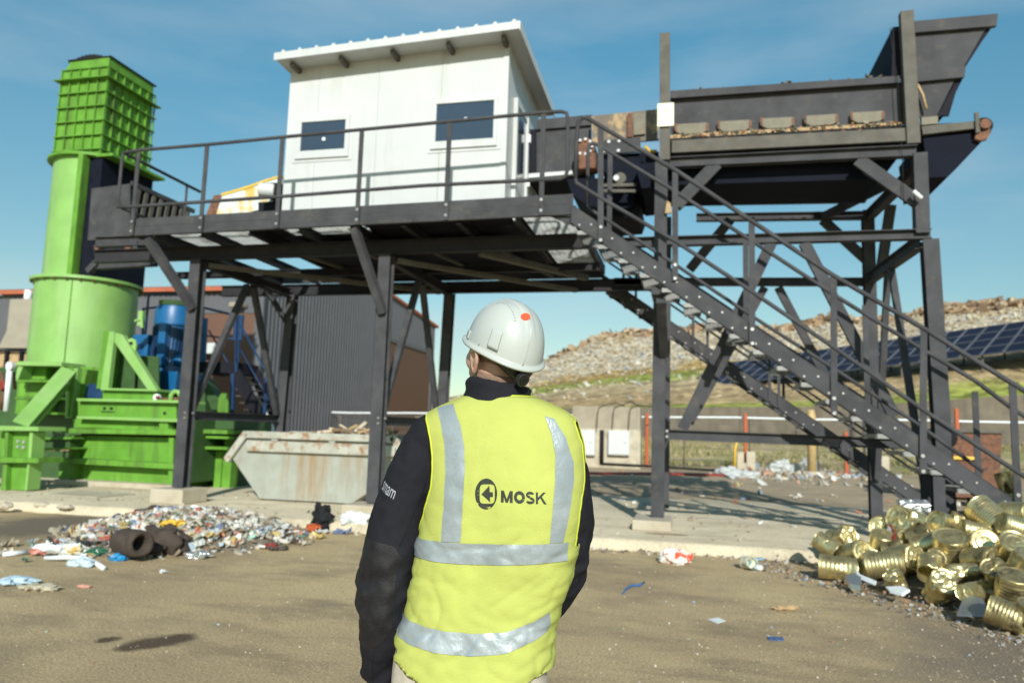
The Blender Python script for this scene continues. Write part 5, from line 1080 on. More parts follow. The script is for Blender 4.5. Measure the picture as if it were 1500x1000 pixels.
# ================================================================== PERSON
YM = 2.22
def wz(py, px=720): return PY(px, py, YM).z
def wx(px, py): return PY(px, py, YM).x
rows = [(576, 700, 762, .055), (584, 682, 786, .075), (592, 664, 806, .088), (602, 643, 826, .10), (614, 628, 840, .108), (632, 618, 848, .115), (660, 624, 852, .125), (700, 630, 853, .137), (740, 629, 850, .142), (780, 625, 843, .140), (820, 618, 834, .134), (860, 610, 823, .130), (900, 601, 812, .134), (940, 590, 808, .142), (970, 582, 803, .148), (1004, 577, 797, .150)]
RZ = [(wz(r_[0], (r_[1]+r_[2])/2), wx(r_[1], r_[0]), wx(r_[2], r_[0]), r_[3]) for r_ in rows][::-1]   # ascending z
def cub(tab, z, k):
    zs = [t[0] for t in tab]
    if z <= zs[0]: return tab[0][k]
    if z >= zs[-1]: return tab[-1][k]
    for i in range(len(tab)-1):
        if z <= zs[i+1]:
            p0, p1, p2, p3 = tab[max(i-1, 0)], tab[i], tab[i+1], tab[min(i+2, len(tab)-1)]; t = (z-p1[0])/(p2[0]-p1[0]); h_ = p2[0]-p1[0]
            m1 = (p2[k]-p0[k])/max(1e-6, p2[0]-p0[0])*h_; m2 = (p3[k]-p1[k])/max(1e-6, p3[0]-p1[0])*h_
            return (2*t**3-3*t*t+1)*p1[k]+(t**3-2*t*t+t)*m1+(-2*t**3+3*t*t)*p2[k]+(t**3-t*t)*m2
NE = 2.35
def folds(x, y, z):
    v = Vector((x, y, z)); d = 0
    lo = max(0, min(1, (1.42-z)/.35))
    d += .0042*noise.noise(Vector((x*6+z*3, y*5, z*4.5)))
    d += (.0015+.0025*lo)*noise.noise(Vector((x*9+z*16, y*9, z*15-x*5)))
    d += .0016*noise.noise(v*26)
    d += .003*lo*noise.noise(Vector((x*30, y*14, z*44+x*18)))
    for fq, ph, am in ((4.5, 0, .0050), (8, 7, .0036), (13, 3, .0022)):
        n1 = noise.noise(Vector((x*fq*.8+z*2.5+ph, y*fq*.5, z*fq*1.1-x*3.0))); d -= am*(.25+.75*lo)*math.exp(-(n1/.05)**2)
    d -= .0012*math.exp(-((z-wz(845))/.004)**2)+.0010*math.exp(-((x-wx(716, 860))/.004)**2)
    e = abs(x-(-.60)); d += .006*max(0, e-.09)/.1*lo*noise.noise(Vector((x*8, 2, z*40-x*26)))
    return d
def torso(th, z, off=0.0, fold=True):
    xl, xr_, b = cub(RZ, z, 1), cub(RZ, z, 2), cub(RZ, z, 3); cx = (xl+xr_)/2; a = (xr_-xl)/2
    c_, s_ = math.cos(th), math.sin(th)
    x = cx+a*math.copysign(abs(c_)**(2/NE), c_); y = YM+b*math.copysign(abs(s_)**(2/NE), s_)
    yb = .012*math.exp(-((z-1.42)/.1)**2)*(1 if y < YM else 0)
    n_ = Vector((c_/a, s_/b, 0)).normalized()
    d = off+(folds(x, y, z) if fold else 0)
    # shallow spine channel
    if y < YM: d -= .006*math.exp(-((x-cx)/.03)**2)*max(0, min(1, (1.5-z)/.2))
    return Vector((x+n_.x*d, y+n_.y*d, z))
def th_of_x(x, z, back=True):
    xl, xr_ = cub(RZ, z, 1), cub(RZ, z, 2); u = max(-1, min(1, (x-(xl+xr_)/2)/((xr_-xl)/2)))
    c_ = math.copysign(abs(u)**(NE/2), u); t = math.acos(max(-1, min(1, c_))); return -t if back else t
man = thing('person', 'man from behind in white helmet and yellow high visibility vest looking up at the cabin', 'person', (-.6, YM, 0))
# --- vest
VB = [(583, 660, 800), (592, 650, 900), (600, 643, 900), (607, 637, 900), (614, 638, 838), (626, 643, 843), (645, 648, 849), (670, 652, 852), (695, 652, 852.5), (715, 650, 851), (735, 643, 848), (755, 636, 845), (775, 629, 842), (790, 622, 839), (800, 600, 850)]
VBz = [(wz(p[0]), wx(p[1], p[0]), wx(p[2], p[0])) for p in VB][::-1]
zbot, ztop = wz(1004), wz(581)
def hem(x):                                    # the hem dips in the middle of the back
    u = (x-(-.62))/.22; return wz(997)+.065*u*u*(.9 if u > 0 else 1.1)
def panel(back):
    nz_, nt_ = 100, 90; g_ = []
    for i in range(nz_+1):
        z = zbot+(ztop-zbot)*i/nz_; row = []
        if z >= VBz[0][0]: lo, hi = interp(z, [(q[0], q[1]) for q in VBz]), interp(z, [(q[0], q[2]) for q in VBz])
        else: lo, hi = -9, 9
        t0, t1 = th_of_x(lo, z, back), th_of_x(hi, z, back)
        if z > wz(600): t0, t1 = (-math.pi, 0) if back else (math.pi, 0)
        for j in range(nt_+1):
            th = t0+(t1-t0)*j/nt_; p = torso(th, z, .011)
            if p.z < hem(p.x): p = torso(th, hem(p.x), .011)
            row.append(p)
        g_.append(row)
    return g_
b = MB(); seam = []
for back in (True, False):
    g_ = panel(back); V = [[b.b.verts.new(p) for p in row] for row in g_]
    for i in range(len(V)-1):
        for j in range(len(V[0])-1): b.b.faces.new((V[i][j], V[i][j+1], V[i+1][j+1], V[i+1][j]))
    for side in (0, -1): seam.append([row[side] for row in g_])
bmesh.ops.remove_doubles(b.b, verts=b.b.verts, dist=.0008)
for v in []:
    if v.co.z < hem(v.co.x)+.03: k = min(1, (hem(v.co.x)+.03-v.co.z)/.03); v.co.z = max(v.co.z, hem(v.co.x) if v.co.z < hem(v.co.x) else v.co.z)
o = b.build('vest', M['vest'], man, smooth=True)
sf = o.modifiers.new('thick', 'SOLIDIFY'); sf.thickness = .003; sf.offset = 1
vest = o
def back_pt(x, z, off): return torso(th_of_x(x, z), z, .011+off)
def strip(name, m_, left, right, off=.0055, nu=10, parent=vest, horiz=False, nv=60):
    # left/right: photo polylines (equal number of points) bounding the strip on the back of the vest
    b = MB(); L_ = [Vector((wx(px, py), 0, wz(py, px))) for px, py in left]; R_ = [Vector((wx(px, py), 0, wz(py, px))) for px, py in right]
    def at(Pl, t):
        f = t*(len(Pl)-1); i = min(int(f), len(Pl)-2); return Pl[i].lerp(Pl[i+1], f-i)
    V = []
    for j in range(nv+1):
        A, B = at(L_, j/nv), at(R_, j/nv); V.append([b.b.verts.new(back_pt(A.x+(B.x-A.x)*i/nu, A.z+(B.z-A.z)*i/nu, off)) for i in range(nu+1)])
    for j in range(nv):
        for i in range(nu): b.b.faces.new((V[j][i], V[j][i+1], V[j+1][i+1], V[j+1][i]))
    return b.build(name, m_, parent, smooth=True)
strip('reflective_strip', M['reflect'], [(655, 598), (664, 620), (671, 650), (674, 690), (673, 730), (669, 784)], [(679, 592), (692, 622), (700, 655), (702, 690), (700, 730), (697, 784)])
strip('reflective_strip', M['reflect'], [(804, 610), (814, 635), (820, 665), (820, 700), (817, 740), (812, 787)], [(816, 614), (831, 640), (841, 675), (842, 700), (838, 735), (828, 787)])
strip('reflective_strip', M['reflect'], [(622, 782), (660, 784), (720, 786), (780, 787), (833, 788)], [(619, 808), (660, 812), (720, 815), (780, 815), (829, 814)], nv=90, off=.0065)
strip('reflective_strip', M['reflect'], [(600, 889), (625, 897), (665, 905), (710, 909), (755, 908), (790, 896), (807, 886)], [(596, 914), (618, 925), (660, 934), (705, 939), (755, 936), (785, 925), (805, 913)], nv=90, off=.0065)
def bind(pts, r=.0035, side=1):
    P = [back_pt(wx(px, py), wz(py, px), .0045) for px, py in pts]; MB().tube(P, r, 6).build('binding', M['vesttrim'], vest, smooth=True)
def bindf(col, name='binding'):
    zs = [VBz[1][0]+(wz(605)-VBz[1][0])*k/30 for k in range(31)]
    P = [torso(th_of_x(interp(z, [(q[0], q[col]) for q in VBz]), z), z, .0125) for z in zs]; MB().tube(P, .0038, 6).build(name, M['vesttrim'], vest, smooth=True)
bindf(1); bindf(2)
P = [torso(-math.pi+math.pi*2*k/80, ztop, .0125) for k in range(81)]; MB().tube(P, .004, 6).build('binding', M['vesttrim'], vest, smooth=True)
# --- chest print on the back: round emblem and lettering
def to_back(o, off=.0035):
    for v in o.data.vertices: v.co = back_pt(v.co.x, v.co.z, off)
EC = (731.5, 717.5)
def epx(dx, dy): px, py = EC[0]+dx, EC[1]+dy; return Vector((wx(px, py), 0, wz(py, px)))
b = MB(); n_ = 64
out_ = []; inn = []
for k in range(n_):
    a = 2*math.pi*k/n_; out_.append(epx(15*math.cos(a)+.0, 21.2*math.sin(a)))
    u, v = 10.2*math.copysign(abs(math.cos(a))**.42, math.cos(a))+1.5, 13.2*math.copysign(abs(math.sin(a))**.42, math.sin(a))
    # inner rounded square, kept inside the oval
    f = min(1, .93/math.sqrt((u/15)**2+(v/21.2)**2) if (u or v) else 1); inn.append(epx(u*f, v*f))
O = [b.b.verts.new(p) for p in out_]; I = [b.b.verts.new(p) for p in inn]
for k in range(n_): b.b.faces.new((O[k], O[(k+1) % n_], I[(k+1) % n_], I[k]))
def poly(b, pts):
    b.b.faces.new([b.b.verts.new(epx(*p)) for p in pts])
poly(b, [(-6.5, .5), (4.2, -11.5), (4.8, -4), (.5, .5)]); poly(b, [(-6.5, .5), (.5, .5), (5.2, 4.6), (5.6, 11.5)]); poly(b, [(.5, .5), (4.8, -4), (5.0, -2.6), (9.0, -2.6), (9.4, 4.0), (5.0, 4.4)])
bmesh.ops.subdivide_edges(b.b, edges=b.b.edges, cuts=2, use_grid_fill=True)
em = b.build('emblem', M['blacktext'], vest); to_back(em)
def text_mesh(txt, name, m_, mapf, bold=.02, parent=None, spacing=1.0):
    cu_ = bpy.data.curves.new(name, 'FONT'); cu_.body = txt; cu_.offset = bold; cu_.resolution_u = 4; cu_.space_character = spacing
    ob = bpy.data.objects.new(name, cu_); COL.objects.link(ob); dg = bpy.context.evaluated_depsgraph_get(); dg.update()
    me = bpy.data.meshes.new_from_object(ob.evaluated_get(dg)); bpy.data.objects.remove(ob)
    xs_ = [v.co.x for v in me.vertices]; ys_ = [v.co.y for v in me.vertices]; x0, x1, y0, y1 = min(xs_), max(xs_), min(ys_), max(ys_)
    bb = bmesh.new(); bb.from_mesh(me); bmesh.ops.triangulate(bb, faces=bb.faces); bmesh.ops.subdivide_edges(bb, edges=bb.edges, cuts=1)
    for v in bb.verts: v.co = mapf((v.co.x-x0)/(x1-x0), (v.co.y-y0)/(y1-y0))
    bb.to_mesh(me); bb.free(); me.materials.clear(); me.materials.append(m_)
    o = bpy.data.objects.new(name, me); COL.objects.link(o)
    if parent:
        o.parent = parent
    return o
def mt_(u, v):
    px = 751.5+(809.5-751.5)*u; py = (728.8+3.6*u)+(712.5+3.6*u-728.8-3.6*u)*v; return back_pt(wx(px, py), wz(py, px), .0035)
def stroke_letters(defs, mapf, m_, name, parent):
    b = MB()
    for x0, w_, polys in defs:
        for P in polys:
            f = b.b.faces.new([b.b.verts.new((x0+q[0]*w_, 0, q[1])) for q in P])
    bmesh.ops.triangulate(b.b, faces=b.b.faces)
    for _ in range(2): bmesh.ops.subdivide_edges(b.b, edges=[e for e in b.b.edges if e.calc_length() > .12], cuts=1); bmesh.ops.triangulate(b.b, faces=b.b.faces)
    for v in b.b.verts: v.co = mapf(v.co.x, v.co.z)
    return b.build(name, m_, parent)
def arc_band(cx, cy, rx, ry, a0, a1, tx, ty, n=16):
    o_ = [(cx+rx*math.cos(R(a0+(a1-a0)*k/n)), cy+ry*math.sin(R(a0+(a1-a0)*k/n))) for k in range(n+1)]; i_ = [(cx+(rx-tx)*math.cos(R(a0+(a1-a0)*k/n)), cy+(ry-ty)*math.sin(R(a0+(a1-a0)*k/n))) for k in range(n+1)]
    return [[o_[k], o_[k+1], i_[k+1], i_[k]] for k in range(n)]
Mq = [[(0, 0), (.25, 0), (.25, 1), (0, 1)], [(.75, 0), (1, 0), (1, 1), (.75, 1)], [(.25, 1), (.25, .45), (.40, 0), (.5, .30)], [(.75, 1), (.5, .30), (.60, 0), (.75, .45)], [(.40, 0), (.60, 0), (.5, .30)]]
Oq = arc_band(.5, .5, .5, .53, 0, 360, .27, .30, 28)
Sq = arc_band(.5, .74, .48, .29, 20, 270, .23, .24, 18)+arc_band(.5, .27, .5, .30, 90, -160, .23, .24, 18)
Kq = [[(0, 0), (.21, 0), (.21, 1), (0, 1)], [(.21, .30), (.21, .56), (.68, 1), (.97, 1)], [(.38, .57), (.52, .70), (1.03, 0), (.76, 0)]]
stroke_letters([(0, .27, Mq), (.295, .245, Oq), (.555, .195, Sq), (.775, .225, Kq)], mt_, M['blacktext'], 'lettering', vest)
# --- body (head, neck, torso, limbs, hands): one continuous skin mesh
HYAW, HP = R(50), R(14)
hc_ = PY(727, 516, YM+.0)
HR = Matrix.Rotation(HYAW, 3, 'Z') @ Matrix.Rotation(HP, 3, 'X')
def H_(x, y, z): return hc_ + HR @ Vector((x, y, z))
b = MB()
def hell(c_, r_, n=24, k=16, tilt=None): b.ell(H_(*c_), r_, n, k, HR if tilt is None else HR @ tilt)
hell((0, -.014, .028), (.076, .096, .082)); hell((0, .03, -.02), (.066, .072, .095)); hell((0, .055, -.075), (.045, .042, .035)); hell((0, .02, -.06), (.058, .06, .05))
hell((-.05, .035, -.035), (.022, .04, .035)); hell((.05, .035, -.035), (.022, .04, .035)); hell((0, .105, -.015), (.014, .018, .028)); hell((0, .118, -.027), (.015, .014, .012)); hell((0, .095, -.062), (.026, .012, .012)); hell((0, .082, .018), (.042, .018, .012))
for s_ in (-1, 1):
    pts = [(-.0, .012, -.028), (.004, .016, -.010), (.010, .014, .010), (.015, .004, .026), (.018, -.010, .030), (.018, -.022, .018), (.014, -.022, -.002), (.008, -.014, -.018), (.003, -.004, -.032), (0, .006, -.034)]
    b.tube([H_(s_*(.077+p[0]*1.15), p[1]*1.2-.014, p[2]*1.15-.026) for p in pts], [.005, .0055, .0055, .006, .0065, .0065, .0065, .0065, .0085, .007], 8)
    hell((s_*.082, -.018, -.022), (.006, .019, .029), tilt=Matrix.Rotation(s_*.35, 3, 'Z')); hell((s_*.076, -.006, -.028), (.008, .01, .024))
nb = PY(733, 585, YM+.0); b.tube([H_(0, -.02, -.03), H_(0, -.025, -.08), nb+Vector((0, .01, .01)), nb+Vector((0, 0, -.08))], [.062, .060, .064, .09], 20)
b.loft([[torso(2*math.pi*k/40, z, -.03, False) for k in range(40)] for z in [wz(1004)-.05, wz(960), wz(900), wz(840), wz(780), wz(720), wz(660), wz(625)]])
LA = [(634, 634, 0, .070), (616, 675, 0, .082), (596, 725, .0, .086), (578, 785, -.01, .088), (566, 838, -.02, .084), (562, 880, -.02, .080), (560, 925, .0, .072), (556, 962, .03, .060), (553, 992, .05, .048)]
RA = [(812, 640, .02, .060), (824, 672, .03, .068), (830, 715, .05, .074), (833, 765, .07, .076), (829, 812, .09, .074), (819, 848, .11, .068), (802, 884, .15, .060), (784, 914, .19, .052)]
def apts(A): return [PY(px, py, YM+dy) for px, py, dy, r_ in A]
for A in (LA, RA): b.tube(apts(A), [max(.02, r_-.036) for *_, r_ in A], 14)
def hand(p, d, side):
    d = Vector(d).normalized(); sx = d.cross(Vector((0, 1, 0))).normalized()
    b.ell(p+d*.045, (.026, .036, .052), 14, 10)
    for k, (l, o_) in enumerate(((.07, -.026), (.078, -.009), (.072, .009), (.058, .026))):
        q = p+d*.075+Vector((0, o_, 0)); b.tube([q, q+d*l*.5+sx*.006, q+d*l*.8+sx*.016, q+d*l+sx*.028], [.0095, .009, .008, .0065], 8)
    q = p+d*.03+Vector((0, -.03, 0)); b.tube([q, q+d*.03+Vector((0, -.018, 0)), q+d*.06+Vector((0, -.022, 0))], [.012, .010, .008], 8)
pl, pr_ = apts(LA)[-1], apts(RA)[-1]
hand(pl, (.1, .35, -1), 1); hand(pr_, (-.2, .5, -1), -1)
b.tube([apts(LA)[-2], pl+Vector((0, 0, -.02))], [.028, .026], 10); b.tube([apts(RA)[-2], pr_+Vector((0, 0, -.02))], [.028, .026], 10)
hipz = wz(1004)-.03; lx, rx = wx(640, 1004), wx(740, 1004)
for x in (lx, rx): b.tube([(x, YM, hipz), (x, YM+.01, .55), (x, YM, .45), (x, YM-.01, .12), (x, YM, .05)], [.075, .06, .052, .04, .045], 14); b.ell((x, YM+.06, .045), (.042, .12, .035), 14, 8)
body = b.build('body', M['skin'], man, smooth=True)
rmz = body.modifiers.new('merge', 'REMESH'); rmz.mode = 'VOXEL'; rmz.voxel_size = .0042; rmz.use_smooth_shade = True
sm = body.modifiers.new('soft', 'SMOOTH'); sm.factor = .5; sm.iterations = 4
# eyes and brows on the turned face
for s_ in (-1, 1):
    MB().ell(H_(s_*.031, .088, .006), (.013, .012, .012), 16, 10, HR).build('eye', M['plastic'], body, smooth=True)
    MB().tube([H_(s_*.015, .102, .024), H_(s_*.03, .103, .029), H_(s_*.048, .09, .026)], [.003, .004, .002], 6).build('eyebrow', M['hair'], body, smooth=True)
MB().tube([H_(-.022, .100, -.062), H_(0, .108, -.061), H_(.022, .100, -.062)], .0035, 6).build('mouth', mat('lips', (.45, .17, .13), .5), body, smooth=True)
# hair: close cropped shell round the back and sides
b = MB(); rings = []
for i in range(15):
    t = i/14; z = -.098+.146*t; rr2 = []
    for k in range(41):
        a = R(-196)+R(212)*k/40        # from behind one temple round the back to the other
        zz = z + .022*abs(math.cos(a))**3*(1-t)
        q = min(1, 1.04*math.sqrt(max(.05, 1-((zz-.035)/.092)**2))); kk = max(0, min(1, (-.035-zz)/.03)); X_, Y_ = .0805*q*(1-kk)+.0675*kk, .1015*q*(1-kk)+.070*kk; rr2.append(H_(X_*math.cos(a), -.013*(1-kk)-.024*kk+Y_*math.sin(a), zz))
    rings.append(rr2)
b.loft(rings, cap=False, closed=False); o = b.build('hair', M['hair'], man, smooth=True); 
# --- jacket
b = MB()
def fold_arm(A, seed):
    P = apts(A); N = 70; rings = []
    def cr_(k, t):
        n = len(A)-1; f = t*n; i = min(int(f), n-1); f -= i; g = lambda j: (P[max(0, min(n, j))] if k == 'p' else A[max(0, min(n, j))][3])
        p0, p1, p2, p3 = g(i-1), g(i), g(i+1), g(i+2); return .5*((2*p1)+(p2-p0)*f+(2*p0-5*p1+4*p2-p3)*f*f+(3*p1-p0-3*p2+p3)*f**3)
    for i in range(N+1):
        t = i/N; c_ = cr_('p', t); r_ = cr_('r', t); d = (cr_('p', min(1, t+.02))-cr_('p', max(0, t-.02))).normalized(); a = d.cross(Vector((0, 1, 0))).normalized(); bb_ = a.cross(d)
        rg = []
        for k in range(44):
            th = 2*math.pi*k/44; q = a*math.cos(th)+bb_*math.sin(th)*.94
            amp = .0022+.008*math.exp(-((t-.58)/.17)**2)+.006*math.exp(-((t-.93)/.09)**2)
            dd = amp*(noise.noise(Vector((math.cos(th)*1.3+seed, math.sin(th)*1.3, t*11+math.cos(th)*.8)))+.6*noise.noise(Vector((math.cos(th)*2.2, math.sin(th)*2.2+seed, t*24+math.sin(th)*1.5))))
            dd += .002*noise.noise(Vector((math.cos(th)*1.0, math.sin(th), t*6+seed)))
            rg.append(c_+q*(r_+dd*1.5))
        rings.append(rg)
    b.loft(rings)
fold_arm(LA, 1.7); fold_arm(RA, 6.1)
b.ell(PY(634, 640, YM), (.072, .075, .075)); b.ell(PY(812, 645, YM+.02), (.058, .07, .07))
b.loft([[torso(2*math.pi*k/64, z, -.004) for k in range(64)] for z in [wz(975)+(wz(580)-wz(975))*i/50 for i in range(51)]])
jk = b.build('jacket', M['jacket'], man, smooth=True)
rm2 = jk.modifiers.new('merge', 'REMESH'); rm2.mode = 'VOXEL'; rm2.voxel_size = .0048; rm2.use_smooth_shade = True
sm = jk.modifiers.new('soft', 'SMOOTH'); sm.factor = .5; sm.iterations = 2
# collar (standing, crumpled)
b = MB(); cc = PY(729, 583, YM+.0); rings = []
prof = [(-.012, .104), (.004, .1), (.020, .095), (.034, .097), (.042, .093), (.048, .090), (.050, .087), (.047, .083), (.030, .08), (.0, .08)]
for h_, r_ in prof:
    rg = []
    for k in range(72):
        th = 2*math.pi*k/72; c_, s_ = math.cos(th), math.sin(th); lift = .012*(-c_)+.004*noise.noise(Vector((c_*2, s_*2, 1)))
        f = 1+.05*noise.noise(Vector((c_*1.6, s_*1.6, h_*60)))+.035*noise.noise(Vector((c_*3.2, s_*3.2, h_*110+c_*2)))
        rg.append(Vector((cc.x+r_*1.06*f*c_, cc.y+r_*.95*f*s_, cc.z+h_*1.0+lift*max(0, h_/.05)*1.2+.003*noise.noise(Vector((c_*5, s_*5, h_*80))))))
    rings.append(rg)
b.loft(rings, cap=False); b.build('collar', M['jacket'], jk, smooth=True)
# sleeve patch panel at the elbow, seams, sleeve lettering
def arm_surface(A, t, th, off):
    P = apts(A); n = len(A)-1; f = t*n; i = min(int(f), n-1); f -= i; g = lambda j: P[max(0, min(n, j))]; gr = lambda j: A[max(0, min(n, j))][3]
    def cr3(p0, p1, p2, p3, f): return .5*((2*p1)+(p2-p0)*f+(2*p0-5*p1+4*p2-p3)*f*f+(3*p1-p0-3*p2+p3)*f**3)
    c_ = cr3(g(i-1), g(i), g(i+1), g(i+2), f); r_ = cr3(gr(i-1), gr(i), gr(i+1), gr(i+2), f)
    d = (g(i+1)-g(i)).normalized(); d = (cr3(g(i-1), g(i), g(i+1), g(i+2), min(1, f+.05))-cr3(g(i-1), g(i), g(i+1), g(i+2), max(0, f-.05))).normalized()
    a = d.cross(Vector((0, 1, 0))).normalized(); bb_ = a.cross(d); q = a*math.cos(th)+bb_*math.sin(th)*.94
    amp = .0022+.008*math.exp(-((t-.58)/.17)**2)+.006*math.exp(-((t-.93)/.09)**2)
    dd = amp*(noise.noise(Vector((math.cos(th)*1.3+1.7, math.sin(th)*1.3, t*11+math.cos(th)*.8)))+.6*noise.noise(Vector((math.cos(th)*2.2, math.sin(th)*2.2+1.7, t*24+math.sin(th)*1.5))))+.002*noise.noise(Vector((math.cos(th)*1.0, math.sin(th), t*6+1.7)))
    return c_+q*(r_+dd*1.5+off)
# th that looks at the camera (-Y side)
tcam = None; best = 9
for k in range(72):
    th = 2*math.pi*k/72; p = arm_surface(LA, .5, th, 0)
    if p.y < best: best = p.y; tcam = th
sgn = 1 if arm_surface(LA, .5, tcam+.5, 0).x > arm_surface(LA, .5, tcam, 0).x else -1
b = MB(); V = []
for i in range(37):
    t = .395+.385*i/36; w0 = -1.35; w1 = .55 if .43 < t < .70 else (.55-(abs(t-.565)-.135)*9)
    V.append([b.b.verts.new(arm_surface(LA, t, tcam+sgn*(w0+(w1-w0)*j/24), .0016)) for j in range(25)])
for i in range(36):
    for j in range(24): b.b.faces.new((V[i][j], V[i][j+1], V[i+1][j+1], V[i+1][j]))
b.build('elbow_patch', M['patch'], jk, smooth=True)
for pts in ([(t/20*.36+.03, .35+.25*math.sin(t/20*3)) for t in range(21)], [(.80+.18*t/20, -.1) for t in range(21)], [(.09+.30*t/20, 1.0-.2*t/20) for t in range(21)]):
    MB().tube([arm_surface(LA, t, tcam+sgn*w_, .0006) for t, w_ in pts], .0016, 5).build('seam', M['jacket'], jk, smooth=True)
grey = mat('grey_embroidery', (.32, .33, .36), .6)
def mt2(u, v):
    t = .262-.028*v+.012*u-.01; w_ = -1.05+.78*u; return arm_surface(LA, t-.0, tcam+sgn*w_, .0030)
text_mesh('smam', 'sleeve_lettering', grey, mt2, .0, jk)
strip('shoulder_patch', M['reflect'], [(648, 668), (650, 690), (645, 712)], [(652, 668), (654, 690), (650, 712)], off=-.011, parent=jk)
# --- trousers and shoes
b = MB()
rings = [[torso(2*math.pi*k/48, z, -.002) for k in range(48)] for z in (wz(940), wz(970), wz(1004))]
xl, xr_ = cub(RZ, wz(1004), 1), cub(RZ, wz(1004), 2)
b.loft(rings)
for x, s_ in ((lx, -1), (rx, 1)):
    rg = []
    for i in range(40):
        t = i/39; z = wz(985)-(wz(985)-.06)*t; r_ = .112-.035*t+.006*noise.noise(Vector((x, 2, z*9)))
        rg.append([(x+.012*s_+r_*1.0*math.cos(2*math.pi*k/32)*(1+.05*noise.noise(Vector((math.cos(k*.196)*2, math.sin(k*.196)*2, z*14)))), YM+.01+r_*1.12*math.sin(2*math.pi*k/32), z) for k in range(32)])
    b.loft(rg)
b.ell((lx-.075, YM+.02, wz(1004)-.02), (.07, .1, .12)); b.ell((rx+.04, YM+.04, wz(1004)-.02), (.07, .1, .12))
tr = b.build('trousers', M['trouser'], man, smooth=True); r3 = tr.modifiers.new('merge', 'REMESH'); r3.mode = 'VOXEL'; r3.voxel_size = .007; r3.use_smooth_shade = True
for x in (lx, rx):
    MB().loft([[(x+w_*math.cos(2*math.pi*k/20), YM+.05+l_*math.sin(2*math.pi*k/20), z) for k in range(20)] for z, w_, l_ in ((0.004, .052, .15), (.03, .055, .152), (.06, .05, .14), (.09, .046, .10))]).build('shoe', M['black'], man, smooth=True)
# --- helmet
HT = Matrix.Rotation(HYAW-R(2), 3, 'Z') @ Matrix.Rotation(R(21), 3, 'X')
hh = PY(739, 511, YM-.005)
HL, HW, HH = .139, .112, .150
def hpt(phi, e, off=0):                         # phi 0 = front (+y), e 0 = rim .. pi/2 = crown
    rho = max(0, math.cos(e))**.80; z = HH*math.sin(e)**.98
    fx, fy = math.sin(phi), math.cos(phi); x = -(HW+off)*rho*fx; y = (HL+off)*rho*fy
    bk_ = max(0, -fy); z -= .018*bk_**2*(1-math.sin(e)); 
    z += off*math.sin(e)
    rd = max(0, 1-(abs(x)/.017)**4); sm_ = max(0, min(1, (e-.35)/.25)); z += .0045*rd*sm_ if abs(x) < .017 else 0
    for xg_ in (.055,):                             # shallow side grooves of the shell
        gx = abs(abs(x)-xg_*(.4+.6*math.cos(e))); z -= .0012*math.exp(-(gx/.003)**2)
    return hh+HT @ Vector((x, y, z))
b = MB(); NPHI, NE_ = 128, 48
rings = [[hpt(2*math.pi*k/NPHI, (math.pi/2-.012)*(i/NE_)) for k in range(NPHI)] for i in range(NE_+1)]
def lip(k, out, dz):
    phi = 2*math.pi*k/NPHI; fy = math.cos(phi); fx = math.sin(phi); br = max(0, fy)**4*.030
    bk_ = max(0, -fy)
    x = -(HW+out+br*.3*(1 if out > 0 else 0))*fx; y = (HL+out+(br if out > 0 else 0))*fy; z = dz-.018*bk_**2-(br*.10 if out > 0 else 0)
    return hh+HT @ Vector((x, y, z))
lipr = [[lip(k, -.004, -.006) for k in range(NPHI)], [lip(k, .009, -.010) for k in range(NPHI)], [lip(k, .0115, -.006) for k in range(NPHI)], [lip(k, .0105, -.001) for k in range(NPHI)], [lip(k, .003, .003) for k in range(NPHI)]]
b.loft(lipr+rings[1:], cap=False); b.b.verts.ensure_lookup_table()
bmesh.ops.holes_fill(b.b, edges=[e for e in b.b.edges if e.is_boundary and e.verts[0].co.z > hh.z+.09])
hm = b.build('helmet', M['helmet'], man, smooth=True); sfm = hm.modifiers.new('thick', 'SOLIDIFY'); sfm.thickness = .003; sfm.offset = -1
# centre seam, raised side block, vent holes, sticker, rivet holes
MB().tube([hpt(math.pi-.16+.02*e_, .02+e_*.1, .0006) for e_ in range(0, 11)], .0010, 5).build('seam', M['galv'], hm, smooth=True)
blk = MB(); V = [[blk.b.verts.new(hpt(phi, e_, .0035)) for e_ in [.13+.36*j/8 for j in range(9)]] for phi in [2.02+.27*i/8 for i in range(9)]]
for i in range(8):
    for j in range(8): blk.b.faces.new((V[i][j], V[i+1][j], V[i+1][j+1], V[i][j+1]))
o = blk.build('side_block', M['helmet'], hm, smooth=True); s_ = o.modifiers.new('t', 'SOLIDIFY'); s_.thickness = .004; s_.offset = -1
blk = MB(); V = [[blk.b.verts.new(hpt(phi, e_, .004)) for e_ in [.05+.16*j/6 for j in range(7)]] for phi in [.95+.28*i/8 for i in range(9)]]
for i in range(8):
    for j in range(6): blk.b.faces.new((V[i][j], V[i+1][j], V[i+1][j+1], V[i][j+1]))
o = blk.build('side_block', M['helmet'], hm, smooth=True); s_ = o.modifiers.new('t', 'SOLIDIFY'); s_.thickness = .004; s_.offset = -1
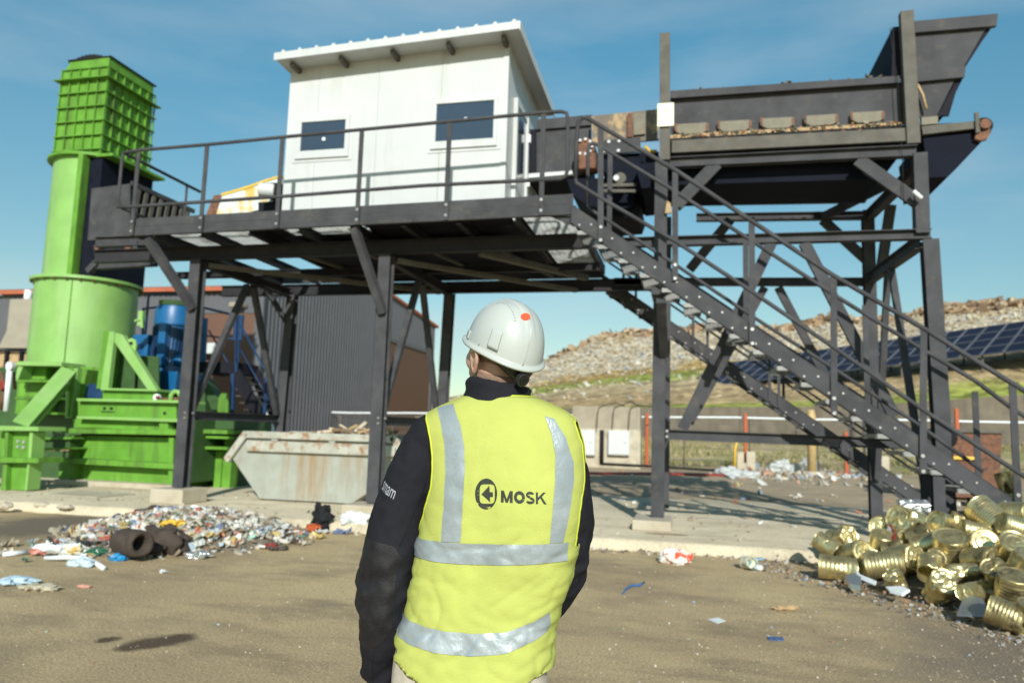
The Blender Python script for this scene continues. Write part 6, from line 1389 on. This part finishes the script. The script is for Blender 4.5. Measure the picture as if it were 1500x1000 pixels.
# find (phi,e) whose projection is a photo pixel
def project(p): d = p-CAM; return 750+FPX*d.dot(cr)/d.dot(cw), 500-FPX*d.dot(cu)/d.dot(cw)
def find(px, py):
    best = None; cand = [(1.4+2.8*i/28, 1.5*j/14) for i in range(29) for j in range(15)]
    for lvl in range(3):
        for phi, e_ in cand:
            q = project(hpt(phi, e_)); d = (q[0]-px)**2+(q[1]-py)**2
            nrm_ = (hpt(phi, e_)-hh).normalized(); vis = nrm_.dot((CAM-hh).normalized())
            if vis > -.1 and (best is None or d < best[0]): best = (d, phi, e_)
        s_ = .12/6**lvl; cand = [(best[1]+s_*(i-6)/6, min(1.52, max(0, best[2]+s_*(j-6)/6))) for i in range(13) for j in range(13)]
    return best[1:]
def disc(px, py, rx_, ry_, m_, nm, off=.0012, rot=0):
    c2 = find(px, py); c3 = hpt(*c2); n_ = (hpt(c2[0], c2[1], .01)-c3).normalized()
    e1 = (hpt(c2[0]+.05, c2[1])-c3).normalized(); e2 = n_.cross(e1)
    b = MB(); P = [c3+n_*off+e1*rx_*math.cos(a+rot)+e2*ry_*math.sin(a+rot) for a in [2*math.pi*k/28 for k in range(28)]]
    b.prism(P, -n_*.0035); return b.build(nm, m_, hm)
disc(769.5, 464, .0145, .0125, M['sticker'], 'sticker', .0022)
vents = [(727.5, 444.5), (730.5, 443.5), (734, 443.2), (737.5, 443.6), (741, 445), (744, 447.3), (746.7, 450), (749, 453.3), (751, 457), (752.7, 461), (753.8, 465.5), (754.6, 470)]
for px, py in vents: disc(px, py, .0016, .0014, M['harness'], 'vent_hole', .0006)
disc(701.5, 504.8, .0016, .0024, M['harness'], 'rivet_hole', .0008); disc(765.8, 534.8, .0018, .0016, M['harness'], 'rivet_hole', .0008)
# harness band and dial at the nape
def hb_(phi, z, r_=0): return hh+HT @ Vector((-(HW-.014+r_)*math.sin(phi), (HL-.020+r_)*math.cos(phi), z))
b = MB(); V = []
for i in range(33):
    phi = 1.75+2.75*i/32; dr = math.exp(-((phi-math.pi)/.80)**2); z1, z0_ = .004, -.010-.056*dr
    V.append([b.b.verts.new(hb_(phi, z0_+(z1-z0_)*j/6, .004*math.sin(j/6*math.pi))) for j in range(7)])
for i in range(32):
    for j in range(6): b.b.faces.new((V[i][j], V[i+1][j], V[i+1][j+1], V[i][j+1]))
hn = b.build('harness_band', M['harness'], hm, smooth=True); s_ = hn.modifiers.new('t', 'SOLIDIFY'); s_.thickness = .003
kc = hb_(math.pi-.08, -.052, .012); kd = HT @ Vector((.10, -1, -.12)).normalized()
MB().tube([kc, kc+kd*.016], .0215, 28).build('dial_knob', M['harness'], hm, bevel=.003)
MB().tube([kc+kd*.0162, kc+kd*.0175], .017, 28).build('dial_face', M['patch'], hm)
mb = MB()
for k in range(18):
    a = 2*math.pi*k/18; e1 = kd.orthogonal().normalized(); e2 = kd.cross(e1); q = kc+(e1*math.cos(a)+e2*math.sin(a))*.0218; mb.tube([q, q+kd*.015], .0014, 4)
mb.build('knob_grip', M['black'], hm)
# ================================================================== GOLD TINS
def can_mesh(mb, c, ax, L_, r, open_end=False, crush=0, seed=0, taper=0, rings=9):
    ax = ax.normalized(); a = ax.orthogonal().normalized(); b_ = ax.cross(a); n = 40; prof = []
    prof += [(-.5*L_, r*.995), (-.485*L_, r*1.02), (-.465*L_, r*.99)]
    k = rings*6
    for i in range(k+1):
        t = i/k; rr_ = r*(1-.020*(.5+.5*math.cos(2*math.pi*rings*t))*(1 if .06 < t < .94 else 0)); prof.append((L_*(-.44+.88*t), rr_))
    prof += [(.465*L_, r*.99), (.485*L_, r*1.02), (.5*L_, r*.995)]
    def P(t, rr_, th):
        f = 1-taper*max(0, (t/L_+.5)); x, y = rr_*f*math.cos(th), rr_*math.sin(th)*(1-taper*.8*max(0, t/L_+.5))
        v = c+ax*t+a*x+b_*y
        if crush:
            q = Vector((math.cos(th)*1.3+seed, math.sin(th)*1.3, t/L_*2.4)); k2 = noise.noise(q)+.5*noise.noise(q*2.3); v += -(a*math.cos(th)+b_*math.sin(th))*crush*r*max(0, k2)*1.6+ax*crush*r*.5*noise.noise(q*1.4)
        return v
    R_ = [[P(t, rr_, 2*math.pi*j/n) for j in range(n)] for t, rr_ in prof]
    mb.loft(R_, cap=False)
    def lid(s, inset):
        ds = [(1.0, 0), (.95, -.02), (.93, -.045), (.80, -.05), (.78, -.035), (.66, -.035), (.63, -.05), (.45, -.05), (.42, -.038), (.2, -.04), (.02, -.04)]
        mb.loft([[P(s*(.5*L_+dz*r), r*f, 2*math.pi*j/n) for j in range(n)] for f, dz in ds], cap=False)
    lid(-1, 0)
    if not open_end: lid(1, 0)
    else: mb.loft([[P(.5*L_, r*.995, 2*math.pi*j/n) for j in range(n)], [P(.5*L_, r*.97, 2*math.pi*j/n) for j in range(n)], [P(-.40*L_, r*.95, 2*math.pi*j/n) for j in range(n)], [P(-.41*L_, r*.02, 2*math.pi*j/n) for j in range(n)]], cap=False)
def heap_hit(px, py, lift=0):
    d = ray(px, py); # z = .10+lift + .42*((x-1.5)*.85+(y-9.3)*.53)
    k = .42; A = d.z-k*(.85*d.x+.53*d.y); B = .10+lift+k*(-1.5*.85-9.3*.53)-CAM.z
    t = B/A; return CAM+d*t, t*d.dot(cw)
cans = [
 (1229, 832, 53, 35, 0, 28, 'gold', 0, 0, 'closed gold tin lying on the asphalt at the far left front of the heap'),
 (1296, 826, 52, 38, 14, 25, 'gold', 0, 0, 'closed gold tin lying on its side, second from the left in the front row'),
 (1240, 785, 34, 32, 60, 62, 'gold', 0, .35, 'dented round gold tin at the upper left end of the heap, on the pavement edge'),
 (1224, 806, 36, 28, 150, -50, 'gold', 1, .1, 'open gold tin showing its dark mouth, left end of the heap above the frontmost tin'),
 (1260, 808, 36, 34, 60, 60, 'gold', 0, .05, 'gold tin with its ringed end facing out, left of the upright tin'),
 (1291, 795, 30, 34, 88, 18, 'gold', 0, 0, 'short gold tin standing upright in the left part of the heap'),
 (1290, 771, 34, 32, 150, 60, 'gold', 0, 0, 'gold tin with ringed end facing out beside a red and white scrap, top left'),
 (1336, 817, 34, 42, 60, 66, 'gold', 0, .15, 'gold tin facing out with a white scrap stuck in its ringed end, centre left'),
 (1330, 764, 50, 40, 160, 30, 'gold', 0, .5, 'large crumpled gold tin at the top left of the heap under the stairs'),
 (1322, 786, 24, 22, 60, 55, 'gold', 0, .1, 'small orange gold tin between two large tins at the upper left'),
 (1388, 769, 50, 33, -18, -20, 'gold', 0, 0, 'closed gold tin lying tilted down to the right at the top below the stair support'),
 (1362, 796, 50, 32, 22, 20, 'gold', 0, .05, 'gold tin lying slanted up to the right in the upper middle of the heap'),
 (1392, 806, 48, 47, 98, 15, 'gold', 0, 0, 'large ribbed gold tin standing nearly upright in the middle of the heap'),
 (1361, 838, 34, 32, 30, -55, 'gold', 1, .2, 'gold tin lying open end down with a dark grey mouth, front middle'),
 (1408, 838, 42, 26, 5, 5, 'gold', 0, .25, 'squashed gold tin lying below the large upright tin'),
 (1441, 796, 36, 42, 100, 58, 'gold', 0, 0, 'large gold tin with concentric rings facing up left, right of the upright tin'),
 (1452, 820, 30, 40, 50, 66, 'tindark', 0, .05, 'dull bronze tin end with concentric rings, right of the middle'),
 (1481, 806, 40, 42, 95, 38, 'gold', 0, 0, 'gold tin with a flat grey lid at the right of the heap'),
 (1461, 766, 36, 42, 120, -58, 'gold', 1, 0, 'open gold tin with a bright inside at the top right of the heap'),
 (1490, 773, 46, 34, -18, 10, 'gold', 0, .05, 'ribbed gold tin lying at the right edge, behind the open bright tin'),
 (1502, 752, 30, 34, 20, 60, 'gold', 0, 0, 'gold tin end cut by the right edge, top of the heap'),
 (1432, 779, 44, 30, -12, 10, 'gold', 0, .2, 'gold tin with a torn green and white paper label at the upper right'),
 (1383, 863, 40, 40, 100, 45, 'gold', 0, .45, 'crushed gold tin with a curled ringed end at the front'),
 (1425, 868, 56, 36, -14, -35, 'gold', 0, .15, 'cone shaped crushed gold tin at the front right of the middle'),
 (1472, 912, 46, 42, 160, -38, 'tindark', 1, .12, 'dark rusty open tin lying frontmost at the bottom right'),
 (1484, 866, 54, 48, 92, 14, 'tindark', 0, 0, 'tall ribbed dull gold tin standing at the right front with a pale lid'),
 (1312, 852, 32, 28, 120, 20, 'gold', 0, .7, 'crushed gold tin with scraps of foil at the front left of the middle'),
 (1338, 743, 40, 24, 0, 10, 'tin', 0, .5, 'flattened silver tin at the back of the heap by the tower leg'),
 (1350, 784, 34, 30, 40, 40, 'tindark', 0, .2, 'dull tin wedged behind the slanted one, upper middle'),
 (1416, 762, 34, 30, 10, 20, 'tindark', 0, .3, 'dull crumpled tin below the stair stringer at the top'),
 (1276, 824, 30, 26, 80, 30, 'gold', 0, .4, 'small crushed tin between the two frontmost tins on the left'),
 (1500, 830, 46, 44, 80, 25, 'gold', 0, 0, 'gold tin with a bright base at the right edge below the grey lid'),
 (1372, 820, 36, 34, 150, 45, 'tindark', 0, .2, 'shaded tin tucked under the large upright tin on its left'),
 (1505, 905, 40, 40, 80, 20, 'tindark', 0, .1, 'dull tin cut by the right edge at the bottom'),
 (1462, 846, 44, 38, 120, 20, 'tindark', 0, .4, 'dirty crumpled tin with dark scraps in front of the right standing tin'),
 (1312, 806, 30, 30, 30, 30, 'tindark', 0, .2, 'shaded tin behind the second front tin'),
]
for i, (px, py, lp, dp, al, ta, mk, op, cru, lab) in enumerate(cans):
    c_, D = heap_hit(px, py); s_ = D/FPX; al, ta = R(al), R(ta)
    ax = (cr*math.cos(al)+cu*math.sin(al))*math.cos(ta) - cw*math.sin(ta)
    if not (op and ta < 0): pass
    rr_ = dp*s_/2; Lc = lp*s_ if abs(ta) < R(45) else max(lp*s_, rr_*2.2)
    low = Lc/2*abs(ax.z)+rr_*math.sqrt(max(0, 1-ax.z**2))
    if c_.z < low*.96: c_ = c_+Vector((0, 0, low*.96-c_.z))
    if abs(ta) >= R(45): c_ = c_ + ax*(-Lc/2+.0)*(1 if ta > 0 else -1)*.7
    if c_.z < low*.96: c_.z = low*.96
    if ta < 0: ax = -ax; 
    if ta < 0 and op: ax = ax
    mb = MB(); can_mesh(mb, c_, (ax if op else ax), Lc, rr_, bool(op), .05+cru*.6, i*3.1, .35 if 'cone' in lab else 0, 8+i % 4)
    o = mb.build('food_tin', M[mk], smooth=True); smooth_by_angle(o, 60); tag(recenter(o), lab, 'tin can', 'gold food tins heaped under the stairs')
p = PY(1479, 712, 10.95); mb = MB(); can_mesh(mb, p+Vector((.03, .12, 0)), Vector((-.25, .1, 1)), .36, .12, True, .1, 5); o = mb.build('food_tin', M['tindark'], smooth=True); tag(recenter(o), 'shaded ribbed tin standing on the stair stringer beside the last rail post', 'tin can', 'gold food tins heaped under the stairs')
# body of the heap below the tins
mb = MB(); V = []
for i in range(46):
    row = []
    for j in range(40):
        s_ = -1.0+i*.11; t_ = -.35+j*.085; x = 1.5+.53*s_+.85*t_; y = 9.3-.85*s_+.53*t_
        z = max(-.02, min(.42*t_-.08, .62)); 
        if s_ < .2: z *= max(0, (s_+.8)/1.0)
        z += .03*noise.noise(Vector((x*5, y*5, 0)))+.02*noise.noise(Vector((x*13, y*13, 0)))-.012
        if s_ > 3.4: z *= max(0, (4.1-s_)/.7)
        row.append(mb.b.verts.new((x, y, z)))
    V.append(row)
for i in range(45):
    for j in range(39): mb.b.faces.new((V[i][j], V[i+1][j], V[i+1][j+1], V[i][j+1]))
mb.build('scrap_bed', mat('dark_scrap_soil', (.10, .085, .06), .8, 0, .5, 14, (.30, .24, .12), (.6, .7), 25, bump=.8, bscale=30), kind='stuff', label='dark scrap and dirt filling the gaps under the gold tins')
M['debris'] = island_mat('debris_mix', [(.24, .20, .15), (.32, .30, .26), (.16, .13, .10), (.5, .5, .47), (.30, .24, .16), (.12, .10, .08), (.36, .2, .12), (.22, .25, .30), (.20, .17, .13), (.34, .28, .18)], .7)
mb = MB()
for i in range(1300):
    s_ = rnd.uniform(-1.1, 3.4); t_ = rnd.gauss(-.02, .16)-.08*rnd.random(); x = 1.5+.53*s_+.85*t_; y = 9.3-.85*s_+.53*t_
    chip(mb, (x, y, max(.004, .42*t_)), rnd.choice([.010, .014, .02, .035]))
mb.build('scrap_fragments', M['debris'], kind='stuff', label='small fragments of foil, glass and dirt along the front of the tin heap')
def rag(name, pts, y=None, z=None, mt__=None, th=.012, lab='', cat='', group=None):
    P = [heap_hit(px, py, .06)[0] if y is None and z is None else (PZ(px, py, z) if z is not None else PY(px, py, y)) for px, py in pts]
    o = MB().prism(P, (0, .015, th)).build(name, mt__); return tag(recenter(o), lab, cat, group)
rag('foil_scrap', [(1238, 851), (1252, 846), (1262, 852), (1261, 865), (1246, 862)], mt__=M['tin'], lab='crumpled silver foil scrap on the asphalt in front of the second tin', cat='scrap', th=.05)
rag('plastic_strip', [(1254, 832), (1260, 842), (1284, 852), (1282, 857), (1256, 846)], mt__=M['plastic'], lab='white plastic strip between the two frontmost tins on the left', cat='scrap', th=.01)
rag('paper_strip', [(1297, 760), (1302, 763), (1314, 784), (1309, 793), (1303, 782)], mt__=M['red'], lab='red paper strip across the tins at the top left of the heap', cat='scrap', th=.01)
rag('paper_scrap', [(1301, 770), (1306, 775), (1307, 788), (1300, 780)], mt__=M['plastic'], lab='white paper scrap beside the red strip at the top left of the heap', cat='scrap', th=.01)
rag('tin_lid', [(1402, 902), (1410, 882), (1424, 874), (1440, 878), (1452, 900), (1448, 903)], mt__=M['tin'], lab='half round grey metal lid leaning at the front between two tins', cat='lid', th=.012)
rag('paper_label', [(1423, 775), (1438, 774), (1450, 778), (1449, 788), (1424, 786)], mt__=mat('green_label', (.35, .6, .12), .6), lab='green and white paper label piece on a tin at the upper right', cat='label', th=.008)
rag('foil_scrap', [(1298, 862), (1320, 861), (1333, 866), (1322, 873), (1304, 868)], mt__=M['plastic'], lab='whitish green foil scrap lying under the crushed tin at the front', cat='scrap', th=.02)
# ================================================================== LITTER HEAP (left)
M['litter'] = island_mat('litter_mix', [(.50, .51, .48), (.40, .36, .29), (.60, .60, .55), (.08, .075, .07), (.48, .43, .34), (.42, .12, .08), (.34, .42, .48), (.64, .62, .57), (.28, .22, .15), (.10, .2, .13), (.50, .38, .14), (.45, .46, .43), (.30, .25, .18), (.38, .45, .43), (.22, .17, .12), (.14, .18, .30), (.47, .42, .32), (.16, .13, .10), (.55, .53, .47), (.35, .3, .22), (.5, .22, .1), (.2, .16, .12), (.42, .38, .3), (.62, .61, .56)], .45)
hx, hy = Vector((.70, .71, 0)).normalized(), Vector((-.71, .70, 0)).normalized(); hc0 = Vector((-6.42, 8.72, 0))
def mound(u, v):
    d = (u/1.6)**2+(v/.9)**2; return max(0, 1-d)**.9*.38
mb = MB(); V = []
for i in range(50):
    row = []
    for j in range(30):
        u, v = -2.1+4.2*i/49, -1.05+2.1*j/29; p = hc0+hx*u+hy*v; z = mound(u, v)*.9-.01+.03*noise.noise(p*6); row.append(mb.b.verts.new((p.x, p.y, z if mound(u, v) > 0 else -.02)))
    V.append(row)
for i in range(49):
    for j in range(29): mb.b.faces.new((V[i][j], V[i+1][j], V[i+1][j+1], V[i][j+1]))
mb.build('litter_bed', mat('litter_soil', (.17, .14, .10), .9, 0, .5, 12, bump=.8, bscale=25), kind='stuff', label='brown dirt base of the litter heap in front of the green machine')
mb = MB()
for i in range(5200):
    u = rnd.gauss(0, .68); v = rnd.gauss(0, .44)
    if abs(u) > 2.6 or abs(v) > 1.3: continue
    p = hc0+hx*u+hy*v; m_ = mound(u, v)
    if m_ <= 0 and (rnd.random() < .86 or abs(u) > 2.0): continue
    s_ = rnd.choice([.02, .02, .03, .04, .05, .06, .08, .11]); chip(mb, (p.x, p.y, max(.006, m_+rnd.uniform(-.01, .03))), s_)
for i in range(240):
    u = rnd.gauss(0, .65); v = rnd.gauss(0, .36); p = hc0+hx*u+hy*v; mb.ell((p.x, p.y, mound(u, v)+.02), (rnd.uniform(.02, .06), rnd.uniform(.02, .045), rnd.uniform(.012, .035)), 8, 6, Matrix.Rotation(rnd.uniform(0, 3), 3, 'Z'))
for i in range(90):
    u = rnd.gauss(0, .65); v = rnd.gauss(0, .36); p = hc0+hx*u+hy*v; a = rnd.uniform(0, 6.3); q = p+Vector((math.cos(a), math.sin(a), 0))*rnd.uniform(.08, .25); z = mound(u, v)+.03
    mb.tube([(p.x, p.y, z), ((p.x+q.x)/2, (p.y+q.y)/2, z+rnd.uniform(0, .05)), (q.x, q.y, z-.01)], rnd.uniform(.006, .018), 5)
def film(mb, c_, s_):
    k_ = rnd.uniform(0, 50); a = rnd.uniform(0, 6.3); V = []
    for i in range(7):
        row = []
        for j in range(7):
            x, y = (i/6-.5)*s_, (j/6-.5)*s_*rnd.uniform(.55, .75); q = Vector((i*.35+k_, j*.35, 0)); row.append(mb.b.verts.new((c_.x+x*math.cos(a)-y*math.sin(a)+s_*.2*noise.noise(q*1.3), c_.y+x*math.sin(a)+y*math.cos(a)+s_*.2*noise.noise(q*1.3+Vector((9, 0, 0))), max(.006, c_.z+s_*.45*noise.noise(q*1.7)))))
        V.append(row)
    for i in range(6):
        for j in range(6): mb.b.faces.new((V[i][j], V[i+1][j], V[i+1][j+1], V[i][j+1]))
for i in range(230):
    u = rnd.gauss(0, .75); v = rnd.gauss(0, .42); p = hc0+hx*u+hy*v; film(mb, Vector((p.x, p.y, mound(u, v)+.04)), rnd.choice([.10, .14, .18, .24]))
mb.build('litter_heap', M['litter'], kind='stuff', label='heap of mixed shredded plastic, paper and packaging litter in front of the green machine')
def lump(c_, r_, seed, name, lab, mt__, cat, rough=.35, rot=0, sm_=True):
    b = MB(); b.ell((0, 0, 0), r_, 30, 18)
    for v in b.b.verts:
        q = v.co/max(r_); f = 1+rough*noise.noise(q*1.7+Vector((seed, 0, 0)))+rough*.7*noise.noise(q*4+Vector((seed, 2, 0)))+rough*.3*noise.noise(q*9); v.co *= f
    o = b.build(name, mt__, smooth=sm_); o.location = c_; o.rotation_euler = (0, 0, rot); return tag(o, lab, cat)
M['darkcloth'] = mat('dark_brown_cloth', (.055, .04, .03), .9, 0, .4, 9, bump=.6, bscale=40)
# rolled mat: hollow tube
a, b_ = PY(172, 792, 8.0), PY(197, 778, 8.0)
mb = MB(); A = PZ(176, 792, .19); d = (cr*.80-cw*.56); d.z = .04; d.normalize(); e1 = d.cross(Vector((0, 0, 1))).normalized(); e2 = e1.cross(d); rings = []
for L__, r_ in ((0, .02), (0, .13), (.08, .15), (.26, .155), (.38, .15), (.47, .145), (.48, .115), (.43, .08), (.2, .07), (.2, .01)):
    rings.append([A+d*L__+(e1*math.cos(t)+e2*math.sin(t))*r_*(1+.08*noise.noise(Vector((math.cos(t)*2, math.sin(t)*2, L__*8)))) for t in [2*math.pi*k/28 for k in range(28)]])
mb.loft(rings, cap=False); o = mb.build('rolled_mat', M['darkcloth'], smooth=True); tag(recenter(o), 'dark brown hollow roll of matting on the left of the litter heap', 'roll')
lump(PZ(236, 812, 0)+Vector((-.05, .1, .15)), (.34, .17, .17), 3, 'folded_cloth', 'dark brown folded cloth bundle at the front of the litter heap', M['darkcloth'], 'cloth', .5, R(10))
lump(PZ(206, 815, 0)+Vector((0, .1, .08)), (.2, .13, .09), 7, 'crumpled_cloth', 'small dark crumpled cloth between the roll and the bundle', M['darkcloth'], 'cloth', .6, 0)
lump(PY(232, 749, 9.6), (.34, .16, .08), 9, 'flat_cloth', 'dark flat cloth lying on top of the litter heap', M['darkcloth'], 'cloth', .5, R(8))
p = PZ(470, 778, 0); lump(Vector((p.x, p.y, .1))+Vector((0, 0, .12)), (.15, .1, .16), 12, 'black_bag', 'black crumpled bag by the kerb right of the litter heap', M['black'], 'bag', .7)
lump(Vector((p.x-.05, p.y-.12, .06)), (.12, .09, .06), 14, 'orange_wrapper', 'orange and brown wrapper under the black bag by the kerb', M['orange'], 'wrapper', .6)
for px, py, r_, mk, lab, cat, z_ in (
 (255, 766, (.13, .08, .04), M['yellow'], 'bright yellow packet near the top of the litter heap', 'packet', .33),
 (304, 760, (.11, .07, .05), M['orange'], 'bright orange packet at the upper right of the litter heap', 'packet', .33),
 (171, 763, (.12, .07, .07), M['bluedark'], 'dark blue packet at the upper left of the litter heap', 'packet', .30),
 (143, 788, (.11, .05, .03), M['orange'], 'orange red strip left of the dark roll', 'packet', .16),
 (83, 807, (.19, .11, .06), M['plastic'], 'white plastic bag at the left end of the litter heap', 'bag', .04),
 (113, 805, (.12, .1, .07), M['hood'], 'yellowish white plastic lump left of the dark roll', 'bag', .06),
 (134, 793, (.1, .07, .08), M['cabinet'], 'pale blue grey box just left of the dark roll', 'box', .13),
 (142, 808, (.12, .07, .04), mat('green_plastic', (.02, .12, .07), .4), 'dark green plastic piece below the roll', 'packet', .05),
 (178, 815, (.09, .06, .05), mat('blue_plastic', (.02, .22, .45), .4), 'bright blue plastic piece under the crumpled cloth', 'packet', .04),
 (398, 800, (.12, .06, .03), M['red'], 'red packet at the right end of the litter heap', 'packet', .04),
 (366, 787, (.09, .07, .06), mat('mint_plastic', (.4, .58, .5), .4), 'mint green cup lying in the right part of the litter heap', 'cup', .12),
 (290, 813, (.16, .09, .04), M['tin'], 'flat clear plastic tray in front of the litter heap', 'tray', .03),
 (430, 792, (.11, .05, .03), M['darkcloth'], 'small dark scrap at the right end of the litter heap', 'scrap', .03),
 (90, 778, (.09, .08, .06), M['beige'], 'beige paper lump at the upper left edge of the litter heap', 'paper', .08),
 (101, 777, (.06, .05, .05), M['bluedark'], 'small black and blue lid beside the beige lump', 'lid', .1),
 (14, 851, (.22, .09, .035), mat('bluewhite_rag', (.42, .55, .62), .6, 0, .3, 20), 'pale blue crumpled rag on the asphalt at the far left', 'rag', .03),
 (57, 860, (.16, .08, .03), mat('clear_tray', (.42, .38, .28), .3, 0, .3, 30), 'clear crushed tray on the asphalt beside the pale blue rag', 'tray', .03),
 (118, 824, (.16, .07, .04), mat('bluewhite_rag2', (.45, .55, .6), .6, 0, .3, 20), 'blue white scrap under the white pipe', 'rag', .03),
 (522, 757, (.26, .12, .1), M['plastic'], 'white plastic bag beside the footing at the end of the skip', 'bag', .22),
 (1150, 891, (.13, .035, .02), M['wood'], 'small brown flat scrap on the asphalt right of the man', 'scrap', .015),
 (239, 837, (.05, .03, .015), M['cabinet'], 'small pale lid on the asphalt in front of the litter heap', 'lid', .01),
 (125, 858, (.06, .03, .012), mat('pink_scrap', (.6, .3, .22), .6), 'small pink scrap on the asphalt left of the oil stain', 'scrap', .01)):
    p = PZ(px, py, z_); lump(Vector((p.x, p.y, max(z_, r_[2]*.85))), r_, px*.37, cat.replace(' ', '_'), lab, mk, cat, .75, rnd.uniform(-.5, .5), False)
o = MB().tube([PZ(66, 817, .03), PZ(100, 816, .05), PZ(125, 817, .05), PZ(140, 824, .03), PZ(152, 832, .02)], .026, 8).build('white_pipe', M['plastic'], smooth=True); tag(recenter(o), 'bent white plastic pipe at the front left of the litter heap', 'pipe')
o = MB().tube([PZ(4, 812, .03), PZ(40, 808, .03)], .028, 8).build('white_tube', M['plastic'], smooth=True); tag(recenter(o), 'short straight white tube on the asphalt at the far left', 'tube')
# single pieces on the asphalt right of the man
p = PZ(989, 825, 0); b = MB(); b.ell((0, 0, 0), (.19, .13, .10), 40, 24)
for v in b.b.verts: q = v.co/.19; v.co *= 1+.35*noise.noise(q*2.2)+.25*noise.noise(q*5)+.12*noise.noise(q*11)
o = b.build('crumpled_wrapper', mat('wrapper_foil', (.72, .70, .64), .35, 0, .1, 20, (.62, .10, .05), (.52, .56), 7), smooth=False); o.location = (p.x, p.y, .075); tag(o, 'crumpled white, gold and red wrapper by the kerb right of the man', 'wrapper')
p = PZ(1096, 834, 0); mb = MB(); can_mesh(mb, Vector((p.x, p.y, .085)), Vector((.5, -.8, .15)), .16, .078, True, .12, 2, 0, 2); o = mb.build('paper_cup', mat('cup_print', (.6, .56, .44), .5, 0, .1, 6, (.10, .22, .2), (.5, .54), 9), smooth=True); tag(recenter(o), 'crushed patterned paper cup lying near the kerb', 'cup')
lump(Vector((p.x+.12, p.y-.02, .035)), (.05, .035, .035), 4, 'round_cap', 'small bluish cup lid beside the crushed paper cup', M['cabinet'], 'lid')
lump(PZ(1109, 818, .02), (.1, .05, .02), 4.4, 'blue_scrap', 'flat blue scrap at the foot of the kerb behind the paper cup', mat('bluescrap', (.2, .32, .42), .6), 'scrap')
o = MB().tube([PZ(912, 869, .012), PZ(918, 861, .018), PZ(926, 857, .012), PZ(936, 857, .015), PZ(944, 852, .012)], [.008, .012, .014, .016, .010], 8).build('blue_strip', mat('blue_ribbon', (.05, .12, .28), .5), smooth=True); tag(recenter(o), 'twisted dark blue plastic strip on the asphalt right of the man', 'strip')
o = MB().prism([PZ(1037, 907, .006), PZ(1052, 904.5, .012), PZ(1063, 909, .005), PZ(1050, 913, .004)], (0, 0, .004)).build('paper_piece', M['plastic']); tag(recenter(o), 'white square of paper on the asphalt right of the man', 'paper')
o = MB().prism([PZ(1124, 932, .005), PZ(1147, 933, .008), PZ(1148, 938, .004), PZ(1126, 937, .004)], (0, 0, .004)).build('blue_mesh_scrap', mat('blue_mesh', (.06, .12, .25), .7, 0, .5, 60)); tag(recenter(o), 'flat dark blue mesh scrap on the asphalt near the bottom', 'scrap')
# loose grit
M['grit'] = island_mat('grit_mix', [(.30, .24, .16), (.38, .31, .21), (.2, .16, .12), (.44, .38, .29), (.25, .2, .14), (.34, .28, .18), (.54, .50, .43), (.15, .12, .09), (.28, .23, .16), (.33, .27, .19)], .85)
mb = MB()
def grit(px, py, s_, z=0):
    p = PZ(px, py, z)
    if p.y < .5 or p.y > 30: return
    chip(mb, (p.x, p.y, z), s_)
for i in range(3600):
    px = rnd.uniform(-10, 1510); py = 1000-200*rnd.random()**.8
    if rnd.random() < .35: px = 1500-rnd.random()**1.6*520; py = rnd.uniform(870, 1000)
    D_ = PZ(px, py, 0).y; 
    if D_ > 10.4: continue
    grit(px, py, rnd.choice([.004, .005, .006, .009, .013])*(.5+.08*D_)*(1.5 if rnd.random() < .03 else 1))
for i in range(700): x = rnd.uniform(-9, 2.5); y = kerb_y(x)-abs(rnd.gauss(.02, .12)); chip(mb, (x, y, 0), rnd.choice([.015, .03, .04, .06]))
for i in range(900): x = rnd.uniform(-14, 6); y = rnd.uniform(10.9, 17); chip(mb, (x, y, .153), rnd.choice([.012, .02, .03, .05]))
mb.build('loose_grit', M['grit'], kind='stuff', label='loose grit and crumbs scattered over the asphalt and pavement')
mb = MB()
M['bits'] = island_mat('bright_bits', [(.58, .58, .54), (.36, .16, .10), (.3, .36, .44), (.45, .38, .2), (.5, .48, .42), (.6, .58, .5), (.3, .36, .28), (.3, .24, .17), (.4, .34, .25)], .5)
for i in range(150):
    px = rnd.uniform(0, 1500); py = rnd.uniform(800, 1000); D_ = PZ(px, py, 0).y
    if D_ < 10.4: grit(px, py, rnd.choice([.01, .014, .02])*(.5+.09*D_))
for i in range(200): x = rnd.uniform(-3, 8); y = rnd.uniform(13, 30); chip(mb, (x, y, .16), rnd.choice([.03, .05, .08, .12]))
mb.build('scattered_bits', M['bits'], kind='stuff', label='tiny bright litter bits scattered over the yard')
# broken kerb rubble at the left edge of the pavement
for px, py, s_, lab in ((2, 742, .13, 'broken concrete lump at the far left on the pavement edge'), (62, 741, .11, 'pale concrete lump on the pavement edge below the green stand'), (96, 744, .10, 'small dark stone on the pavement edge left of the litter heap')):
    p = PZ(px, py, .1); lump(Vector((p.x, p.y, .12)), (s_*1.3, s_*.7, s_*.45), px+3, 'concrete_rubble', lab, M['conc'], 'rubble', .4)
